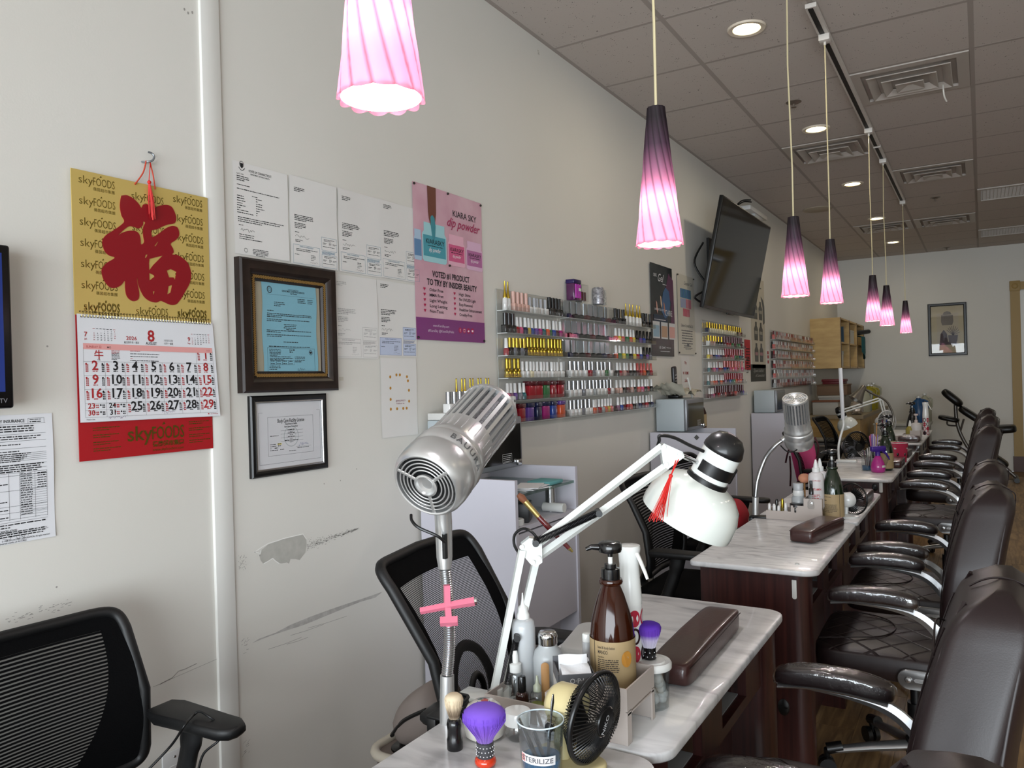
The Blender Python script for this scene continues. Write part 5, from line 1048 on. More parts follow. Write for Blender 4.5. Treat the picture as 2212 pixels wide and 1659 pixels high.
def small_sheet(px, label, mat, cat='paper', name='notice_sheet', off=.001):
    y0, z0, w_, h = wrect(*px); t, T = sheet(name, label, cat, y0, z0, w_, h, mat, off); return t, T, w_, h
t, T, w_, h = small_sheet(((1471, 770), (1491, 850)), 'narrow white notice with red words under the cream poster', PAPER)
art(REDINK, lambda i: (i.txt('Pay', w_ * .5, h * .80, .03, 'c', .01), i.txt('W / VENMO', w_ * .5, h * .52, .03, 'c', .01, fit=w_ * .7), i.txt('Zelle', w_ * .5, h * .32, .03, 'c', .01), i.rect(w_ * .3, h * .06, w_ * .8, h * .16)), .0008, 'printed_text')
t, T, w_, h = small_sheet(((1596, 734), (1609, 795)), 'white price chart beside the red sheet', PAPER)
art(BLACKINK, lambda i: [i.words(w_ * a, h * (.9 - .1 * k), w_ * .3, .012, rng=rg) for k in range(8) for a in (.1, .55)], .0008, 'printed_text')
t, T, w_, h = small_sheet(((1607, 733), (1621, 799)), 'bright red notice sheet between a polish rack and bottle poster', M('red_sheet', '#b0202c', .6), off=.004)
art(BLACKINK, lambda i: (i.words(w_ * .2, h * .68, w_ * .65, .014, 6, 1.8, rng=rg), i.words(w_ * .2, h * .36, w_ * .6, .012, 7, 1.7, rng=rg), i.words(w_ * .65, h * .1, w_ * .22, .02, rng=rg)), .0008, 'printed_text')
y0, z0, w_, h = wrect((1621, 640), (1654, 783)); z0 = 1.44; h = .85
t, T = sheet('bottle_poster', 'cream poster of dark bottles, partly hidden by the television', 'poster', y0, z0, w_, h, M('poster_beige', '#bdb6a6', .6), .001)
for r_ in range(3):
    for c_ in range(2):
        u, v = w_ * (.2 + .36 * c_), .06 + r_ * .2
        art('#35352f', lambda i: i.poly([(u, v), (u + w_ * .24, v), (u + w_ * .26, v + .11), (u + w_ * .18, v + .14), (u + w_ * .18, v + .175), (u + w_ * .06, v + .175), (u + w_ * .06, v + .14), (u - w_ * .02, v + .11)]), .0006, 'printed_bottle'); art('#8a8678' if r_ else '#9a6b70', lambda i: i.rect(u + .01, v + .06, u + w_ * .22, v + .09), .0008, 'printed_label')
art('#3b3a35', lambda i: (i.poly([(w_ * .86, .42), (w_ * .99, .44), (w_ * .99, .60), (w_ * .9, .66), (w_ * .74, .69), (w_ * .86, .58)]), i.words(w_ * .4, .76, w_ * .4, .015, rng=rg)), .0006, 'printed_leaf')
t, T, w_, h = small_sheet(((1621, 787), (1655, 823)), 'small charcoal sign with white script under the bottle poster', M('charcoal_sign', '#34352f', .6), 'sign', 'script_sign')
art('#9a9a93', lambda i: (i.txt('Specialist', w_ * .5, h * .55, h * .3, 'c', 0, .4, fit=w_ * .7), i.txt('of Connecticut', w_ * .58, h * .28, h * .24, 'c', 0, .4, fit=w_ * .6)), .0008, 'printed_text')
t, T, w_, h = small_sheet(((1656, 745), (1662, 795)), 'sliver of white paper with red marks left of the dense rack', PAPER)
art(REDINK, lambda i: [i.rect(w_ * .15, h * v, w_ * .7, h * v + .03) for v in (.2, .42, .6)], .0008, 'printed_text')
# outlet plate low on the wall
q = wpt(375, 1648); t = thing('outlet_plate', 'white wall outlet plate under the near chair arm', 'outlet', (WALLX, q[0], q[1] - .04)); o_ = MB(SH(0, 0, 0)).rbox((-.035, -.03, 0), (.045, .075, .006), .0025, 2).build('plate', M('plate_white', '#c9c9c8', .4), t)
MB(SH(0, 0, 0)).lathe([(0, .0018), (.003, .0012), (.0035, 0)], 12, o=(.0, .058, .006)).build('screw', STEEL, o_); MB(SH(0, 0, 0)).rbox((-.016, -.02, .006), (.018, .038, .008), .001, 1).build('socket_face', M('plate_white'), o_)
# ------------------------------------------------------------------ tilted television on its arm
up_ = Vector((.168, 0, .785)).normalized(); nr_ = Vector((up_.z, 0, -up_.x))
TV = Matrix(((0, up_.x, nr_.x, -1.70), (1, 0, 0, 5.515), (0, up_.z, nr_.z, 1.868), (0, 0, 0, 1)))   # local x along the wall, y up the screen, z out of the screen
t = thing('wall_television', 'large black flat television tilted forward on a wall arm', 'television', (WALLX, 6.2, 1.87))
MB(TV).rbox((0, 0, -.03), (1.452, .80, 0), .006, 2).build('case', M('tv_case', '#141414', .35), t, world=True)
MB(TV).box((.012, .022, -.001), (1.44, .79, .0012)).build('screen', M('tv_glass', '#070707', .06, spec=.6), t, world=True, smooth=0)
MB(TV).box((0, 0, -.005), (1.452, .02, .003)).rbox((.62, -.012, -.01), (.80, .004, .002), .003, 2).build('bezel_bar', M('tv_bezel', '#2a2a2a', .3, .5), t, world=True)
i = Ink(TV, .0035); i.txt('LG', .71, .004, .014, 'c', .01); i.build('logo', M('ink_silver'), t, world=True, smooth=0)
MB(TV).rbox((.25, .1, -.07), (1.2, .5, -.028), .02, 2).build('rear_housing', M('tv_case'), t, world=True)
MB().box((WALLX, 6.0, 2.05), (WALLX + .02, 6.5, 2.45)).tube([(WALLX + .01, 6.2, 2.25), (-1.72, 6.1, 2.2), (-1.68, 6.25, 2.15)], .025, 8).build('wall_bracket', BLK, t, world=True)
for a_ in ((5.60, 2.05, 5.56, 2.35), (5.60, 2.0, 5.55, 1.9)): MB().tube(bez([(-1.70, a_[0], a_[1]), (-1.77, a_[2], (a_[1] + a_[3]) / 2), (-1.72, a_[0] + .02, a_[3])], 14), .008, 6).build('cable', BLK, t, world=True)
# emergency light near the ceiling and its loose wires
q0, q1 = onx(1612, 452, WALLX), onx(1640, 460, WALLX)
t = thing('emergency_light', 'white emergency light box on the wall above the television', 'wall light', (WALLX, 7.35, 2.84))
MB().rbox((WALLX, 7.0, 2.835), (WALLX + .10, 7.62, 2.875), .008, 2).build('tray', M('plate_white'), t, world=True); MB().rbox((WALLX + .01, 7.2, 2.79), (WALLX + .09, 7.5, 2.837), .01, 2).build('lamp_cover', M('lamp_cover', '#b9bdbf', .2), t, world=True)
t = thing('loose_wire', 'short black wire poking out of the wall near the ceiling', 'wire', (WALLX, 6.95, 2.85))
a_, b_ = onx(1592, 442, WALLX + .01), onx(1622, 432, WALLX + .12)
MB().tube(bez([a_, a_.lerp(b_, .4) + Vector((0, 0, .02)), b_], 12), .006, 6).tube(bez([a_ + Vector((0, 0, -.01)), a_.lerp(b_, .5) + Vector((0, 0, .005)), b_ + Vector((0, .02, -.015))], 12), .006, 6).build('strands', BLK, t, world=True)
# ------------------------------------------------------------------ acrylic polish racks on the wall and the bottles in them
ACR = M('acrylic', '#eef2f2', .04, clear=.86); ACRE = M('acrylic_edge', '#b9bdbb', .2)
def rack(y0, y1, z0, rows, pitch, label, depth=.055, tall=.095):
    t = thing('polish_rack', label, 'display rack', (WALLX, (y0 + y1) / 2, z0), group='clear acrylic polish racks')
    zt = z0 + pitch * (rows - 1) + tall; X0 = WALLX + .004
    MB().box((X0, y0, z0 - .01), (X0 + .003, y1, zt)).build('back_sheet', ACR, t, world=True, smooth=0)
    MB().box((X0 + .003, y0, z0 - .01), (X0 + .0045, y0 + .003, zt)).box((X0 + .003, y1 - .003, z0 - .01), (X0 + .0045, y1, zt)).box((X0 + .003, y0, zt - .002), (X0 + .0045, y1, zt)).build('sheet_edge', ACRE, t, world=True, smooth=0)
    for k in range(rows):
        z = z0 + k * pitch
        s_ = MB().box((X0 + .003, y0, z - .003), (X0 + depth, y1, z)).build('shelf', M('acrylic_shelf', '#c4c8c6', .15), t, world=True, smooth=0)
        MB().box((X0 + depth, y0, z - .003), (X0 + depth + .002, y1, z + .018)).build('front_lip', ACR, s_, world=True, smooth=0)
        [MB().box((X0 + .003, a_, z), (X0 + depth, a_ + .002, z + .03)).build('end_cheek', ACR, s_, world=True, smooth=0) for a_ in (y0, y1 - .002)]
    return t
PCOL = {'red': '#8c1220', 'wine': '#4c0d18', 'black': '#0b0b0c', 'blue': '#24408c', 'navy': '#161c40', 'teal': '#1f5c63', 'pink': '#c0507a', 'mauve': '#7c5470', 'purple': '#5b3c86', 'nude': '#a8837a', 'grey': '#70727a', 'green': '#2f6a3c', 'orange': '#c4512a', 'white': '#d5d4d2', 'coral': '#b9534e', 'silver': '#a3a5aa', 'gold': '#b59a3a', 'yellow': '#c9b53a', 'blush': '#cfa79b', 'amber': '#5f5210', 'cream': '#d8cfae', 'clearish': '#9a9ea0', 'magenta': '#93206a'}
def pm_(c, kind='p'):
    if kind == 'm': return M('metal_' + c, PCOL[c], .22, .9)
    return M('gloss_' + c, PCOL[c], .22, coat=.5)
_bm = {}
def bottle_meshes(shape, body, cap):
    k = (shape, body, cap)
    if k in _bm: return _bm[k]
    mb_, mc = MB(), MB()
    bm_, cm = pm_(body), pm_(cap)
    if shape == 'std':
        mb_.lathe([(.010, 0), (.0135, .002), (.0138, .024), (.011, .030), (.006, .033)], 14); mc.lathe([(.0088, .032), (.0086, .04), (.0068, .074), (.006, .0755), (0, .0757)], 12)
    elif shape == 'square':
        mb_.rbox((-.0135, -.0135, 0), (.0135, .0135, .030), .003, 2).cyl((0, 0, .03), (0, 0, .034), .006, n=10); mc.lathe([(.0082, .033), (.0078, .072), (.007, .0735), (0, .0736)], 12)
    elif shape == 'tallcap':
        mb_.rbox((-.014, -.014, 0), (.014, .014, .036), .003, 2); mc.cyl((0, 0, .036), (0, 0, .088), .0092, n=12)
    elif shape == 'goldie':
        bm_, cm = pm_('gold', 'm'), pm_('gold', 'm'); mb_.lathe([(.010, 0), (.0145, .004), (.0135, .012), (.0095, .022), (.0125, .032), (.006, .040)], 14); mc.lathe([(.0075, .04), (.0085, .045), (.0078, .078), (.0095, .086), (0, .088)], 12)
    elif shape == 'spike':
        cm = pm_('gold', 'm'); mb_.lathe([(.011, 0), (.013, .003), (.011, .05), (.008, .056)], 12); mc.lathe([(.0085, .052), (.009, .06), (.0042, .085), (.003, .125), (.0036, .128), (0, .129)], 10)
    elif shape == 'chrome':
        cm = pm_('silver', 'm'); mb_.rbox((-.0165, -.014, 0), (.0165, .014, .034), .003, 2); mc.cyl((0, 0, .034), (0, 0, .078), .0105, n=14)
    elif shape == 'goldcap':
        cm = pm_('gold', 'm'); mb_.rbox((-.0135, -.0135, 0), (.0135, .0135, .036), .002, 2); mc.cyl((0, 0, .036), (0, 0, .078), .008, n=12)
    elif shape == 'hex':     # dark polish in a tall holographic carton
        mb_.lathe([(.016, 0), (.020, .006), (.020, .018), (.015, .024), (.008, .026)], 6); mc.box((-.013, -.0225, .026), (-.009, .0225, .088)); cm = M('holo_card', '#aab0b4', .18, .55)
    elif shape == 'pack':    # gift pack: printed header over coloured tubes
        mb_.rbox((-.016, -.028, 0), (.016, .028, .062), .004, 2); mc.rbox((-.018, -.032, .062), (.018, .032, .082), .003, 2)
    _bm[k] = (mb_.mesh('polish_body', bm_, 45), mc.mesh('polish_cap', cm, 45)); return _bm[k]
_proto = {}
ORD = ('bottom', 'fifth', 'fourth', 'third', 'second', 'top')
NICE = {'std': 'round polish bottle', 'square': 'square polish bottle', 'tallcap': 'tall-capped polish bottle', 'goldie': 'shiny gold polish bottle', 'spike': 'gold-spiked polish tube', 'chrome': 'chrome-capped polish bottle', 'goldcap': 'gold-capped polish bottle', 'hex': 'dark polish in holographic carton', 'pack': 'boxed polish gift pack'}
PARTN = {'hex': ('jar', 'carton_card'), 'pack': ('box_body', 'box_header')}
NTH = ('first', 'second', 'third', 'fourth', 'fifth', 'sixth', 'seventh', 'eighth', 'ninth', 'tenth', 'eleventh', 'twelfth', 'thirteenth')
def shelf_row(rk, y0, y1, z, row, spec, x=WALLX + .033):
    """spec: list of (shape, body, cap); spread evenly from y0 to y1"""
    seen = {}
    wts = [(.062 if s[0] == 'pack' else .046 if s[0] == 'hex' else .034 if s[0] == 'chrome' else .03) for s in spec]; tot = sum(wts); y = y0
    for s, w_ in zip(spec, wts):
        st = (y1 - y0) * w_ / tot; yy = y + st / 2; y += st
        shape, body, cap = s; a, b = bottle_meshes(*s)
        col = '' if shape in ('goldie', 'hex') else {'chrome': 'pale ', 'spike': 'white '}.get(shape, (cap if cap != body else body) + '-capped ' if shape in ('std', 'square') else body + ' ')
        ky = s if shape not in ('hex', 'chrome', 'goldie', 'spike') else shape
        seen[ky] = seen.get(ky, 0) + 1; many = sum(1 for q in spec if (q if shape not in ('hex', 'chrome', 'goldie', 'spike') else q[0]) == ky)
        which = '' if many == 1 else ', ' + NTH[seen[ky] - 1] + ' such from left,'
        lb = (col if body == cap or shape not in ('std', 'square') else body + ' ' + col) + NICE[shape] + which + ' on ' + ORD[row] + ' shelf, ' + rk + ' rack'
        t = thing('polish_pack' if shape in ('pack', 'hex') else 'polish_bottle', lb, 'nail polish', (x + random.uniform(-.004, .004), yy, z + .0003), random.uniform(-.15, .15) + (0 if shape in ('pack', 'hex') else 0), 'polish on the ' + ORD[row] + ' shelf of the ' + rk + ' rack')
        n = PARTN.get(shape, ('body', 'cap')); put(n[0], a, t); put(n[1], b, t)
def S(shape, bodies, cap): return [(shape, b, cap) for b in bodies.split()]
RZ, RP = 1.192, .0985
R1 = 'leftmost polish'; rack(2.885, 3.455, RZ, 6, RP, 'left of the three neighbouring acrylic polish racks')
rows = [S('pack', 'wine wine purple navy purple magenta', 'navy')[:0] + S('pack', 'wine red', 'wine') + S('pack', 'purple navy magenta blue', 'navy') + S('pack', 'orange', 'purple'),
        S('std', 'pink mauve purple grey teal', 'white') + S('pack', 'red red green red red', 'wine'),
        S('goldie', 'amber amber amber amber', 'gold') + S('square', 'white white cream white white white white white white white white white', 'white'),
        S('std', 'red', 'white') + S('goldcap', 'black grey black grey black', 'gold') + S('goldie', ' '.join(['amber'] * 11), 'gold'),
        S('tallcap', 'black black black', 'black') + S('std', 'red pink navy gold blue purple magenta teal orange green blue wine magenta', 'white'),
        S('spike', 'white white', 'gold') + S('tallcap', 'blush blush blush blush', 'blush') + S('square', 'white white white white white', 'silver') + S('tallcap', 'black black black black', 'black')]
for k, r_ in enumerate(rows): shelf_row(R1, 2.895, 3.445, RZ + k * RP, k, r_)
R2 = 'middle polish'; rack(3.48, 4.06, RZ, 6, RP, 'middle one of the three neighbouring acrylic polish racks')
hx = S('hex', 'navy black black wine black black navy wine', 'silver')
rows = [S('chrome', 'white white white grey white white', 'silver') + S('square', 'orange nude red clearish orange gold coral', 'white'), S('chrome', 'white white white grey white white clearish white white white red white', 'silver'), S('chrome', 'white white white white red grey white white green white', 'silver'), hx, hx[::-1], hx]
for k, r_ in enumerate(rows): shelf_row(R2, 3.495, 4.045, RZ + k * RP, k, r_)
R3 = 'right-hand polish'; rack(4.075, 4.685, RZ, 6, RP, 'right one of the three neighbouring acrylic polish racks')
rows = [S('std', 'mauve blue wine red coral black grey navy wine red black navy', 'white'), S('std', 'blush blush black wine nude black coral pink black red black', 'white'), S('std', 'black red nude wine black black wine orange red coral', 'white')[:6] + S('std', 'wine red orange black red', 'coral'),
        S('std', 'orange green yellow green black yellow red blue', 'white') + S('std', 'black purple grey', 'black'), S('std', 'orange yellow coral green orange yellow', 'white') + S('std', 'black purple blue black black', 'black'), S('tallcap', 'black black black', 'black') + S('spike', 'white white white white white', 'gold') + S('tallcap', 'black black black', 'black')]
for k, r_ in enumerate(rows): shelf_row(R3, 4.085, 4.675, RZ + k * RP, k, r_)
R4 = 'polish'; R4 = 'under-television'; rack(5.80, 6.87, 1.208, 6, .1, 'acrylic polish rack under the tilted television')
rows = [S('std', 'wine mauve pink', 'white') + S('tallcap', 'wine red wine wine coral wine wine red wine coral wine wine navy purple', 'wine'), S('std', 'teal nude orange coral navy orange wine', 'white') + S('tallcap', 'mauve navy blue teal green orange red orange wine', 'red'), S('std', 'teal wine pink purple red wine', 'white') + S('tallcap', 'blue navy pink coral pink red nude pink', 'coral'), S('std', 'yellow nude navy blue purple navy wine', 'white') + S('tallcap', 'red wine red pink green green teal navy', 'red'),
        S('goldcap', 'white nude nude black black black', 'gold') + S('tallcap', 'wine red red green wine green green wine', 'wine'), S('goldcap', 'navy ' + ' '.join(['cream'] * 12) + ' black nude wine', 'gold')]
for k, r_ in enumerate(rows): shelf_row(R4, 5.82, 6.85, 1.208 + k * .1, k, r_)
# the dense rack at the far end: too many and too small to tell one by one
t5 = rack(8.03, 10.16, 1.245, 6, .097, 'wide dense polish rack beside the birch wall cabinet')
mb = MB(); mats = [pm_(c) for c in ('wine', 'red', 'clearish', 'nude', 'silver', 'white', 'coral', 'black', 'blush')]; r = random.Random(4)
for k in range(6):
    z = 1.245 + k * .097 + .0005; y = 8.05
    while y < 10.14:
        w_ = .022; mb.mi = r.choice((0, 0, 1, 2, 3, 3, 4, 5, 6, 7 if k == 0 else 6, 8)); mb.box((WALLX + .02, y, z), (WALLX + .045, y + w_, z + .045)); mb.mi = r.choice((0, 5, 5, 4, 1, 2)); mb.box((WALLX + .026, y + .004, z + .045), (WALLX + .04, y + w_ - .004, z + .08)); y += w_ + .004
o = mb.build('polish_bottle_mass', mats, None, smooth=0); o['kind'] = 'stuff'; o['label'] = 'tightly packed small red and clear polish bottles filling the far rack'; o['category'] = 'nail polish'
# boxes standing on top of the middle rack
def carton(name, label, y0, y1, z0, h, d, parts, cat='box'):
    t = thing(name, label, cat, (WALLX + .03, (y0 + y1) / 2, z0)); return t
zt = RZ + 5 * RP + .0952
t = thing('purple_gift_box', 'purple boxed polish set on top of the middle rack', 'box', (WALLX + .03, 3.60, zt)); MB().rbox((-.022, -.04, 0), (.022, .04, .085), .003, 2).build('box_body', M('pack_magenta', '#4a1746', .2, coat=.6), t); MB().rbox((-.024, -.042, .085), (.024, .042, .105), .002, 2).build('box_lid', M('pack_violet', '#24134a', .3), t)
for k in (-.022, 0, .022): MB().cyl((.0225, k, .01), (.0225, k, .08), .008, n=10).build('tube', M('tube_magenta', '#a01e92', .2, coat=.6), t)
MB().box((.031, -.004, .045), (.0325, .022, .06)).build('price_tag', M('tag_white', '#d8d8d4', .6), t, smooth=0)
t = thing('clear_gift_box', 'clear boxed polish set leaning by the purple box', 'box', (WALLX + .03, 3.70, zt)); MB().box((-.022, -.036, 0), (-.02, .036, .088)).build('backing_card', M('card_silver', '#9a9da0', .3, .5), t, smooth=0); MB().cyl((0, -.018, .005), (0, -.018, .05), .013, n=12).cyl((0, .014, .005), (0, .014, .05), .013, n=12).build('bottles', M('gloss_wine'), t); MB().box((-.02, -.036, 0), (.02, .036, .088)).build('clear_sleeve', ACR, t, smooth=0)
t = thing('silver_tumbler', 'silver paisley cylinder on top of the middle rack', 'container', (WALLX + .03, 3.90, zt)); MB().lathe([(.026, 0), (.03, .004), (.031, .085), (.028, .092), (0, .094)], 24).build('cylinder', M('paisley', '#77777e', .3, .5, var=(90, 1, '#c9c9cf')), t); MB().box((-.004, .036, 0), (.02, .062, .082)).build('side_card', M('card_white', '#cfcfcb', .6, var=(120, .8, '#55555a')), t, smooth=0)
# ------------------------------------------------------------------ things on the nearest table
def px_lathe(cx, base_py, t, prof):
    """profile given as (half width, y) in photo pixels at camera depth t -> lathe profile in metres about the base"""
    z0 = dep(cx, base_py, t).z
    return [(hw * t / F, dep(cx, y, t).z - z0) for hw, y in prof]
def tdepth(px, py, z=TOP): return depth_of(onz(px, py, z))
def at_table(px, py, z=TOP): p = onz(px, py, z); return (p.x, p.y, z)
DSIL = M('dryer_silver', '#c4c4c3', .3, .75); DBLK = M('dryer_dark', '#111214', .5); COIL = M('coil_steel', '#a6a7a8', .25, .95)
def gooseneck(path, r, parent, name='flexible_neck', step=.0042, mat=None):
    P = [Vector(p) for p in path]; pts = [P[0]]; acc = 0
    C = bez(P, 200); L_ = [0]
    for a, b in zip(C[:-1], C[1:]): L_.append(L_[-1] + (b - a).length)
    out, rr = [], []; s_ = 0; i = 0; k = 0
    while s_ < L_[-1]:
        while L_[i + 1] < s_: i += 1
        f = (s_ - L_[i]) / max(L_[i + 1] - L_[i], 1e-9); out.append(C[i].lerp(C[i + 1], f)); rr.append(r if k % 2 else r * .82); k += 1; s_ += step / 2
    return MB().tube(out, rr, 12).build(name, mat or COIL, parent, world=True, smooth=70)
def dryer(name, label, G, ax, up, parts_scale=1.0, face='grille'):
    """hair dryer head: G grille centre, ax axis from grille to the back, up = direction of the first spoke"""
    t = thing('hair_dryer', label, 'hair dryer', name)
    ax = Vector(ax).normalized(); u = (Vector(up) - ax * Vector(up).dot(ax)).normalized(); v = ax.cross(u)
    X = Matrix(((u.x, v.x, ax.x, G.x), (u.y, v.y, ax.y, G.y), (u.z, v.z, ax.z, G.z), (0, 0, 0, 1))) @ Matrix.Scale(parts_scale, 4)
    MB(X).lathe([(.0555, .012), (.0565, .001), (.0590, 0), (.0635, .004), (.0675, .014), (.0690, .03), (.0688, .050), (.0668, .054), (.0668, .058), (.0680, .060), (.0680, .082), (.0665, .086), (.0640, .089), (.0645, .093), (.0640, .102), (.0600, .108), (.0592, .150), (.0560, .150), (.0540, .02)], 56).build('shell', DSIL, t, world=True, smooth=35)
    MB(X).lathe([(0, .030), (.054, .030), (.056, .016), (.056, .012)], 40).build('dark_inside', DBLK, t, world=True)
    g = MB(X).lathe([(.0205, .006), (.022, .0), (.0185, -.001), (.0165, .004), (.0, .009)], 28).build('hub', DSIL, t, world=True)
    for r_ in (.0295, .0365, .0435, .0505): MB(X).tube([(r_ * math.cos(2 * PI * k / 48), r_ * math.sin(2 * PI * k / 48), .003) for k in range(48)], .0015, 8, closed=True).build('grille_ring', DSIL, t, world=True, smooth=70)
    for a in (0, 2 * PI / 3, 4 * PI / 3): c, s = math.cos(a), math.sin(a); MB(X).tube([(.019 * c, .019 * s, .003), (.057 * c, .057 * s, .003)], .0034, 8, flat=.6).build('grille_spoke', DSIL, t, world=True)
    MB(X).cyl((0, 0, .145), (0, 0, .262), .0545, .0515, n=40).build('inner_mesh', M('dryer_mesh', '#77787a', .5, .6, var=(300, .9, '#2c2c2e')), t, world=True)
    rib = MB().box((.0535, -.0036, .148), (.0592, .0036, .262)).mesh('barrel_rib', DSIL, 0)
    for k in range(26):
        o = put('barrel_rib', rib, t); o.matrix_basis = wm(t).inverted() @ X @ Matrix.Rotation(2 * PI * k / 26, 4, 'Z')
    MB(X).lathe([(.0515, .258), (.0595, .258), (.0600, .266), (.0580, .270), (.0535, .270), (.0515, .264)], 48).build('back_ring', DSIL, t, world=True, smooth=35)
    MB(X).lathe([(0, .262), (.052, .262)], 40).build('back_screen', M('dryer_mesh'), t, world=True)
    for r_ in (.014, .024, .034, .044): MB(X).tube([(r_ * math.cos(2 * PI * k / 40), r_ * math.sin(2 * PI * k / 40), .267) for k in range(40)], .003, 6, closed=True, flat=.5).build('back_ring_bar', DSIL, t, world=True, smooth=70)
    for k in range(6): MB(X @ Matrix.Rotation(PI * k / 3, 4, 'Z')).box((.0, -.002, .265), (.053, .002, .269)).build('back_spoke', DSIL, t, world=True, smooth=0)
    for k in range(26): a = 2 * PI * k / 26; MB(X @ Matrix.Rotation(a, 4, 'Z')).box((.0590, -.0009, .112), (.0602, .0009, .143)).build('flute', DSIL, t, world=True, smooth=0)
    return t, X
# dryer clamped to the joint of the near table
ax = Vector([sum(r_[i] * c for i, c in enumerate((.388, -.457, .80))) for r_ in RM])
G = dep(919, 1050, 1.335); base1 = Vector((-.838, 1.16, TOP))
t, X = dryer((-.838, 1.16, TOP), 'silver salon hair dryer on a ribbed neck, nearest the camera', G, ax, Vector([sum(r_[i] * c for i, c in enumerate((0, 1, 0))) for r_ in RM]))
rad = .0683
def band(p): a = p.x / rad; return X @ Vector((math.cos(a) * (rad + p.z), math.sin(a) * (rad + p.z), .064 + p.y))
i = Ink(band, .0006)
vs_, fs_, wt = letters('BAUURA', .01, 0, 1.25)
i.add([(x_ * .0185 - .183, y_ * .0185, .0006) for x_, y_ in vs_], fs_); i.build('embossed_name', M('emboss', '#8e9094', .2, .9), t, world=True, smooth=0)
dn = [dep(966, 1562, 1.41), dep(966, 1530, 1.41), dep(966, 1458, 1.41), dep(971, 1390, 1.41), dep(969, 1310, 1.41), dep(961, 1228, 1.41), dep(958, 1128, 1.41), dep(956, 1095, 1.40)]
MB().tube([dn[0], dn[1], dn[2]], [.0135, .0135, .0125], 20).build('lower_sleeve', DSIL, t, world=True); gooseneck(dn[2:6], .0112, t)
hd = MB().tube([dn[5], dn[5].lerp(dn[6], .25), dn[6], dn[7]], [.0115, .0145, .0155, .0155], 20).build('handle', DSIL, t, world=True)
cth = Vector([r_[2] for r_ in RM]); MB().box((-.004, -.002, -.022), (.004, .004, .022), X=Matrix.Translation(dep(960, 1180, 1.392)) @ frame_on((0, 0, 0), (0, 0, 1)).to_3x3().to_4x4()).build('switch', BLK, hd, world=True)
MB().tube(bez([dep(961, 1172, 1.39), dep(945, 1158, 1.38), dep(905, 1140, 1.38), dep(890, 1125, 1.39), dep(888, 1112, 1.40)], 24), .0028, 8).build('power_cord', BLK, t, world=True)
MB().rbox((-.885, 1.135, TOP), (-.815, 1.185, TOP + .006), .002, 2).rbox((-.888, 1.14, TOP - .05), (-.868, 1.18, TOP + .004), .002, 2).build('table_clamp', BLK, t, world=True)
mb = MB()
for k in range(5): mb.tube([(-.838 + (.021 + .001 * k) * math.cos(a * .35 + k), 1.16 + (.021 + .001 * k) * math.sin(a * .35 + k), TOP + .010 + k * .0065 + .002 * math.sin(a)) for a in range(18)], .0036, 6, closed=True)
mb.build('coiled_cord', M('cord_black', '#0d0d0e', .45), t, world=True, smooth=60)
# pink plastic cross clipped to the dryer neck
PKP = M('pink_plastic', '#c8697f', .4)
t = thing('pink_cross_clip', 'pink plastic cross-shaped clip on the near dryer neck', 'clip', dep(968, 1310, 1.39))
D_ = 1.388
MB().tube([dep(908, 1320, D_), dep(960, 1310, D_), dep(972, 1308, D_), dep(1025, 1299, D_)], [.0062, .0066, .0070, .0082], 4).build('cross_bar', PKP, t, world=True, smooth=0)
MB().tube([dep(965, 1264, D_), dep(966, 1300, D_), dep(970, 1352, D_)], .0075, 4).build('upright_bar', PKP, t, world=True, smooth=0)
MB().tube([dep(951, 1343, D_ - .004), dep(989, 1341, D_ - .004)], .0088, 4).build('foot_block', PKP, t, world=True, smooth=0)
MB().tube([dep(1025, 1299, D_), dep(1030, 1298, D_)], .006, 8).build('metal_tip', CHROME, t, world=True)
# ------------------------------------------------------------------ white swing-arm lamp
LW = M('lamp_white', '#d3d6d2', .18, coat=.4); SPRM = M('spring_dark', '#2a2a2c', .3, .8)
DL = 1.50; DH = 1.58
t = thing('swing_arm_lamp', 'white enamel swing-arm desk lamp with red tassel', 'desk lamp', (-.80, 1.25, TOP))
def bar(p, q, name, da=DL, db=DL, w_=.0086):
    a, b = dep(*p, da), dep(*q, db); MB().tube([a, b], w_, 4).build(name, LW, t, world=True, smooth=0)
cview = Vector([r_[2] for r_ in RM])
bar((1066, 1497), (1128, 1188), 'lower_arm', DL - .012, DL - .012); bar((1090, 1497), (1157, 1214), 'lower_arm', DL + .012, DL + .012)
bar((1160, 1176), (1430, 965), 'upper_arm', DL, DH - .02); bar((1160, 1205), (1440, 1006), 'upper_arm', DL + .004, DH - .02)
def plate(pts, d0, d1, name, th=.012):
    A_ = [dep(a, b, d0 + (d1 - d0) * k / len(pts) * 0 + d0 * 0) if False else dep(a, b, d0) for k, (a, b) in enumerate(pts)]; n = len(A_)
    mb = MB(); mb.add([p - cview * th for p in A_] + [p + cview * th for p in A_], [tuple(range(n)), tuple(range(n, 2 * n))[::-1]] + [(k, n + k, n + (k + 1) % n, (k + 1) % n) for k in range(n)])
    o = mb.build(name, LW, t, world=True, smooth=0); return o
p1 = plate([(1125, 1174), (1143, 1160), (1164, 1163), (1170, 1172), (1171, 1212), (1158, 1222), (1146, 1216), (1124, 1190)], DL, DL, 'elbow_plate')
p2 = plate([(1425, 962), (1432, 957), (1472, 975), (1476, 986), (1441, 1012), (1431, 1008)], DH - .02, DH, 'head_plate')
p3 = plate([(1053, 1498), (1062, 1488), (1080, 1496), (1100, 1478), (1106, 1482), (1096, 1545), (1078, 1548)], DL, DL, 'base_bracket')
MB().rbox((-.885, 1.225, TOP), (-.775, 1.275, TOP + .012), .003, 2).rbox((-.886, 1.23, TOP - .06), (-.868, 1.27, TOP + .004), .003, 2).cyl((-.80, 1.25, TOP), (-.80, 1.25, TOP + .03), .009, n=14).build('table_clamp', LW, t, world=True)
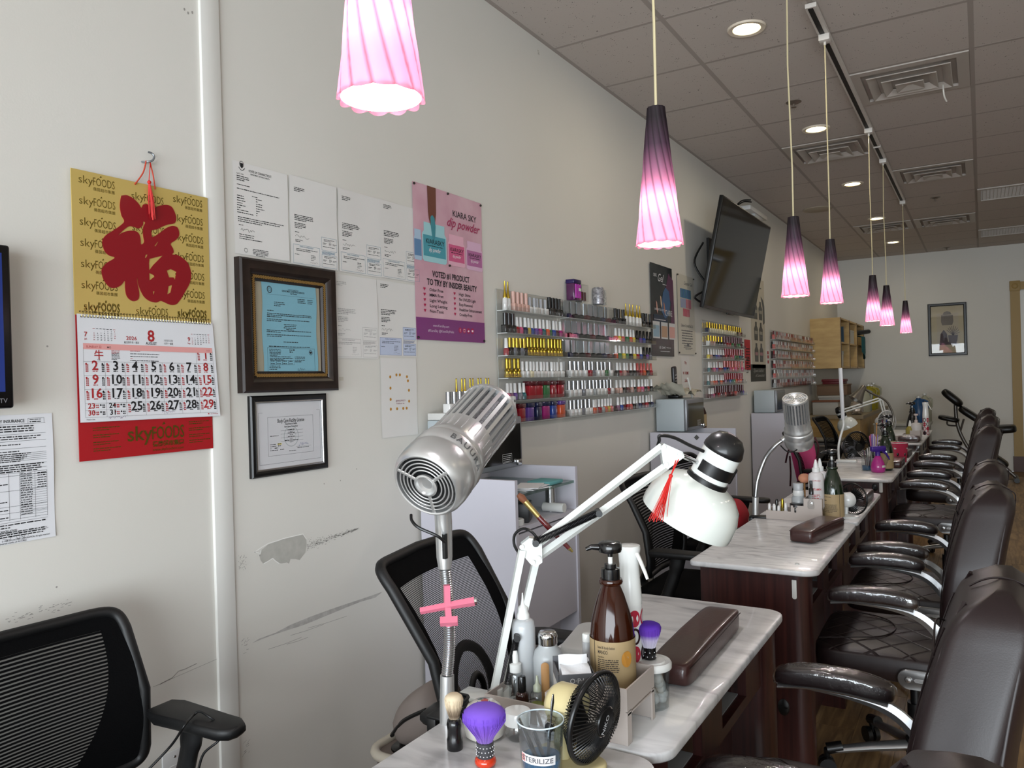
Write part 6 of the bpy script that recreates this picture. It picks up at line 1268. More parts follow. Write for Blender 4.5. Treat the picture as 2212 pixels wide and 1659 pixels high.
for par, pts, d in ((p1, ((1127, 1181), (1163, 1205), (1151, 1214)), DL - .013), (p2, ((1433, 965), (1468, 981), (1438, 1003)), DH - .034), (p3, ((1058, 1494),), DL - .013)):
    for a in pts: q = dep(*a, d); MB().cyl(q + cview * .004, q - cview * .004, .0045, n=12).cyl(q - cview * .003, q - cview * .006, .0025, n=8).build('bolt', STEEL, par, world=True)
def spring(p, q, r_, name, n=46):
    a, b = p, q; d = (b - a); L_ = d.length; d.normalize(); u = d.cross(Vector((0, 0, 1))).normalized(); v = d.cross(u)
    MB().tube([a + d * (L_ * k / (n * 8)) + u * (r_ * math.cos(2 * PI * k / 8)) + v * (r_ * math.sin(2 * PI * k / 8)) for k in range(n * 8)], .0011, 4).build(name, SPRM, t, world=True, smooth=60)
spring(dep(1160, 1170, DL - .022), dep(1290, 1109, DL + .0), .0062, 'spring'); spring(dep(1160, 1168, DL + .016), dep(1290, 1107, DL + .03), .0062, 'spring'); spring(dep(1115, 1382, DL - .016), dep(1097, 1478, DL - .018), .0062, 'spring', 36)
for a, d in (((1157, 1172), DL - .022), ((1293, 1108), DL), ((1117, 1376), DL - .016)): q = dep(*a, d); MB().cyl(q - cview * .012, q + cview * .02, .0065, n=12).build('spring_peg', BLK, t, world=True)
# head: socket, cap, shade
hx = Vector([sum(r_[i] * c for i, c in enumerate((-.41, .88, .22))) for r_ in RM]).normalized()
H0 = dep(1566, 966, DH)       # centre of the cap's rim line
HX = frame_on(H0, H0 + hx, tuple(cview))
hh = MB(HX).lathe([(.0, .012), (.0385, .012), (.0395, .016), (.0395, .072), (.0405, .074), (.0405, .078)], 40).build('socket_sleeve', LW, t, world=True)
MB(HX).lathe([(0, -.030), (.012, -.0295), (.026, -.024), (.036, -.012), (.0412, .004), (.0412, .011), (.0385, .013), (.0385, .016)], 40).build('black_cap', M('cap_black', '#121214', .35, coat=.2), t, world=True, smooth=60)
sh = MB(HX).lathe([(.0300, .074), (.036, .078), (.050, .083), (.070, .092), (.087, .110), (.096, .134), (.0985, .160), (.0975, .172), (.0960, .172), (.0965, .160), (.094, .135), (.085, .112), (.068, .095), (.048, .086), (.030, .078)], 56).build('lamp_shade', M('shade_white', '#d9ddd6', .12, coat=.6), t, world=True, smooth=60)
MB(HX).lathe([(.041, .070), (.0435, .071), (.0435, .082), (.041, .083)], 40).build('collar_ring', BLK, t, world=True)
ang0 = None
mb = MB(HX); cl = []
cc_ = (HX.inverted() @ (H0 + hx * .05 - cview * .1)); a0 = math.atan2(cc_.y, cc_.x)
mb.grid(lambda a, b: Vector(((.0412) * math.cos(a0 + (a - .62) * 2.6), .0412 * math.sin(a0 + (a - .62) * 2.6), .036 + b * .024)), 20, 2); mb.build('clamp_strap', BLK, t, world=True)
MB(HX).rbox((.034 * math.cos(a0 - 1.75) - .012, .034 * math.sin(a0 - 1.75) - .012, .030), (.034 * math.cos(a0 - 1.75) + .012, .034 * math.sin(a0 - 1.75) + .012, .066), .004, 2).build('strap_buckle', BLK, t, world=True)
MB().tube([dep(1470, 983, DH - .02), dep(1505, 998, DH)], .005, 10).build('link_rod', STEEL, t, world=True)
for o_ in (0, .009): MB().tube(bez([dep(1520, 975, DH - .02 + o_), dep(1490, 962, DH - .02), dep(1455, 945, DH - .02 + o_), dep(1426, 941, DH - .02), dep(1424, 952, DH - .015 + o_), dep(1420, 965, DH)], 28), .0035, 8).build('power_cord', BLK, t, world=True)
MB().tube(bez([dep(1130, 1205, DL), dep(1112, 1180, DL + .02), dep(1112, 1155, DL + .02), dep(1130, 1142, DL + .01), dep(1150, 1150, DL), dep(1166, 1172, DL)], 24), .0028, 8).build('power_cord', BLK, t, world=True)
# red tassel on the lamp (its own thing, tied on)
tt = thing('red_tassel', 'red silk tassel hanging from the white lamp head', 'tassel', dep(1450, 1040, DH - .03))
q0, q1, q2 = dep(1467, 990, DH - .03), dep(1449, 1028, DH - .05), dep(1420, 1122, DH - .085)
mb = MB().tube([q0, q1], .0011, 6).tube([dep(1461, 992, DH - .03), q1], .0011, 6).ball(q1, .0042, 10, 8); r = random.Random(8)
for k in range(40):
    o_ = Vector((r.gauss(0, 1), r.gauss(0, 1), r.gauss(0, .3))) * .0045; m_ = q1.lerp(q2, .5) + o_ * .8; mb.tube([q1 + o_ * .2, m_, q2 + o_ * 1.6 + Vector((0, 0, r.uniform(-.004, .008)))], .0006, 4)
mb.build('strands', TASS, tt, world=True)
# paint brush tucked behind the lamp elbow
tt = thing('gel_brush', 'artist brush with dark red handle tucked behind the lamp elbow', 'brush', dep(1180, 1135, DL + .05))
DBR = DL + .035
P_ = lambda a, b: dep(a, b, DBR)
MB().tube([P_(1163, 1116), P_(1180, 1134), P_(1205, 1160), P_(1229, 1184)], [.0052, .0058, .0048, .0042], 12).build('handle', M('wine_lacquer', '#4d0f12', .15, coat=.8), tt, world=True)
MB().tube([P_(1134, 1083), P_(1150, 1101), P_(1163, 1116)], [.0062, .0056, .005], 12).build('ferrule', M('gold_ferrule', '#b9a468', .25, .9), tt, world=True); MB().tube([P_(1229, 1184), P_(1237, 1192)], [.0042, .002], 10).build('end_cap', M('gold_ferrule'), tt, world=True)
MB().tube([P_(1135, 1084), P_(1127, 1075), P_(1119, 1068)], [.006, .0078, .0045], 10).build('bristles', M('sable', '#6a3d24', .7), tt, world=True)
# ------------------------------------------------------------------ stepped organiser tray and its contents
TRAYM = M('tray_beige', '#b3a9a2', .4)
def tray(x0, x1, y0, y1, label, mat=TRAYM, hts=(.036, .062, .094), xs=(.45, .68)):
    t = thing('organiser_tray', label, 'tray', ((x0 + x1) / 2, (y0 + y1) / 2, TOP), group='stepped beige organiser trays'); w_ = .003; z = TOP + .0005
    xa, xb = x0 + (x1 - x0) * xs[0], x0 + (x1 - x0) * xs[1]
    for (a, b, h, fl_) in ((x0, xa, hts[0], .004), (xa, xb, hts[1], .03), (xb, x1, hts[2], .052)):
        pl = round_rect(a, y0, b, y1, .008, 4)
        for yy in (y0, y1 - w_): MB().box((a, yy, z), (b - (w_ if b == x1 else 0), yy + w_, z + h)).build('side_wall', mat, t, world=True, smooth=0)
        MB().box((a, y0 + w_, z), (a + w_, y1 - w_, z + h)).build('divider', mat, t, world=True, smooth=0)
        MB().box((a + w_, y0 + w_, z + fl_ - .003), (b, y1 - w_, z + fl_)).build('compartment_floor', mat, t, world=True, smooth=0)
    h = hts[2]; MB().box((x1 - w_, y0, z + .055), (x1, y1, z + h)).box((x1 - w_, y0, z), (x1, y0 + .018, z + .056)).box((x1 - w_, y1 - .012, z), (x1, y1, z + .056)).build('bridge_end', mat, t, world=True, smooth=0)
    return t
TR = (-.80, -.517, 1.203, 1.328); tray(*TR, 'beige stepped organiser tray on the nearest table')
F1, F2, F3 = TOP + .0048, TOP + .0308, TOP + .0528     # floors of the three steps
# amber lotion bottle with black pump
AMB = M('amber_plastic', '#3a1606', .12, trans=.45, ior=1.3, coat=.4); KRAFT = M('kraft_label', '#9c8763', .6); PBL = M('pump_black', '#0b0b0c', .22, coat=.3)
def pump_bottle(cx, base_py, t_, z0, label, name, body, labelm, fluid=None, s=1.0, text=None):
    p = dep(cx, base_py, t_); loc = Vector((p.x, p.y, z0)); k = t_ / F * s
    t = thing(name, label, 'pump bottle', loc)
    hz = lambda y: (1491 - y) * k + .012
    MB().lathe([(.030, 0), (.039, .004), (48 * k, hz(1480)), (48.5 * k, hz(1400)), (47.5 * k, hz(1378)), (44 * k, hz(1350)), (36 * k, hz(1320)), (28 * k, hz(1295)), (21 * k, hz(1277)), (20 * k, hz(1274)), (25 * k, hz(1271)), (26 * k, hz(1266)), (24 * k, hz(1261)), (0, hz(1260))], 36).build('bottle', body, t, smooth=50)
    MB().lathe([(20 * k, hz(1262)), (20.5 * k, hz(1258)), (20 * k, hz(1239)), (13 * k, hz(1237)), (13 * k, hz(1229)), (0, hz(1228))], 28).build('pump_collar', PBL, t)
    MB().cyl((0, 0, hz(1231)), (0, 0, hz(1212)), 5 * k, n=14).build('pump_stem', M('stem_white', '#d6d6d2', .3), t)
    hd_ = Vector([r_[0] for r_ in RM]); d = Vector((-hd_.x, -hd_.y, 0)).normalized()
    MB().lathe([(5.5 * k, hz(1214)), (6 * k, hz(1206)), (24 * k, hz(1203)), (25.5 * k, hz(1198)), (25.5 * k, hz(1186)), (22 * k, hz(1182)), (0, hz(1181))], 30).tube([d * 20 * k + Vector((0, 0, hz(1193))), d * 40 * k + Vector((0, 0, hz(1192))), d * 52 * k + Vector((0, 0, hz(1197)))], [8 * k, 6 * k, 4.5 * k], 10).build('pump_head', PBL, t, smooth=50)
    if labelm:
        ca = math.atan2(-loc.y, -loc.x)
        lb_ = MB(); lb_.grid(lambda a, b: Vector((49.2 * k * math.cos(ca + (a - .5) * 4.6), 49.2 * k * math.sin(ca + (a - .5) * 4.6), hz(1488) + b * (hz(1384) - hz(1488)))), 32, 1); lo = lb_.build('paper_label', labelm, t)
        R_ = 49.6 * k
        T = lambda q: Vector(((R_ + q.z) * math.cos(ca + q.x / R_), (R_ + q.z) * math.sin(ca + q.x / R_), hz(1488) + q.y))
        i = Ink(T, .0002); H_ = hz(1384) - hz(1488)
        if text: text(i, k, H_)
        else:
            i.rect(30 * k, 0, 31.5 * k, H_); i.words(-40 * k, H_ * .88, 34 * k, 3 * k, rng=rg); i.words(-40 * k, H_ * .72, 16 * k, 5 * k, rng=rg); i.words(-40 * k, H_ * .55, 62 * k, 2.4 * k, 10, 1.6, rng=rg)
        i.build('label_print', M('ink_label', '#3a322a', .7), lo, smooth=0)
    return t
def mango(i, k, H_):
    i.rect(-44 * k, 0, -42.5 * k, H_); i.txt('hand & body lotion', -34 * k, H_ * .86, 8.5 * k, 'l', .004, fit=38 * k); i.txt('MANGO', -34 * k, H_ * .755, 11 * k, 'l', .006, fit=23 * k); i.txt('Ingredients', -34 * k, H_ * .68, 5 * k, fit=15 * k)
    i.words(-34 * k, H_ * .63, 48 * k, 2.6 * k, 8, 1.55, rng=rg); i.txt('Made in Korea', -34 * k, H_ * .34, 5.5 * k, fit=22 * k); i.txt('codi', -33 * k, H_ * .205, 16 * k, 'l', .014, fit=17 * k); i.disc(-9 * k, H_ * .24, 5 * k); i.words(-25 * k, H_ * .13, 22 * k, 3 * k, 2, 1.9, rng=rg)
lo1 = pump_bottle(1326, 1491, 1.398, F3, 'amber mango hand lotion bottle with black pump', 'lotion_bottle', AMB, KRAFT, text=mango)
k_ = 1.398 / F; ca = math.atan2(-lo1.location.y, -lo1.location.x); R_ = 49.7 * k_
i = Ink(lambda q: Vector(((R_ + q.z) * math.cos(ca + q.x / R_), (R_ + q.z) * math.sin(ca + q.x / R_), .012 + q.y)), .0003); i.disc(31 * k_, 70 * k_, 13 * k_, 17 * k_); i.build('mango_picture', M('mango_orange', '#b07a2e', .6), lo1, smooth=0)
# white mister with red and black rings
WPL = M('white_gloss', '#d8d9d6', .2, coat=.3)
def mister(cx, base_py, t_, z0, label, s=1.0, turn=0):
    p = dep(cx, base_py, t_); t = thing('mist_sprayer', label, 'spray bottle', (p.x, p.y, z0), turn); k = t_ / F * s; hz = lambda y: (1475 - y) * k
    MB().lathe([(23 * k, 0), (25 * k, 2 * k), (25.5 * k, hz(1380)), (25.5 * k, hz(1318))], 28).build('patterned_bottle', M('mister_white', '#cfcfcd', .3), t)
    MB().lathe([(25.5 * k, hz(1318)), (25.5 * k, hz(1305)), (23 * k, hz(1270)), (21 * k, hz(1235)), (23 * k, hz(1210)), (25 * k, hz(1200)), (24 * k, hz(1193)), (0, hz(1191))], 28).build('spray_head', WPL, t)
    MB().tube([(0, -22 * k, hz(1207)), (0, -33 * k, hz(1225)), (0, -44 * k, hz(1245)), (0, -50 * k, hz(1258))], [6 * k, 5.5 * k, 5 * k, 4 * k], 8, flat=.6).build('trigger', WPL, t, smooth=60)
    for col, ofs in (('#a01f36', 0), ('#2a0f18', 1)):
        i = Ink(lambda q: Vector(((25.9 * k + q.z) * math.cos(q.x / (25.7 * k)), (25.9 * k + q.z) * math.sin(q.x / (25.7 * k)), q.y)), .0001)
        for a in range(6):
            for b in range(4):
                if (a + b) % 3 == (0 if ofs else 1) or (not ofs and (a + b) % 3 == 2): i.ring(a * 27 * k, (16 + b * 38) * k, 13 * k, (13 * k) if (a + b) % 2 else 5 * k, 18 * k)
        i.build('ring_pattern', M('art_' + col[1:], col, .3), t, smooth=0)
    return t
mister(1366, 1475, 1.47, F3, 'white spray mister with red rings behind the lotion bottle', turn=1.25)
# carton with tissues
p = dep(1240, 1500, 1.36); t = thing('tissue_carton', 'grey-banded open carton holding folded paper tissues', 'box', (p.x, p.y, F2)); t.rotation_euler = (0, 0, .62)
CW = M('carton_white', '#b9b5b0', .6); CB = M('carton_grey', '#55565a', .5); CI = M('carton_inside', '#8a7362', .7)
hw, hd_, hh_ = .031, .036, .082
for (a, b, nm) in (((-hw, -hd_), (hw, -hd_ + .0015), 'front_panel'), ((-hw, hd_ - .0015), (hw, hd_), 'back_panel'), ((-hw, -hd_), (-hw + .0015, hd_), 'side_panel'), ((hw - .0015, -hd_), (hw, hd_), 'side_panel')):
    o = MB().box((a[0], a[1], 0), (b[0], b[1], hh_ - .02)).build(nm, CW, t, smooth=0); MB().box((a[0] - .0002, a[1] - .0002, hh_ - .02), (b[0] + .0002, b[1] + .0002, hh_ + (.008 if nm == 'back_panel' else 0))).build('grey_band', CB, o, smooth=0)
MB().box((-hw + .002, -hd_ + .002, .03), (hw - .002, hd_ - .002, .034)).build('inner_floor', CI, t, smooth=0)
i = Ink(lambda q: Vector((q.x, -hd_ - .0006 - q.z, q.y)), 0); i.txt('O·P·I', 0, hh_ - .015, .012, 'c', .006, fit=.024); i.build('brand_print', M('ink_pale', '#b9b9bb', .6), t, smooth=0)
i = Ink(lambda q: Vector((hw + .0006 + q.z, q.x, q.y)), 0); i.txt('O·P·I', 0, hh_ - .015, .012, 'c', .006, fit=.024); i.build('brand_print', M('ink_pale'), t, smooth=0)
TIS = M('tissue', '#d9dadc', .9, bump=(120, .6))
tt = thing('paper_tissue', 'white folded paper tissues in the grey-banded carton', 'tissue', (p.x, p.y, F2 + .034)); tt.rotation_euler = (0, 0, .62)
MB().grid(lambda a, b: Vector((-.026 + .05 * a, -.012 + .012 * b + .003 * math.sin(6 * a), .01 + .060 * b)), 8, 6).build('upright_sheet', TIS, tt, smooth=60); MB().grid(lambda a, b: Vector((-.024 + .05 * a, -.033 + .034 * b, .045 + .010 * b + .003 * math.sin(7 * a + 3 * b))), 10, 8).build('folded_sheet', TIS, tt, smooth=60); MB().grid(lambda a, b: Vector((.0 + .028 * a, .0 + .026 * b, .042 + .014 * a + .003 * math.sin(7 * a + 3 * b))), 8, 8).build('folded_sheet', TIS, tt, smooth=60)
# milky bottle with twist nozzle, glass pump jar, little sprayer, brown polish, green oil, stick
MILK = M('milky_plastic', '#c3c6c8', .25, trans=.25, sss=.1); CLR = M('clear_plastic', '#d0d8da', .05, clear=.7, gloss=.10); FROST = M('frosted_glass', '#c9ced0', .25, trans=.4)
def up_thing(name, label, cat, cx, py, t_, z0, parts, group=None):
    """parts: (part name, material, [(half width px, y px)])"""
    p = dep(cx, py, t_); t = thing(name, label, cat, (p.x, p.y, z0), group=group)
    zb = p.z
    for nm, m_, prof in parts:
        o = MB().lathe([(hw * t_ / F, dep(cx, y, t_).z - zb) for hw, y in prof], 28).build(nm, m_, t, smooth=50)
    return t
d_ = depth_of((-.76, 1.30, .8))
up_thing('nozzle_bottle', 'tall milky squeeze bottle with pointed nozzle', 'bottle', 1135, 1524, d_, F1, [('bottle', MILK, [(0, 1524), (24, 1522), (25.5, 1516), (25.5, 1372), (23, 1360), (13, 1354), (0, 1353)]), ('nozzle', WPL, [(14, 1356), (14, 1346), (11, 1340), (11, 1331), (5, 1326), (2.6, 1314), (1.4, 1300), (0, 1300)])])
up_thing('pump_jar', 'frosted jar with chrome pump lid', 'jar', 1187, 1524, depth_of((-.715, 1.30, .8)), F1, [('jar', FROST, [(0, 1524), (30, 1522), (33, 1512), (33, 1430), (29, 1415), (21, 1407), (20, 1400), (0, 1399)]), ('chrome_lid', CHROME, [(20, 1402), (21, 1398), (20.5, 1388), (21.5, 1384), (20, 1378), (17, 1374), (0, 1373)])])
up_thing('small_sprayer', 'small clear spray bottle behind the brown polish bottle', 'spray bottle', 1116, 1530, depth_of((-.782, 1.255, .8)), F1, [('bottle', CLR, [(0, 1530), (14, 1529), (15, 1524), (15, 1468), (11, 1462)]), ('collar', WPL, [(13, 1463), (13, 1446), (7, 1443)]), ('spray_tip', WPL, [(7, 1444), (6.5, 1428), (4.5, 1418), (0, 1417)])])
BRG = M('brown_glass', '#2a0d05', .08, coat=.7)
up_thing('brown_polish_bottle', 'brown glass polish bottle with black cap in the tray', 'bottle', 1129, 1536, depth_of((-.757, 1.228, .8)), F1, [('bottle', BRG, [(0, 1536), (13, 1535), (14, 1530), (14.5, 1502), (11, 1496), (6, 1494)]), ('cap', PBL, [(9, 1497), (9.5, 1494), (8.8, 1465), (7.5, 1462), (0, 1461)])])
up_thing('cuticle_oil_bottle', 'clear dropper bottle of yellow-green cuticle oil', 'bottle', 1162, 1540, depth_of((-.727, 1.228, .8)), F1, [('oil', M('oil_green', '#9ea53a', .15, trans=.3), [(0, 1539), (13, 1538), (15, 1535), (15, 1519), (0, 1518.9)]), ('bottle', CLR, [(0, 1540), (14, 1539), (16, 1535), (16.5, 1505), (14, 1494), (8, 1490)]), ('nozzle', M('nozzle_clear', '#c9cfb8', .2, trans=.4), [(9, 1492), (8.5, 1480), (4, 1475), (2.5, 1459), (0, 1458)])])
t = thing('wooden_stick', 'flat wooden spatula standing in the tray', 'spatula', (-.70, 1.255, F1)); MB().slab(round_rect(-.0075, 0, .0075, .088, .0075, 6), -.001, .001, .0004, X=Matrix.Rotation(.55, 4, 'Z') @ Matrix.Rotation(PI / 2 - .03, 4, 'X')).build('stick', M('pale_wood', '#a57a49', .6), t)
up_thing('white_cap_bottle', 'small bottle with white cap just left of the lotion bottle', 'bottle', 1271, 1500, 1.46, F3, [('bottle', MILK, [(0, 1474), (9, 1473), (10, 1470), (10, 1420), (6, 1416)]), ('cap', WPL, [(10, 1418), (10, 1403), (9, 1401), (0, 1400)])])
# nail lamp lying at the table's back edge
p = Vector((-.745, 1.60, TOP)); t = thing('nail_lamp', 'flat white nail dryer lamp behind the chrome-lidded jar', 'nail lamp', p); t.rotation_euler = (0, 0, .2)
MB().slab(round_rect(-.075, -.10, .075, .10, .03, 6), 0, .035, .008).build('housing', M('nail_lamp_white', '#b9bab8', .35), t, smooth=50); MB().rbox((.05, -.09, .008), (.0765, .07, .026), .003, 2).build('hand_slot', BLK, t)
# jar of cotton with lid and the small brush on it
jp = onz(1410, 1525, TOP); jt = depth_of(jp)
t = thing('cotton_jar', 'faceted clear jar of cotton with white lid', 'jar', jp); kj = jt / F
MB().lathe([(0, .001), (33 * kj, .001), (36 * kj, .004), (39 * kj, 86 * kj), (38 * kj, 88 * kj), (35 * kj, 8 * kj), (0, 6 * kj)], 12).build('glass', M('jar_glass', '#c9d4d6', .03, clear=.7, gloss=.12), t, smooth=20)
mb = MB(); r = random.Random(2)
for k in range(26): mb.ball((r.uniform(-.015, .015), r.uniform(-.015, .015), .013 + .002 * k), r.uniform(.009, .012), 10, 6)
mb.build('cotton', M('cotton', '#c9cac8', .95, bump=(150, .6)), t, smooth=80)
MB().lathe([(41 * kj, 84 * kj), (43 * kj, 86 * kj), (43 * kj, 96 * kj), (40 * kj, 100 * kj), (30 * kj, 98 * kj), (28 * kj, 101 * kj), (0, 101 * kj)], 40).build('lid', WPL, t, smooth=50)
def dust_brush(loc, label, name, kx, tuft_mats, handle, prof_h, prof_t, tilt=0, nb=260, sd=1, spread=1.0, base=None):
    """handle profile and tuft profile [(r,z)] in metres; tuft drawn as real fibres around a core"""
    t = thing(name, label, 'brush', loc); t.rotation_euler = (tilt, 0, 0)
    if base: MB().lathe(base[0], 32).build('base_knob', base[1], t, smooth=60)
    h = MB().lathe(prof_h, 28).build('handle', handle, t, smooth=50)
    z0, z1 = prof_t[0][1], prof_t[-1][1]
    def rad_(z):
        for (r0, a), (r1, b) in zip(prof_t[:-1], prof_t[1:]):
            if a <= z <= b: return r0 + (r1 - r0) * (z - a) / max(b - a, 1e-6)
        return prof_t[-1][0]
    rr = random.Random(sd)
    MB().lathe([(r_ * .93, z_) for r_, z_ in prof_t] + [(0, z1 * .998)], 28).build('tuft_core', tuft_mats, t, smooth=70)
    mb = MB()
    for k in range(nb):
        a = rr.uniform(0, 2 * PI); f = math.sqrt(rr.uniform(0.25, 1)); pts = []
        top = z1 - (z1 - z0) * .16 * (f ** 3) - rr.uniform(0, .0015)
        for q in range(5):
            z = z0 + (top - z0) * q / 4; pts.append((rad_(z) * f * math.cos(a) * 1.0, rad_(z) * f * math.sin(a), z))
        mb.tube(pts, [.0005, .0005, .00045, .0004, .0002], 3)
    mb.build('bristles', tuft_mats, t, smooth=70)['kind'] = 'stuff'
    return t, h
def zramp(name, stops, z0, z1, rough=.8, freq=900):
    m, nt, b, L = nodes_of(name); tc = nt.nodes.new('ShaderNodeTexCoord'); sp = nt.nodes.new('ShaderNodeSeparateXYZ'); L.new(tc.outputs['Object'], sp.inputs[0])
    mr = nt.nodes.new('ShaderNodeMapRange'); mr.inputs[1].default_value = z0; mr.inputs[2].default_value = z1; L.new(sp.outputs[2], mr.inputs[0])
    rp = nt.nodes.new('ShaderNodeValToRGB'); e = rp.color_ramp.elements; e[0].position = stops[0][0]; e[0].color = (*lin(stops[0][1]), 1); e[1].position = stops[-1][0]; e[1].color = (*lin(stops[-1][1]), 1)
    for p_, c_ in stops[1:-1]: x = e.new(p_); x.color = (*lin(c_), 1)
    L.new(mr.outputs[0], rp.inputs[0]); L.new(rp.outputs[0], b.inputs['Base Color']); b.inputs['Roughness'].default_value = rough; b.inputs['Specular IOR Level'].default_value = .15
    return m
DOT = M('rhinestone', '#e8e8ea', .15, .3); GHAN = M('gunmetal', '#4a4a4d', .4, .4)
def studs(parent, r, zs, n, rr, m_=DOT):
    s_ = MB().ball((0, 0, 0), rr, 8, 5).mesh('stud', m_, 60)
    for q, z in enumerate(zs):
        for k in range(n): a = 2 * PI * (k + .5 * (q % 2)) / n; put('stud', s_, parent, loc=(r * math.cos(a), r * math.sin(a), z))
# small purple and white dust brush standing on the cotton jar
zl = jp.z + 101 * kj + .0005
t, h = dust_brush((jp.x - .004, jp.y + .002, zl), 'small purple-tipped white dusting brush standing on the jar lid', 'dusting_brush', 1, zramp('tuft_small', [(0, '#c9c6cf'), (.42, '#b9aecb'), (.62, '#6a3fae'), (1, '#4a2595')], .017, .066), M('handle_black', '#0c0c0e', .25, coat=.3), [(.0115, 0), (.0125, .002), (.0118, .012), (.0122, .022), (0, .022)], [(.0112, .019), (.0135, .027), (.019, .040), (.0235, .052), (.0245, .058), (.022, .0635), (.016, .0665)], nb=240, sd=3)
studs(h, .0121, (.006, .014), 8, .0011)
# big purple brush, shaving brush
bp_ = onz(1049, 1652, TOP); kb = depth_of(bp_) / F
t, h = dust_brush(bp_, 'fluffy purple dusting brush with studded handle and orange base', 'dusting_brush', 1, zramp('tuft_purple', [(0, '#8a70b0'), (.35, '#7d55b8'), (.75, '#6a45b4'), (1, '#7a58c4')], 46 * kb, 128 * kb), GHAN, [(18 * kb, 17 * kb), (18.5 * kb, 20 * kb), (19 * kb, 50 * kb), (16 * kb, 52 * kb), (0, 52 * kb)], [(14.5 * kb, 47 * kb), (19 * kb, 60 * kb), (33 * kb, 78 * kb), (47 * kb, 97 * kb), (50.5 * kb, 106 * kb), (47 * kb, 116 * kb), (36 * kb, 124 * kb), (20 * kb, 128.5 * kb)], nb=700, sd=5, base=([(0, 0), (16 * kb, 0), (22 * kb, 3 * kb), (24 * kb, 9 * kb), (22 * kb, 15 * kb), (17 * kb, 20 * kb), (0, 20 * kb)], M('orange_knob', '#c83512', .15, coat=.7)))
studs(h, 19.2 * kb, (25 * kb, 34 * kb, 43 * kb), 16, 1.35 * kb)
sp_ = onz(983, 1617, TOP); ks = depth_of(sp_) / F
dust_brush(sp_, 'badger-hair shaving brush with short black handle', 'shaving_brush', 1, zramp('tuft_badger', [(0, '#b8a890'), (.25, '#6a5a4a'), (.42, '#8a7864'), (.62, '#c4b296'), (1, '#cbbb9f')], 58 * ks, 118 * ks), M('handle_black'), [(0, 0), (17 * ks, 0), (17.5 * ks, 2 * ks), (17.5 * ks, 22 * ks), (16 * ks, 26 * ks), (15.5 * ks, 42 * ks), (17 * ks, 54 * ks), (15 * ks, 63 * ks), (10.5 * ks, 66 * ks), (0, 66 * ks)], [(9.5 * ks, 62 * ks), (12 * ks, 72 * ks), (18 * ks, 90 * ks), (21.5 * ks, 104 * ks), (20 * ks, 113 * ks), (13 * ks, 118 * ks)], nb=420, sd=7)
# floral porcelain bowl with lid
bp_ = onz(1047, 1590, TOP); kb = depth_of(bp_) / F; CER = M('porcelain', '#d4cfc6', .15, coat=.5)
t = thing('floral_bowl', 'white porcelain bowl with painted flowers on its lid', 'bowl', bp_)
MB().lathe([(0, 0), (34 * kb, 0), (43 * kb, 8 * kb), (45 * kb, 36 * kb), (44 * kb, 38 * kb), (0, 38 * kb)], 40).build('bowl', CER, t, smooth=50); ld = MB().lathe([(46 * kb, 36 * kb), (47 * kb, 40 * kb), (44 * kb, 52 * kb), (35 * kb, 68 * kb), (22 * kb, 76 * kb), (0, 79 * kb)], 40).build('lid', CER, t, smooth=60)
def onlid(q):
    r_ = math.hypot(q.x, q.y); z = 79.6 * kb - 12.5 * kb * (r_ / (30 * kb)) ** 2; return Vector((q.x, q.y, z + q.z))
for col, pts in (('#b05a58', ((4, 2, 6), (9, -3, 5), (2, -6, 5))), ('#3f6f80', ((-10, 4, 5), (-14, -2, 4), (-4, 10, 4), (16, 3, 4), (-10, -13, 4), (-2, -16, 4))), ('#5d7a5a', ((-6, -2, 4), (12, -10, 4), (-16, -9, 4)))):
    i = Ink(onlid, .0004); [i.disc(a * kb, b * kb, r_ * kb, r_ * kb * .7, 10) for a, b, r_ in pts]; i.build('painted_flowers', M('glaze_' + col[1:], col, .2), ld, smooth=0)
# round clear jar with white lid
bp_ = onz(1119, 1595, TOP); kb = depth_of(bp_) / F; t = thing('cream_jar', 'round clear jar with white screw lid', 'jar', bp_)
MB().lathe([(0, 0), (20 * kb, 0), (27 * kb, 8 * kb), (28 * kb, 20 * kb), (24 * kb, 32 * kb), (23 * kb, 38 * kb)], 32).build('glass', CLR, t, smooth=60); MB().lathe([(29 * kb, 34 * kb), (29.5 * kb, 38 * kb), (30 * kb, 56 * kb), (28 * kb, 61 * kb), (0, 62 * kb)], 36).build('lid', WPL, t, smooth=50)
# small cream desk fan
fp = Vector((-.575, 1.095, TOP)); CRE = M('fan_cream', '#c7b98a', .4); FB = M('fan_black', '#0c0c0d', .3)
t = thing('desk_fan', 'small cream desk fan with black wire cage', 'fan', fp)
fd = Vector([sum(r_[i] * c for i, c in enumerate((.78, .10, -.62))) for r_ in RM]).normalized(); FCn = dep(1284, 1549, 1.215); FX = frame_on(FCn, FCn + fd)
MB().slab(round_rect(-.07, -.05, .05, .05, .02, 5), 0, .012, .004, X=Matrix.Translation(fp) @ Matrix.Rotation(-.45, 4, 'Z')).build('foot', CRE, t, world=True, smooth=50)
st_ = Vector((fp.x - .01, fp.y + .005, TOP + .01)); MB().tube(bez([st_, st_ + Vector((-.005, .003, .05)), FCn - fd * .06 + Vector((0, 0, -.02))], 10), [.012] * 4 + [.010] * 4 + [.012] * 3, 12).build('stand', CRE, t, world=True)
MB(FX).lathe([(0, -.082), (.024, -.080), (.032, -.070), (.035, -.045), (.033, -.03), (.0, -.028)], 32).build('motor_housing', CRE, t, world=True, smooth=60)
MB(FX).rbox((-.012, -.046, -.075), (.012, -.038, -.05), .003, 2).build('switch', FB, t, world=True)
cg = MB(FX).tube([(.068 * math.cos(2 * PI * k / 56), .068 * math.sin(2 * PI * k / 56), 0) for k in range(56)], .0048, 8, closed=True).build('cage_rim', FB, t, world=True, smooth=70)
mb = MB(FX)
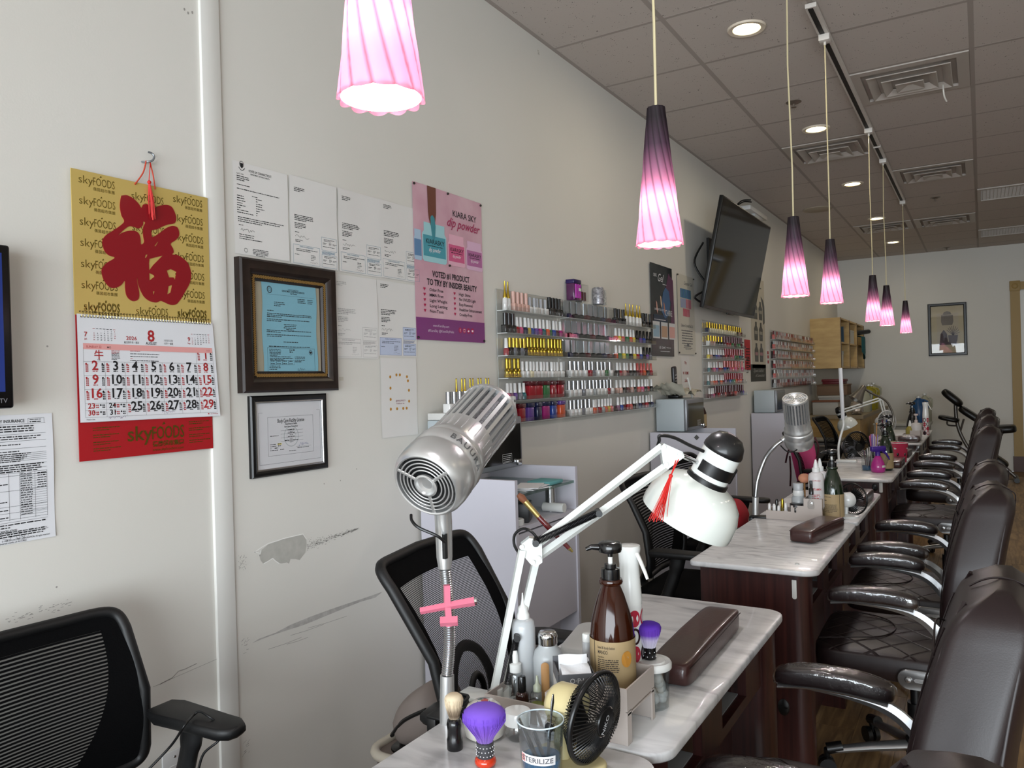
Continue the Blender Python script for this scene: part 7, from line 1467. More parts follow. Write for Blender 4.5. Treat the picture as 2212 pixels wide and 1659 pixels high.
for k in range(64):
    a = 2 * PI * k / 64; c, s = math.cos(a), math.sin(a); mb.tube([(.024 * c, .024 * s, .020), (.045 * math.cos(a + .10), .045 * math.sin(a + .10), .0185), (.066 * math.cos(a + .22), .066 * math.sin(a + .22), .006), (.0715 * math.cos(a + .24), .0715 * math.sin(a + .24), -.002)], .0009, 4)
    mb.tube([(.030 * c, .030 * s, -.028), (.05 * math.cos(a - .12), .05 * math.sin(a - .12), -.024), (.070 * math.cos(a - .22), .070 * math.sin(a - .22), -.002)], .0009, 4)
mb.build('cage_wires', FB, cg, world=True)['kind'] = 'stuff'
hb = MB(FX).lathe([(0, .0225), (.021, .0215), (.0235, .018), (.0235, .015)], 28).build('hub_badge', FB, t, world=True)
i = Ink(FX, .0229); i.txt('NiKO', 0, -.005, .0125, 'c', .006, rot=-2.05 + PI); i.build('badge_name', M('ink_pale'), hb, world=True, smooth=0)
bl_ = MB(); bl_.grid(lambda a, b: Vector(((.012 + .046 * a) * math.cos((b - .5) * 1.3 + a * .5), (.012 + .046 * a) * math.sin((b - .5) * 1.3 + a * .5), -.010 + .016 * (b - .5))), 6, 5); bm_ = bl_.mesh('blade', FB, 60)
for k in range(3): o = put('blade', bm_, t); o.matrix_basis = wm(t).inverted() @ FX @ Matrix.Rotation(2 * PI * k / 3 + .4, 4, 'Z')
for k in range(4): MB(FX).box((-.041, -.008 - .006 * k, -.06), (-.0395, -.0045 - .006 * k, -.045)).build('vent_slot', M('vent_slot', '#5d563f', .6), t, world=True, smooth=0)
# drinking glass with tools and blue disinfectant
gp = onz(1171, 1690, TOP); kg = depth_of(gp) / F
t = thing('tool_glass', 'faceted glass of blue disinfectant marked sterilize', 'glass', gp)
gl_ = M('tumbler_glass', '#c4d4dc', .03, clear=.7, gloss=.12)
MB().lathe([(0, .002), (38 * kg, .002), (42 * kg, .008), (48 * kg, 100 * kg), (51.5 * kg, 136 * kg), (50 * kg, 137 * kg), (46 * kg, 100 * kg), (38 * kg, 10 * kg), (0, 9 * kg)], 14).build('tumbler', gl_, t, smooth=25)
MB().tube([(50.8 * kg * math.cos(2 * PI * k / 40), 50.8 * kg * math.sin(2 * PI * k / 40), 136.6 * kg) for k in range(40)], .0012, 6, closed=True).build('rim', M('glass_rim', '#c4d2d8', .05), t, smooth=70)
MB().lathe([(0, 11 * kg), (37 * kg, 11 * kg), (42 * kg, 58 * kg), (0, 58.2 * kg)], 24).build('blue_fluid', M('blue_fluid', '#3f8fc0', .05, trans=.7, ior=1.33), t, smooth=40)
ca = math.atan2(-gp.y, -gp.x) - .08; R_ = 49.5 * kg
lb_ = Ink(lambda q: Vector((((R_ - (100 * kg - q.y) * .06) + q.z) * math.cos(ca + q.x / R_), ((R_ - (100 * kg - q.y) * .06) + q.z) * math.sin(ca + q.x / R_), q.y - q.x * .05)), .0)
for k in range(12): a, b = -47 * kg + k * 84 * kg / 12, -47 * kg + (k + 1) * 84 * kg / 12; lb_.rect(a, 58 * kg, b, 78 * kg)
so = lb_.build('sticker', M('sticker_white', '#d2d0d0', .5), t, smooth=60); i = Ink(lb_.T, .0003); i.txt('STERILIZE', -45 * kg, 63 * kg, 15 * kg, 'l', .016, fit=76 * kg); i.build('sticker_text', M('ink_smoke', '#55555a', .6), so, smooth=0); i = Ink(lb_.T, .0002); i.rect(-47 * kg, 60 * kg, -36 * kg, 76 * kg); i.build('sticker_red', M('ink_pinkish', '#c98a88', .6), so, smooth=0)
TS = M('tool_steel', '#9a9b9c', .22, 1)
def tool(label, cat, name, a, b, rs, mat=TS, parts=()):
    q = thing(name, label, cat, (gp.x + a[0] * kg, gp.y + a[1] * kg, TOP + 12 * kg)); A_ = Vector((gp.x + a[0] * kg, gp.y + a[1] * kg, TOP + 12 * kg)); B_ = dep(*b)
    n = len(rs); MB().tube([A_.lerp(B_, k / (n - 1)) for k in range(n)], [x * kg for x in rs], 10, flat=.6).build('shaft', mat, q, world=True, smooth=60); return q, A_, B_
td = depth_of(gp)
tool('steel cuticle pusher standing tall in the glass', 'manicure tool', 'cuticle_pusher', (8, 4), (1195, 1500, td - .005), [2.5, 3, 4, 4.5, 4.5, 4.5, 4, 2.5, 2.5, 4.5, 5.5, 2.5])
tool('steel nail clipper leaning left in the glass', 'manicure tool', 'nail_clipper', (14, -6), (1121, 1552, td - .01), [3, 4, 5, 6, 7, 7, 5, 4])
tool('steel tweezers leaning in the glass', 'manicure tool', 'tweezers', (22, 6), (1152, 1578, td - .01), [3, 4, 5, 6, 6.5, 5])
q, A_, B_ = tool('black-headed file standing in the glass', 'manicure tool', 'foot_file', (6, 14), (1186, 1572, td + .02), [3, 3.5, 4, 4.5]); MB().ball(B_, 11 * kg, 14, 8, (1, .5, 1)).build('black_head', BLK, q, world=True)
# brown leather arm rest
def arm_rest(p0, p1, w_, h_, label, z0=TOP):
    p0, p1 = Vector((*p0, z0)), Vector((*p1, z0)); L_ = (p1 - p0).length; t = thing('arm_rest', label, 'arm rest', (p0 + p1) / 2); t.rotation_euler = (0, 0, math.atan2((p1 - p0).y, (p1 - p0).x))
    mb = MB(); sbox(mb, (0, 0, h_ / 2), (L_ / 2, w_ / 2, h_ / 2), .22, 48, 14, f=lambda p: Vector((p.x, p.y, p.z + (.005 * (1 - (p.x / (L_ / 2)) ** 2) if p.z > 0 else 0)))); o = mb.build('cushion', M('rest_leather', '#3d2422', .3, bump=(200, .15), coat=.25), t, smooth=60)
    for sg_ in (-1, 1): MB().tube([(-L_ / 2 + .012 + (L_ - .024) * k / 20, sg_ * w_ / 2 * .985, h_ * .80) for k in range(21)], .0011, 5).build('seam', SEAM, o)
    return t
arm_rest((-.545, 1.475), (-.555, 1.905), .085, .048, 'long brown leather arm rest on the nearest table')
# ------------------------------------------------------------------ second table
TR2 = (-.80, -.575, 3.40, 3.52); tray(*TR2, 'beige stepped organiser tray on the second table')
CRED_ = M('print_red', '#a8242a', .5)
for (px, yy, lb) in ((1764, 3.445, 'white squeeze bottle with red lettering in the second tray'), (1773, 3.495, 'second white squeeze bottle, just behind the red-lettered one')):
    p = ony(px, 1085, yy); t = thing('squeeze_bottle', lb, 'bottle', (p.x, yy, F3), group='white nozzle bottles in the second tray')
    MB().lathe([(.028, 0), (.031, .004), (.031, .125), (.028, .140), (.013, .150), (0, .150)], 28).build('bottle', M('bottle_white', '#c9c5c4', .35), t, smooth=50); MB().lathe([(.015, .149), (.015, .165), (.010, .168), (.008, .182), (.003, .200), (0, .201)], 20).build('nozzle', WPL, t, smooth=50)
    ca = math.atan2(-yy, -p.x); i = Ink(lambda q: Vector(((.0313 + q.z) * math.cos(ca + q.x / .0313), (.0313 + q.z) * math.sin(ca + q.x / .0313), q.y)), .0002)
    i.txt('CUTICLE', -.018, .112, .009, 'l', .006, fit=.036); i.txt('VITAMIN', -.018, .075, .013, 'l', .02, fit=.038); i.words(-.018, .055, .034, .004, 4, 1.7, rng=rg); i.rect(-.02, .10, .02, .101); i.txt('8 FL. OZ.', -.014, .018, .007, 'l', .006); i.build('label_print', CRED_, t, smooth=0)
def onfloor(name, label, cat, px, yy, z0, parts, group=None, py=1085):
    p = ony(px, py, yy); t = thing(name, label, cat, (p.x, yy, z0), group=group)
    for nm, m_, prof in parts: MB().lathe(prof, 24).build(nm, m_, t, smooth=50)
    return t
onfloor('pump_dispenser', 'white remover pump dispenser in the second tray', 'bottle', 1725, 3.47, F2, [('bottle', FROST, [(0, 0), (.026, 0), (.028, .004), (.028, .055), (.02, .066)]), ('collar', WPL, [(.022, .064), (.024, .068), (.022, .086), (.018, .088)]), ('clear_cap', MILK, [(.020, .087), (.022, .115), (.020, .118), (0, .119)])])
onfloor('dropper_bottle', 'clear glass spray bottle with black neck in the second tray', 'bottle', 1753, 3.415, F3, [('bottle', CLR, [(0, 0), (.018, 0), (.021, .006), (.020, .03), (.012, .05), (.008, .06)]), ('cap', PBL, [(.0095, .058), (.0095, .082), (.0065, .085), (.006, .115), (0, .116)])])
onfloor('black_jar', 'squat black jar in the middle step of the second tray', 'jar', 1720, 3.425, F2, [('jar', PBL, [(0, 0), (.024, 0), (.0255, .004), (.0255, .022), (.024, .024), (0, .024)]), ('lid', M('jar_lid', '#1c1c1e', .3), [(.0265, .024), (.0265, .036), (.025, .038), (0, .038)])])
p = ony(1737, 1017, 3.50); t = thing('peach_sponge', 'peach powder puff on a pale stick', 'brush', (p.x, 3.50, F2)); MB().cyl((0, 0, 0), (0, 0, .115), .004, n=8).build('stick', M('pale_wood'), t); MB().ball((0, 0, .135), .022, 18, 12, (1.15, 1, .95)).build('puff', M('peach_puff', '#c98a6c', .85), t)
for k, (px, yy, col, cap, h_, lb) in enumerate(((1662, 3.43, 'cream', 'white', .05, 'pale nail pen'), (1672, 3.42, 'yellow', 'white', .05, 'yellow dropper'), (1678, 3.47, 'black', 'black', .062, 'black-capped bottle'), (1690, 3.46, 'amber', 'gold', .066, 'gold-capped vial'), (1682, 3.42, 'clearish', 'white', .045, 'clear round vial'), (1697, 3.43, 'white', 'white', .055, 'white-capped vial'))):
    onfloor('small_vial', lb + ' in the low end of the second tray', 'bottle', px, yy, F1, [('vial', pm_(col), [(0, 0), (.009, 0), (.0105, .002), (.0105, h_ * .5), (.006, h_ * .58)]), ('cap', pm_(cap, 'm' if cap == 'gold' else 'p'), [(.007, h_ * .55), (.0066, h_ * 1.0), (.004, h_ * 1.15), (0, h_ * 1.16)])])
GRN = M('green_glass_bottle', '#12200f', .1, coat=.6)
def leafy(i, k, H_):
    i.line([(-10 * k, H_ * .2), (6 * k, H_ * .55), (18 * k, H_ * .9)], 1.2 * k)
    for q in range(9): u = -8 * k + q * 3 * k; v = H_ * (.25 + .07 * q); i.poly([(u, v), (u + 9 * k, v - 3 * k), (u + 14 * k, v - 1 * k), (u + 8 * k, v + 1.5 * k)]); i.poly([(u, v), (u - 8 * k, v + 4 * k), (u - 12 * k, v + 8 * k), (u - 4 * k, v + 5 * k)])
q = onz(1800, 1122, TOP); pump_bottle(1800, 1122, depth_of(q), TOP + .0005, 'dark green lotion bottle with black pump on the second table', 'lotion_bottle', GRN, KRAFT, s=.0435 / 48 / (depth_of(q) / F))
q = onz(1914, 1016, TOP); pump_bottle(1914, 1016, depth_of(q), TOP + .0005, 'dark green lotion bottle with leaf drawing beside the pink spray bottle', 'lotion_bottle', GRN, KRAFT, s=.0435 / 48 / (depth_of(q) / F), text=leafy)
q = onz(1922, 984, TOP); pump_bottle(1922, 984, depth_of(q), TOP + .0005, 'taller-looking green pump bottle behind the leaf-label bottle', 'lotion_bottle', GRN, KRAFT, s=.044 / 48 / (depth_of(q) / F))
def small_fan(c, d, r_, foot, label, body, cagem, group='small desk fans'):
    t = thing('desk_fan', label, 'fan', foot, group=group); d = Vector(d).normalized(); c = Vector(c); X = frame_on(c, c + d) @ Matrix.Scale(r_ / .07, 4)
    MB().lathe([(0, 0), (.05, 0), (.052, .006), (.02, .012), (0, .013)], 24, o=foot).tube([Vector(foot) + Vector((0, 0, .01)), c - d * .05 * r_ / .07], .009, 10).build('stand', body, t, world=True, smooth=50)
    MB(X).lathe([(0, -.075), (.026, -.072), (.034, -.055), (.034, -.028), (0, -.026)], 24).build('motor_housing', body, t, world=True, smooth=60)
    cg = MB(X).tube([(.07 * math.cos(2 * PI * k / 40), .07 * math.sin(2 * PI * k / 40), 0) for k in range(40)], .004, 6, closed=True).build('cage_rim', cagem, t, world=True, smooth=70); mb = MB(X)
    for k in range(40): a = 2 * PI * k / 40; mb.tube([(.02 * math.cos(a), .02 * math.sin(a), .02), (.05 * math.cos(a + .1), .05 * math.sin(a + .1), .017), (.07 * math.cos(a + .2), .07 * math.sin(a + .2), 0)], .0012, 3); mb.tube([(.02 * math.cos(a), .02 * math.sin(a), -.028), (.05 * math.cos(a - .1), .05 * math.sin(a - .1), -.022), (.07 * math.cos(a - .2), .07 * math.sin(a - .2), 0)], .0012, 3)
    mb.build('cage_wires', cagem, cg, world=True)['kind'] = 'stuff'; MB(X).lathe([(0, .022), (.018, .021), (.02, .016)], 20).build('hub_badge', cagem, t, world=True)
    for k in range(3): o = put('blade', bm_, t); o.matrix_basis = wm(t).inverted() @ X @ Matrix.Rotation(2 * PI * k / 3, 4, 'Z')
    return t
f0 = Vector(onz(1828, 1116, TOP)); fx = lambda a, b, c: Vector([sum(r_[i] * q for i, q in enumerate((a, b, c))) for r_ in RM])
small_fan(dep(1842, 1078, depth_of(f0) + .03), fx(.80, 0, .55), .066, tuple(f0), 'small white fan with black cage on the second table', WPL, FB)
a_, b_ = onz(1727, 1176, TOP), onz(1803, 1139, TOP); arm_rest((a_.x, a_.y + .02), (b_.x, b_.y - .01), .092, .048, 'long brown leather arm rest on the second table')
arm_rest((-.505, 3.86), (-.50, 4.16), .08, .045, 'short-looking brown arm rest at the far end of the second table')
q = onz(1722, 1219, TOP); t = thing('loose_screw_cap', 'tiny white screw cap lying on the second table edge', 'cap', q); MB().lathe([(0, .004), (.006, .0035), (.007, 0)], 14).build('cap', WPL, t)
# second dryer
ax2 = fx(-.23, -.88, -.41); G2 = dep(1727, 963, 3.33); b2 = Vector((-.832, 3.43, TOP))
t, X2 = dryer(tuple(b2), 'second silver hair dryer with its round vent facing up', G2, ax2, fx(1, 0, 0), .86)
rd = depth_of(b2)
gp_ = [dep(1632, 1112, rd), dep(1632, 1074, rd), dep(1637, 1035, rd), dep(1652, 993, rd), dep(1672, 966, rd - .02), dep(1690, 951, rd - .03), dep(1708, 938, 3.33)]
MB().tube([gp_[0], gp_[1]], .0135, 16).build('lower_sleeve', DSIL, t, world=True); gooseneck(gp_[1:6], .0105, t, step=.006); MB().tube([gp_[5], gp_[6], dep(1722, 930, 3.33)], [.012, .015, .015], 16).build('handle', DSIL, t, world=True)
MB().tube(bez([dep(1686, 962, 3.3), dep(1700, 975, 3.29), dep(1716, 975, 3.28), dep(1725, 965, 3.28), dep(1722, 952, 3.29)], 20), .003, 6).build('power_cord', BLK, t, world=True)
MB().rbox((-.872, 3.40, TOP), (-.80, 3.455, TOP + .007), .002, 2).rbox((-.874, 3.405, TOP - .05), (-.858, 3.45, TOP + .004), .002, 2).build('table_clamp', BLK, t, world=True)
# ------------------------------------------------------------------ third table
PSB = M('pink_plastic_clear', '#b02a86', .15, coat=.5); PUR = M('purple_plastic', '#3a1c7c', .3)
q = onz(1897, 1020, TOP); t = thing('pink_spray_bottle', 'magenta teardrop spray bottle with purple trigger', 'spray bottle', q, 2.2)
MB().lathe([(0, 0), (.034, 0), (.040, .006), (.042, .03), (.036, .06), (.022, .088), (.013, .105), (0, .106)], 28).build('bottle', PSB, t, smooth=60); MB().lathe([(.015, .100), (.015, .125), (.012, .128), (0, .13)], 20).rbox((-.014, -.05, .126), (.014, .045, .160), .008, 2).build('spray_head', PUR, t, smooth=50); MB().tube([(0, -.03, .13), (0, -.055, .11), (0, -.075, .075)], [.008, .007, .004], 8).build('trigger', PUR, t, smooth=60)
i = Ink(lambda p: Vector(((.0395 + p.z) * math.cos(-2.6 + p.x / .04), (.0395 + p.z) * math.sin(-2.6 + p.x / .04), p.y)), .002); [i.rect(-.02 + .005 * k, .03, -.015 + .005 * k, .045) for k in range(8)]; i.build('sticker', M('tag_white'), t, smooth=0)
q = onz(1874, 1016, TOP); t = thing('implement_jar', 'glass jar of metal implements on the third table', 'jar', q); MB().lathe([(0, .001), (.030, .001), (.034, .01), (.033, .085), (.036, .09)], 20).build('glass', M('jar_glass'), t, smooth=40); MB().lathe([(0, .004), (.029, .004), (.031, .03), (0, .03)], 20).build('blue_fluid', M('blue_fluid'), t)
mb = MB(); r = random.Random(3)
for k in range(6): a = r.uniform(0, 6.28); MB().tube([(.01 * math.cos(a), .01 * math.sin(a), .01), (.028 * math.cos(a + .3), .028 * math.sin(a + .3), .12 + r.uniform(0, .02))], .0028, 6).build('implement', TS, t)
q = onz(1888, 990, TOP); t = thing('straw_bundle', 'cup of striped pink and lilac straws on the third table', 'straws', q); MB().lathe([(0, 0), (.032, 0), (.036, .08), (.034, .08), (.031, .004)], 20).build('cup', M('cup_grey', '#8a8a8e', .4), t)
for k in range(14): a = k * 2.4; rr = .006 + .0016 * k; MB().tube([(rr * .6 * math.cos(a), rr * .6 * math.sin(a), .005), (rr * 1.1 * math.cos(a), rr * 1.1 * math.sin(a), .165 + .01 * math.sin(k))], .003, 6).build('straw', M(('straw_pink', 'straw_lilac', 'straw_white')[k % 3], ('#c0668a', '#8f7ab8', '#c9c4cc')[k % 3], .4), t)
t2 = thing('cotton_stick', 'long wooden stick standing among the straws', 'stick', Vector(q) + Vector((.01, 0, .005))); MB().tube([(0, 0, 0), (.012, .01, .235)], .004, 8).ball((.012, .01, .24), .007, 10, 6).build('stick', M('pale_wood'), t2)
for k, (px, py, yy) in enumerate(((1874, 985, 5.42), (1886, 985, 5.40), (1880, 990, 5.48))): p = ony(px, py, yy); onfloor('tall_vial', ('white nozzle vial left of the pink spray bottle', 'black-tipped white vial behind the pink spray bottle', 'slim white vial between jar and straws')[k], 'bottle', px, yy, TOP + .0005, [('vial', MILK, [(0, 0), (.016, 0), (.017, .06), (.008, .07)]), ('cap', WPL if k != 1 else PBL, [(.008, .068), (.007, .10), (.003, .13), (0, .131)])], py=py)
CUP = M('cup_pink', '#b93450', .35); q = onz(1943, 998, TOP); t = thing('pink_cup', 'pink cup with a drawn face on the third table', 'cup', q)
MB().lathe([(0, 0), (.040, 0), (.043, .003), (.056, .128), (.058, .130), (.054, .130), (.042, .006), (0, .005)], 32).build('cup_body', CUP, t, smooth=40); MB().tube([(.0565 * math.cos(2 * PI * k / 40), .0565 * math.sin(2 * PI * k / 40), .130) for k in range(40)], .002, 6, closed=True).build('white_rim', WPL, t, smooth=70)
ca = math.atan2(-q.y, -q.x) + .25; OC = lambda p: Vector(((.0438 + p.y * .105 + p.z) * math.cos(ca + p.x / .05), (.0438 + p.y * .105 + p.z) * math.sin(ca + p.x / .05), p.y))
i = Ink(OC, .0006); i.disc(-.022, .055, .007, .010); i.disc(.026, .055, .007, .010); i.line([(-.004, .036), (.002, .033), (.008, .036)], .003); i.build('drawn_face', PBL, t, smooth=0); i = Ink(OC, .0009); i.disc(-.024, .059, .0025); i.disc(.024, .059, .0025); i.poly([(-.045, .10), (-.03, .098), (-.026, .092), (-.04, .088)]); i.poly([(.035, .10), (.048, .098), (.05, .09), (.036, .092)]); i.build('drawn_highlights', WPL, t, smooth=0)
arm_rest((-.49, 5.48), (-.49, 5.80), .085, .045, 'brown leather arm rest in front of the pink cup'); arm_rest((-.50, 6.15), (-.49, 6.42), .085, .045, 'brown leather arm rest right behind the pink cup')
q = onz(1977, 976, TOP); t = thing('clear_block', 'small clear acrylic block at the third table corner', 'container', q); MB().box((-.03, -.03, 0), (.03, .03, .055)).build('block', CLR, t, smooth=0)
# tall white strip lamp clamped to the third table
q = Vector((-.83, 5.75, TOP)); rd = depth_of(q); t = thing('strip_lamp', 'slim white upright strip lamp on a bent stem', 'desk lamp', q)
MB().tube(bez([dep(1813, 1000, rd), dep(1811, 970, rd), dep(1815, 945, rd), dep(1822, 920, rd), dep(1821, 905, rd)], 24), .008, 10).build('stem', WPL, t, world=True, smooth=60); MB().tube([dep(1821, 906, rd), dep(1818, 850, rd), dep(1815, 795, rd)], [.012, .013, .0125], 8).build('light_bar', M('lamp_bar', '#c9c9cb', .35), t, world=True); MB().rbox((-.87, 5.72, TOP), (-.74, 5.78, TOP + .02), .004, 2).rbox((-.872, 5.73, TOP - .06), (-.856, 5.77, TOP + .01), .003, 2).build('clamp', WPL, t, world=True)
f0 = Vector((-.80, 6.05, TOP)); small_fan(dep(1850, 966, depth_of(f0)), fx(.25, 0, -.95), .11, tuple(f0), 'black desk fan behind the strip lamp', M('fan_grey', '#9a9aa0', .4), FB)
# ------------------------------------------------------------------ fourth table
tray(-.72, -.47, 7.62, 7.78, 'beige stepped organiser tray on the farthest table')
q = ony(2000, 918, 7.72); mister(2000, 918, depth_of(q), F3, 'white and red spray mister on the farthest table', s=.0255 / 25.5 / (depth_of(q) / F), turn=1.2)
onfloor('oil_bottle', 'yellow nozzle bottle on the farthest table', 'bottle', 1966, 7.70, F1, [('bottle', M('oil_yellow', '#a89a4e', .2, trans=.2), [(0, 0), (.035, 0), (.038, .01), (.036, .10), (.016, .125)]), ('nozzle', WPL, [(.017, .123), (.014, .14), (.004, .175), (0, .176)])], py=925)
onfloor('sanitizer_bottle', 'white pump bottle on the farthest table', 'pump bottle', 1979, 7.70, F2, [('bottle', M('bottle_white'), [(0, 0), (.042, 0), (.045, .01), (.044, .10), (.03, .125), (.012, .13)]), ('pump', M('pump_pale', '#c9b9b4', .3), [(.013, .128), (.013, .15), (.005, .155), (.005, .19), (.018, .192), (.018, .205), (0, .206)])], py=920)
q = ony(1971, 905, 7.85); pump_bottle(1971, 905, depth_of(q), TOP + .0005, 'black pump bottle at the back of the farthest table', 'lotion_bottle', M('dark_bottle', '#101012', .2, coat=.4), None, s=.040 / 48 / (depth_of(q) / F) * 1.25)
q = Vector((-.55, 7.53, TOP)); t = thing('wrapped_rest', 'small arm rest in crinkled plastic on the farthest table', 'arm rest', q); mb = MB(); sbox(mb, (0, 0, .028), (.085, .045, .028), .4); mb.build('cushion', M('rest_leather'), t, smooth=60); mb = MB(); sbox(mb, (0, 0, .030), (.089, .05, .032), .4); mb.build('plastic_wrap', WRAP, t, smooth=60)
q = Vector((-.78, 8.0, TOP)); t = thing('scissor_cup', 'cup of scissors and pens with blue handles', 'cup', q); MB().lathe([(0, 0), (.035, 0), (.038, .09), (.036, .09), (.033, .004)], 20).build('cup', M('cup_grey'), t)
for k in range(5): a = k * 1.3; MB().tube([(.01 * math.cos(a), .01 * math.sin(a), .005), (.03 * math.cos(a), .03 * math.sin(a), .17)], .006, 6).build('handle', M(('pen_blue', 'pen_wine')[k % 2], ('#26417e', '#5e2a3c')[k % 2], .4), t)
f0 = Vector((-.80, 8.35, TOP)); small_fan(dep(1915, 912, depth_of(f0)), fx(.3, 0, -.95), .11, tuple(f0), 'white desk fan on the farthest table', WPL, M('fan_white_wire', '#b9b9b7', .4))
# brushed steel reading lamp
BST = M('brushed_steel', '#8f8b84', .3, .95); q = Vector((-.72, 7.55, TOP)); rd = depth_of(q) ; t = thing('steel_lamp', 'brushed steel desk lamp with cone shade and bent arm', 'desk lamp', q)
MB().lathe([(0, .02), (.06, .02), (.075, .008), (.078, 0)], 32, o=q).build('base', BST, t, world=True, smooth=60); MB().tube(bez([q + Vector((0, 0, .02)), dep(1930, 905, rd), dep(1921, 876, rd), dep(1908, 862, rd), dep(1880, 848, rd), dep(1866, 838, rd)], 40), .009, 10).build('arm', BST, t, world=True, smooth=60)
c0, c1 = dep(1866, 836, rd), dep(1848, 864, rd); X = frame_on(c0, c1); L_ = (c1 - c0).length; MB(X).lathe([(.018, -.01), (.024, 0), (.030, L_ * .3), (.065, L_), (.063, L_), (.028, L_ * .3)], 32).build('shade', BST, t, world=True, smooth=60)
# white swing-arm lamps farther back
def far_lamp(bx, by, el, hd, head_dir, label, sz=1.0):
    q = Vector((bx, by, TOP)); rd = depth_of(q); t = thing('swing_arm_lamp', label, 'desk lamp', q)
    for o_ in (-3, 3): MB().tube([q + Vector((o_ * .003, 0, .02)), dep(el[0] + o_, el[1], rd)], .008, 4).build('lower_arm', LW, t, world=True, smooth=0); MB().tube([dep(el[0], el[1] + o_, rd), dep(hd[0], hd[1] + o_, rd)], .008, 4).build('upper_arm', LW, t, world=True, smooth=0)
    MB().ball(dep(*el, rd), .022, 12, 8, (1, .5, 1)).build('elbow_plate', LW, t, world=True); MB().rbox((bx - .05, by - .03, TOP), (bx + .02, by + .03, TOP + .03), .004, 2).build('table_clamp', LW, t, world=True)
    H = dep(*hd, rd); X = frame_on(H, H + head_dir); MB(X).lathe([(0, -.06), (.03, -.05), (.042, -.02), (.042, 0), (0, 0)], 24).build('black_cap', BLK, t, world=True, smooth=60); MB(X).lathe([(.040, 0), (.040, .07)], 24).build('socket_sleeve', LW, t, world=True); MB(X).lathe([(.036, .07), (.07, .09), (.095, .13), (.10, .17), (.098, .17), (.09, .13)], 32).build('lamp_shade', M('shade_white'), t, world=True, smooth=60); MB(X).lathe([(.042, .02), (.044, .02), (.044, .05), (.042, .05)], 24).build('collar_ring', BLK, t, world=True)
    return t
far_lamp(-.82, 8.75, (1902, 862), (1815, 890), fx(.45, .85, 0), 'white swing-arm lamp bending over the third table')
q = Vector((-1.05, 8.15, 0))
# blue and clear jugs against the far wall, standing on a low white bench
t = thing('white_bench', 'low white storage box by the far wall', 'storage box', (-.78, 11.6, 0)); MB().rbox((-1.12, 11.3, 0), (-.60, 11.9, .66), .02, 2).build('box', M('tote_white', '#a3a49e', .5), t, world=True); MB().rbox((-1.14, 11.28, .66), (-.58, 11.92, .70), .01, 2).build('lid', M('tote_lid', '#b9bab4', .5), t, world=True)
def jug(loc, h_, r_, mat, label, capm=WPL):
    t = thing('plastic_jug', label, 'jug', loc, group='plastic jugs at the back'); MB().lathe([(0, 0), (r_ * .95, 0), (r_, .01), (r_, h_ * .62), (r_ * .75, h_ * .78), (r_ * .28, h_ * .9), (r_ * .26, h_ * .95)], 20).build('jug_body', mat, t, smooth=60); MB().lathe([(r_ * .32, h_ * .94), (r_ * .32, h_), (0, h_)], 16).build('cap', capm, t); MB().tube(bez([(r_ * .3, 0, h_ * .88), (r_ * 1.0, 0, h_ * .80), (r_ * 1.08, 0, h_ * .6), (r_ * .98, 0, h_ * .5)], 14), r_ * .13, 8).build('handle', mat, t, smooth=60); return t
JB = M('jug_blue', '#27507e', .25); JC = M('jug_clear', '#b8b7a2', .25, trans=.2); JY = M('jug_yellow', '#a79b2a', .25, trans=.15)
jug((-.72, 11.5, .701), .34, .10, JB, 'blue plastic jug on the white box by the far wall'); jug((-.66, 11.72, .701), .37, .08, JC, 'clear jug right behind the blue one')
# ------------------------------------------------------------------ birch counter and wall cabinet in the far corner
BE = M('birch_edge', '#5c4630', .5); CTM = M('counter_top', '#8f7f63', .4)
t = thing('birch_counter', 'birch corner counter with laminate top', 'counter', (-1.5, 11, 0))
MB().box((WALLX + .01, 9.62, .845), (-1.16, 12.38, .885)).build('counter_top', CTM, t, world=True, smooth=0); MB().box((WALLX + .02, 9.66, 0), (-1.20, 9.69, .845)).build('end_panel', BIRCH, t, world=True, smooth=0)
for a, b in ((9.70, 10.55), (10.57, 11.45), (11.47, 12.36)): MB().box((-1.215, a, .08), (-1.195, b, .835)).build('front_panel', BIRCH, t, world=True, smooth=0)
t = thing('wall_cabinet', 'birch wall cabinet with open cubbies near the corner', 'cabinet', (WALLX, 11, 1.43)); x1 = -1.458; ys = [10.2, 10.92, 11.64, 12.36]
MB().box((WALLX, 10.2, 1.433), (x1, 10.222, 2.05)).build('side_panel', BIRCH, t, world=True, smooth=0)
for y in ys[1:]: MB().box((WALLX + .01, y - .011, 1.45), (x1, y + .011, 2.03)).build('upright', BIRCH, t, world=True, smooth=0)
for z in (1.433, 1.735, 2.028): MB().box((WALLX + .01, 10.222, z), (x1, 12.37, z + .02)).build('shelf_board', BIRCH, t, world=True, smooth=0)
MB().box((WALLX + .002, 10.222, 1.45), (WALLX + .012, 12.37, 2.03)).build('back_board', M('birch_back', '#8a7448', .6), t, world=True, smooth=0)
mb = MB()
for y in ys: mb.box((x1, y - .012, 1.433), (x1 + .004, y + .012, 2.05))
mb.build('edge_banding', BE, t, world=True, smooth=0)
TEAL = M('teal_cloth', '#1f5a60', .85, bump=(60, .4))
def cub(name, label, cat, y, z, build): q = thing(name, label, cat, (-1.56, y, z)); build(q); return q
cub('blue_book', 'dark blue book leaning in the first upper cubby', 'book', 10.6, 1.756, lambda q: (MB().box((-.08, -.03, 0), (.08, .03, .2), X=Matrix.Rotation(.12, 4, 'X')).build('cover', M('book_blue', '#27445a', .6), q, smooth=0)))
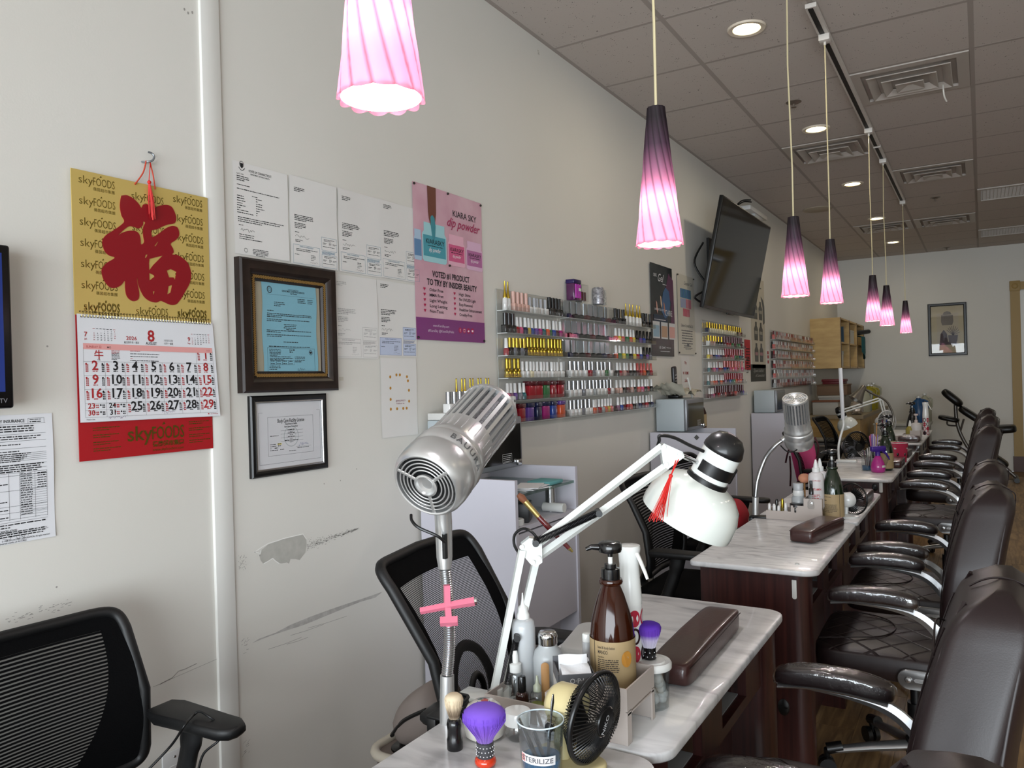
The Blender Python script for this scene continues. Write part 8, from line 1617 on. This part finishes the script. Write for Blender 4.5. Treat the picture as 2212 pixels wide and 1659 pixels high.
cub('white_basket', 'white slatted basket in the middle upper cubby', 'basket', 11.28, 1.756, lambda q: (MB().box((-.10, -.16, 0), (.09, .16, .02)).build('floor', M('basket_white', '#b3b0a6', .6), q, smooth=0), [MB().box((.085, -.155 + .04 * k, .0), (.092, -.13 + .04 * k, .17)).build('slat', M('basket_white'), q, smooth=0) for k in range(8)], MB().box((.083, -.16, .16), (.094, .16, .18)).build('rim', M('basket_white'), q, smooth=0)))
cub('teal_towel', 'teal towel hanging out of the last upper cubby', 'towel', 11.95, 1.756, lambda q: MB().grid(lambda a, b: Vector((-.05 + .20 * min(1, b * 2) + .03 * math.sin(6 * a), -.25 + .5 * a, .10 * (1 - b) - .26 * max(0, b - .5) * 2 * (.6 + .4 * math.sin(3 * a)) + .06)), 14, 14).build('cloth', TEAL, q, smooth=70))
cub('black_umbrella', 'black folded umbrella poking out above the teal towel', 'umbrella', 11.8, 1.90, lambda q: MB().tube([(-.10, -.3, .0), (.10, .1, .03), (.2, .3, .05)], [.02, .035, .03], 10).build('canopy', BLK, q, smooth=60))
for k, (y, lb) in enumerate(((10.45, 'white tub in the first lower cubby'), (10.68, 'small white bottle in the first lower cubby'), (11.25, 'tall white cup stack in the middle lower cubby'), (11.98, 'white bag in the last lower cubby'))): cub('white_container', lb, 'container', y, 1.4535, lambda q: (MB().lathe([(0, 0), (.055, 0), (.06, .16 - .03 * (k == 0)), (.05, .19), (0, .19)], 16).build('body', M('basket_white'), q), MB().lathe([(.062, .16), (.062, .20), (0, .201)], 16).build('lid', M('tote_lid'), q)))
# things on the counter
KR = M('kraft_box', '#6d5642', .8); RL = M('red_lid', '#5e1018', .5); WB = M('white_box', '#a5a29a', .6)
def box_thing(name, label, x0, x1, y0, y1, z0, h_, m1, m2=None, lidh=.03, cat='box'):
    t = thing(name, label, cat, ((x0 + x1) / 2, (y0 + y1) / 2, z0)); MB().rbox((x0, y0, z0), (x1, y1, z0 + h_), .006, 2).build('box_body', m1, t, world=True); MB().rbox((x0 - .008, y0 - .008, z0 + h_), (x1 + .008, y1 + .008, z0 + h_ + lidh), .005, 2).build('box_lid', m2 or m1, t, world=True); return t
zc = .8855
t = box_thing('white_carton', 'white carton on the near end of the birch counter', -1.72, -1.44, 9.72, 9.98, zc, .15, WB, M('carton_flap', '#70452f', .7), .02); t = box_thing('white_carton', 'second white carton stacked behind the first', -1.70, -1.44, 10.02, 10.3, zc, .19, WB); box_thing('kraft_crate', 'brown cardboard crate stacked on the white carton', -1.72, -1.38, 10.03, 10.38, zc + .222, .12, KR, KR, .012); box_thing('red_lid_box', 'dark red lidded box on top of the brown crate', -1.66, -1.42, 10.06, 10.34, zc + .356, .03, RL, RL, .03)
for k, (x, y, h_, m_, lb) in enumerate(((-1.26, 10.47, .30, JC, 'first clear jug behind the brown crate'), (-1.28, 10.75, .30, M('jug_pale', '#7f8f92', .3), 'pale blue jug with dark cap on the counter'), (-1.27, 11.1, .33, JY, 'yellow detergent jug on the counter'), (-1.28, 11.5, .32, JY, 'second yellow jug on the counter'), (-1.30, 11.95, .34, JC, 'clear jug at the end of the counter'))): jug((x, y, zc), h_, .085, m_, lb, M('cap_dark', '#1f2a44', .4) if k in (1,) else WPL)
q = thing('foil_bag', 'crumpled silvery plastic bag on the counter', 'bag', (-1.26, 9.85, zc)); mb = MB(); r = random.Random(5); sbox(mb, (0, 0, .075), (.07, .09, .075), .7, 20, 14, f=lambda p: p * (1 + r.uniform(-.12, .12))); mb.build('bag', M('foil', '#b0a79a', .25, .5), q, smooth=15)
# plastic drawer tower in front of the counter
t = thing('drawer_tower', 'translucent plastic drawer tower under the counter', 'drawer unit', (-1.5, 9.3, 0)); TW = M('tower_frame', '#8f8d86', .4); TD = M('tower_drawer', '#6f6d69', .25, var=(9, .6, '#4f5560'))
MB().rbox((-1.70, 9.15, 0), (-1.33, 9.50, .02), .005, 2).rbox((-1.70, 9.15, .62), (-1.33, 9.50, .645), .008, 2).box((-1.70, 9.15, .02), (-1.68, 9.50, .62)).box((-1.35, 9.15, .02), (-1.33, 9.50, .62)).build('frame', TW, t, world=True)
for k in range(3): o = MB().rbox((-1.675, 9.14, .03 + .2 * k), (-1.355, 9.48, .21 + .2 * k), .01, 2).build('drawer', TD, t, world=True); MB().rbox((-1.58, 9.125, .165 + .2 * k), (-1.45, 9.142, .185 + .2 * k), .005, 2).build('pull', TW, o, world=True)
box_thing('white_tub', 'tall white plastic bins beside the counter front', -1.12, -.98, 10.2, 10.5, 0, .74, M('tote_white'), M('tote_lid'), .02, 'bin')
# framed drawing on the back wall
a, b = ony(2004, 657, BACKY), ony(2089, 766, BACKY); x0, x1, z0, z1 = -.632, -.162, 1.575, 2.30
t = thing('framed_drawing', 'dark framed ink drawing of jars and pots on the far wall', 'picture', (x0, BACKY, z0)); T = lambda p: Vector((p.x, -p.z, p.y)); w_, h = x1 - x0, z1 - z0
frame4(MB(T), 0, 0, w_, h, 0, 0, [(0, 0), (0, .018), (.008, .024), (.03, .024), (.038, .016), (.038, .005)]).build('moulding', M('frame_black'), t, smooth=30); MB(T).box((.03, .03, .002), (w_ - .03, h - .03, .006)).build('mat_board', M('mat_cream', '#b0a68c', .8), t, smooth=0)
MB(T).box((.11, .12, .006), (w_ - .10, h - .14, .007)).build('drawing_paper', M('drawing_paper', '#aca391', .8), t, smooth=0)
def draw(i):
    c = w_ * .5
    i.poly([(c - .06, .42), (c + .06, .42), (c + .075, .47), (c + .07, .56), (c - .07, .56), (c - .075, .47)]); i.poly([(c - .055, .565), (c + .055, .565), (c + .04, .60), (c, .615), (c - .04, .60)])
def draw2(i):
    c = w_ * .5; i.poly([(.13, .15), (w_ - .12, .15), (w_ - .13, .19), (.14, .19)]); i.poly([(.14, .19), (.24, .19), (.23, .30), (.19, .36), (.15, .30)]); i.poly([(.25, .19), (.35, .19), (.36, .28), (.24, .28)])
    for k in range(9): a_ = .3 + k * .28; i.line([(.30, .28), (.30 + .09 * math.cos(a_), .28 + .13 * math.sin(a_))], .006)
for fn, col in ((draw, '#6f6a66'), (draw2, '#574f55')): i = Ink(T, .0075); fn(i); i.build('ink_drawing', M('art_' + col[1:], col, .8), t, smooth=0)
MB(T).add([(.035, .035, .013), (w_ - .035, .035, .013), (w_ - .035, h - .035, .013), (.035, h - .035, .013)], [(0, 1, 2, 3)]).build('glazing', M('glazing'), t, smooth=0)
# ------------------------------------------------------------------ massage chair
MY = 11.3; t = thing('massage_chair', 'black padded kneeling massage chair by the far wall', 'massage chair', (0, MY, 0)); VN = M('vinyl_black', '#0c0c0d', .35); TBM = M('tube_grey', '#6c6864', .35, .7)
mp = lambda px, py, dy=0: ony(px, py, MY + dy)
def pad(p0, p1, w_, th, name, e=.5):
    X = frame_on((p0 + p1) / 2, p1, (0, 1, 0)); L_ = (p1 - p0).length; mb = MB(X); sbox(mb, (0, 0, 0), (th / 2, w_ / 2, L_ / 2), e, 24, 14); return mb.build(name, VN, t, world=True, smooth=60)
pad(mp(2036, 843), mp(2078, 876), .26, .10, 'face_cradle', .6); pad(mp(2072, 880), mp(2122, 912), .30, .09, 'chest_pad'); pad(mp(2027, 900), mp(2073, 909), .34, .06, 'arm_shelf'); pad(mp(2146, 928), mp(2196, 925), .36, .10, 'seat_pad'); pad(mp(2142, 985), mp(2176, 1008), .3, .10, 'knee_pad')
MB().tube(bez([mp(2064, 872), mp(2066, 905), mp(2074, 935), mp(2090, 965), mp(2105, 985), mp(2125, 995)], 30), .022, 10).build('main_frame', TBM, t, world=True, smooth=60); MB().tube([mp(2082, 905), mp(2075, 930)], .012, 8).build('brace', TBM, t, world=True)
MB().tube(bez([mp(2046, 910), mp(2048, 918), mp(2065, 920)], 10), .010, 8).build('shelf_bracket', TBM, t, world=True); MB().tube([mp(2110, 985), mp(2160, 1000), Vector((.33, MY, .045))], .022, 10).build('base_rail', TBM, t, world=True); MB().tube([mp(2128, 995), mp(2150, 960), mp(2165, 935)], .018, 8).build('seat_post', TBM, t, world=True)
MB().tube([(.33, MY - .22, .03), (.33, MY + .22, .03)], .03, 10).build('rear_foot', BLK, t, world=True); MB().tube([(-.12, MY - .25, .03), (-.12, MY + .25, .03)], .03, 10).tube([(-.12, MY, .03), mp(2100, 985)], .02, 8).build('front_foot', BLK, t, world=True)
# ------------------------------------------------------------------ cloths, bin, cable, things on the stands
t = thing('red_jacket', 'red jacket hung on the chair behind the white lamp shade', 'jacket', (-1.3, 4.2, .5)); mb = MB(); r = random.Random(2); c_ = dep(1590, 1135, 4.30); sbox(mb, tuple(c_), (.05, .11, .145), .6, 24, 16, f=lambda p: Vector((p.x + .012 * math.sin(30 * p.z), p.y * (1 - .25 * p.z / .15), p.z))); mb.build('cloth', M('red_fabric', '#9a1c28', .85, bump=(300, .3)), t, world=True, smooth=70)
tc6 = dup(tc3, (-1.0, 6.25, 0), -.05, 'black office chair under the pink apron', 'black mesh office chairs')
t = thing('pink_apron', 'pink apron with plaid ties draped over a chair back', 'apron', (-1.18, 6.25, .6)); dA = 5.93
def ap(a, b):
    l, r_ = Vector((1703, 955 + 70 * b)).lerp(Vector((1722, 1035)), b), Vector((1757, 950)).lerp(Vector((1772, 1030)), b); px, py = l.x + (r_.x - l.x) * a, (955 - 6 * a) + 85 * b; return dep(px, py, dA + .05 * math.sin(5 * a) * b + .03 * b)
MB().grid(ap, 12, 12).build('cloth', M('pink_fabric', '#c64676', .8), t, world=True, smooth=70); PLD = M('plaid', '#5a2430', .8, var=(60, .9, '#1c1416'))
for (a, b, c) in (((1760, 945), (1768, 965), (1764, 990)), ((1706, 965), (1700, 985), (1697, 1000)), ((1706, 985), (1708, 1020), (1707, 1050))): MB().tube(bez([dep(*a, dA - .02), dep(*b, dA - .02), dep(*c, dA - .02)], 10), .018, 6, flat=.3).build('plaid_tie', PLD, t, world=True, smooth=60)
# waste bin with liner and a grey bag
t = thing('waste_bin', 'taupe waste bin with cream rim and black liner', 'bin', (-1.37, 1.76, 0)); BNM = M('bin_taupe', '#6a5d56', .5); RIM = M('bin_rim', '#bdb5a6', .45)
bx0, bx1, by0, by1, bz = -1.47, -1.27, 1.63, 1.90, .36
MB().slab(round_rect(bx0, by0, bx1, by1, .05, 6), 0, bz, .01).build('bin_body', BNM, t, world=True, smooth=50)
rr_ = round_rect(bx0 - .005, by0 - .005, bx1 + .005, by1 + .005, .055, 6); MB().tube([(x, y, bz) for x, y in rr_], .014, 8, closed=True).build('rim', RIM, t, world=True, smooth=60)
rr_ = round_rect(bx0 + .03, by0 + .03, bx1 - .03, by1 - .03, .04, 6); MB().slab(rr_, bz - .01, bz + .006, .003).build('liner', M('liner_black', '#0f0e0e', .3), t, world=True)
t = thing('grey_bag', 'taupe cloth bag with black trim stuffed in the waste bin', 'bag', (-1.37, 1.77, bz)); mb = MB(); sbox(mb, (-1.37, 1.77, bz + .085), (.085, .10, .08), .7, 24, 14, f=lambda p: Vector((p.x * (1 - .4 * max(0, p.z) / .08), p.y, p.z + .02 * math.sin(20 * p.x)))); o = mb.build('cloth', M('taupe_cloth', '#7b706a', .8), t, world=True, smooth=70); MB().tube(bez([(-1.44, 1.69, bz + .03), (-1.38, 1.672, bz + .09), (-1.31, 1.68, bz + .13)], 14), .006, 6).build('trim', BLK, o, world=True)
# cable lying over the near chair arm
t = thing('loose_cable', 'black cable looped over the near chair arm', 'cable', onz(430, 1560, .68)); zz = .688
pts = [dep(318, 1665, 1.62), dep(370, 1610, 1.63), onz(398, 1568, zz), onz(418, 1545, zz), onz(432, 1537, zz + .006), onz(452, 1548, zz), dep(470, 1562, 1.64), dep(485, 1582, 1.62), dep(470, 1602, 1.60), dep(440, 1628, 1.60), dep(428, 1665, 1.60)]
MB().tube(bez(pts, 60), .0026, 8).build('cord', M('cord_black'), t, world=True, smooth=60)
# riser with bottles on the first towel warmer
t = thing('white_riser', 'white display riser on the near towel warmer', 'riser', (-1.74, 2.55, 1.2365)); MB().rbox((-1.79, 2.355, 1.2365), (-1.68, 2.75, 1.262), .003, 2).build('step', M('riser_white', '#c5c4c0', .4), t, world=True)
for k in range(10):
    a, b = bottle_meshes('chrome', 'white', 'silver'); q = thing('polish_bottle', 'chrome-capped polish bottle, ' + NTH[k] + ' from left on the near towel warmer', 'nail polish', (-1.705, 2.375 + .037 * k, 1.2625), group='chrome-capped polish on the near towel warmer'); put('body', a, q); put('cap', b, q)
for k in range(9):
    a, b = bottle_meshes('spike', 'white', 'gold'); q = thing('polish_bottle', 'gold-spiked polish tube, ' + NTH[k] + ' from left behind the chrome caps', 'nail polish', (-1.755 + .006 * (k % 2), 2.50 + .029 * k, 1.2625), group='gold-spiked tubes on the near towel warmer'); put('body', a, q); put('cap', b, q)
for k in range(3): q = thing('sample_box', ('left', 'middle', 'right')[k] + ' small white numbered box at the end of the riser', 'box', (-1.70, 2.775 + .026 * k, 1.2365)); MB().rbox((-.012, -.011, 0), (.012, .011, .075), .002, 1).build('box', M('card_white2', '#c9c8c5', .5), q); i = Ink(lambda p: Vector((.0125, p.x, p.y)), 0); i.txt(('02', '04', '06')[k], 0, .05, .016, 'c', .02); i.txt(('02', '04', '06')[k], 0, .02, .016, 'c', .02); i.build('number', BLACKINK, q, smooth=0)
t = thing('folded_napkins', 'stack of white napkins on the green glass shelf', 'napkins', (-1.44, 2.5, .977))
for k in range(4): MB().box((-.045, -.075, .003 * k), (.045, .075, .003 * k + .0022), X=Matrix.Rotation(.25 * (k % 2) - .2 + .1 * k, 4, 'Z')).build('napkin', TIS, t, smooth=0)
t = thing('teal_cloth', 'folded teal cloth beside the white napkins', 'cloth', (-1.45, 2.64, .977)); MB().rbox((-.05, -.055, 0), (.05, .055, .014), .004, 2).build('cloth', M('teal_light', '#5d9a9c', .8), t)
t = thing('black_clamp_box', 'small black box under the green glass shelf', 'box', (-1.47, 2.46, .8625)); MB().rbox((-.05, -.05, 0), (.05, .05, .07), .006, 2, X=Matrix.Rotation(.4, 4, 'Z')).build('box', M('box_graphite', '#2a2b2d', .4), t)
t = thing('white_roll', 'white cylinder lying under the green glass shelf', 'roll', (-1.44, 2.68, .8625)); MB().cyl((-.04, 0, .018), (.05, 0, .018), .018, n=16).build('roll', WPL, t)
t = thing('cotton_pads', 'round white cotton pads on the stand shelf', 'cotton pads', (-1.43, 2.38, .8625)); MB().lathe([(0, 0), (.028, 0), (.03, .003), (.03, .02), (.027, .023), (0, .023)], 20).build('stack', M('cotton'), t)
t = thing('white_plastic_bag', 'crumpled white plastic sheet on the second towel warmer', 'bag', (-1.70, 4.93, 1.2365)); r = random.Random(9)
nz = [[r.uniform(0, 1) for _ in range(20)] for _ in range(20)]
MB().grid(lambda a, b: Vector((-.105 + .20 * b, -.20 + .40 * a, .012 + .05 * abs(math.sin(7 * a + 2 * b)) * (1 - .5 * b) + .02 * nz[int(a * 18)][int(b * 18)] + .05 * max(0, .15 - a) / .15)), 18, 12).build('sheet', M('bag_cream', '#bdb8a8', .6), t, smooth=60)
t = thing('black_remote', 'tall black handset standing on the second towel warmer', 'handset', (-1.74, 4.99, 1.2365)); MB().rbox((-.012, -.03, -.01), (.012, .03, .21), .01, 2, X=Matrix.Rotation(.10, 4, 'X')).build('handset', BLK, t); i = Ink(lambda p: Matrix.Rotation(.10, 4, 'X') @ Vector((.0125, p.x, p.y)), 0); [i.words(-.015, .15 - .02 * k, .03, .008, rng=rg) for k in range(6)]; i.build('keys', M('ink_pale'), t, smooth=0); MB().rbox((-.035, -.05, 0), (.035, .05, .02), .004, 2).build('cradle', BLK, t)
t = thing('white_pen', 'white pen sticking up at the end of the second towel warmer', 'pen', (-1.66, 5.06, 1.2365)); MB().tube([(0, .03, .0), (0, -.05, .13)], [.006, .007], 10).build('barrel', WPL, t); MB().tube([(0, .045, -.0), (0, .03, .0)], [.003, .006], 8).build('tip', BLK, t)
t = thing('brown_dropper', 'brown bottle with kraft label behind the second towel warmer', 'bottle', (-1.62, 5.16, 1.031)); MB().lathe([(0, 0), (.03, 0), (.032, .01), (.032, .1), (.012, .15), (0, .15)], 20).build('bottle', BRG, t); MB().lathe([(.0325, .01), (.0325, .09)], 20).build('paper_label', KRAFT, t)
for (px, py, lb) in ((1522, 945, 'dark diamond sticker on the second laminate stand'),):
    q = ony(1505, 945, 4.66); MB().box((-.012, -.001, -.012), (.012, 0, .012), X=Matrix.Translation((q.x, 4.659, q.z)) @ Matrix.Rotation(PI / 4, 4, 'Y')).build('diamond_sticker', M('sticker_dark', '#4a4a48', .6), bpy.data.objects['laminate_stand.001'], world=True, smooth=0)
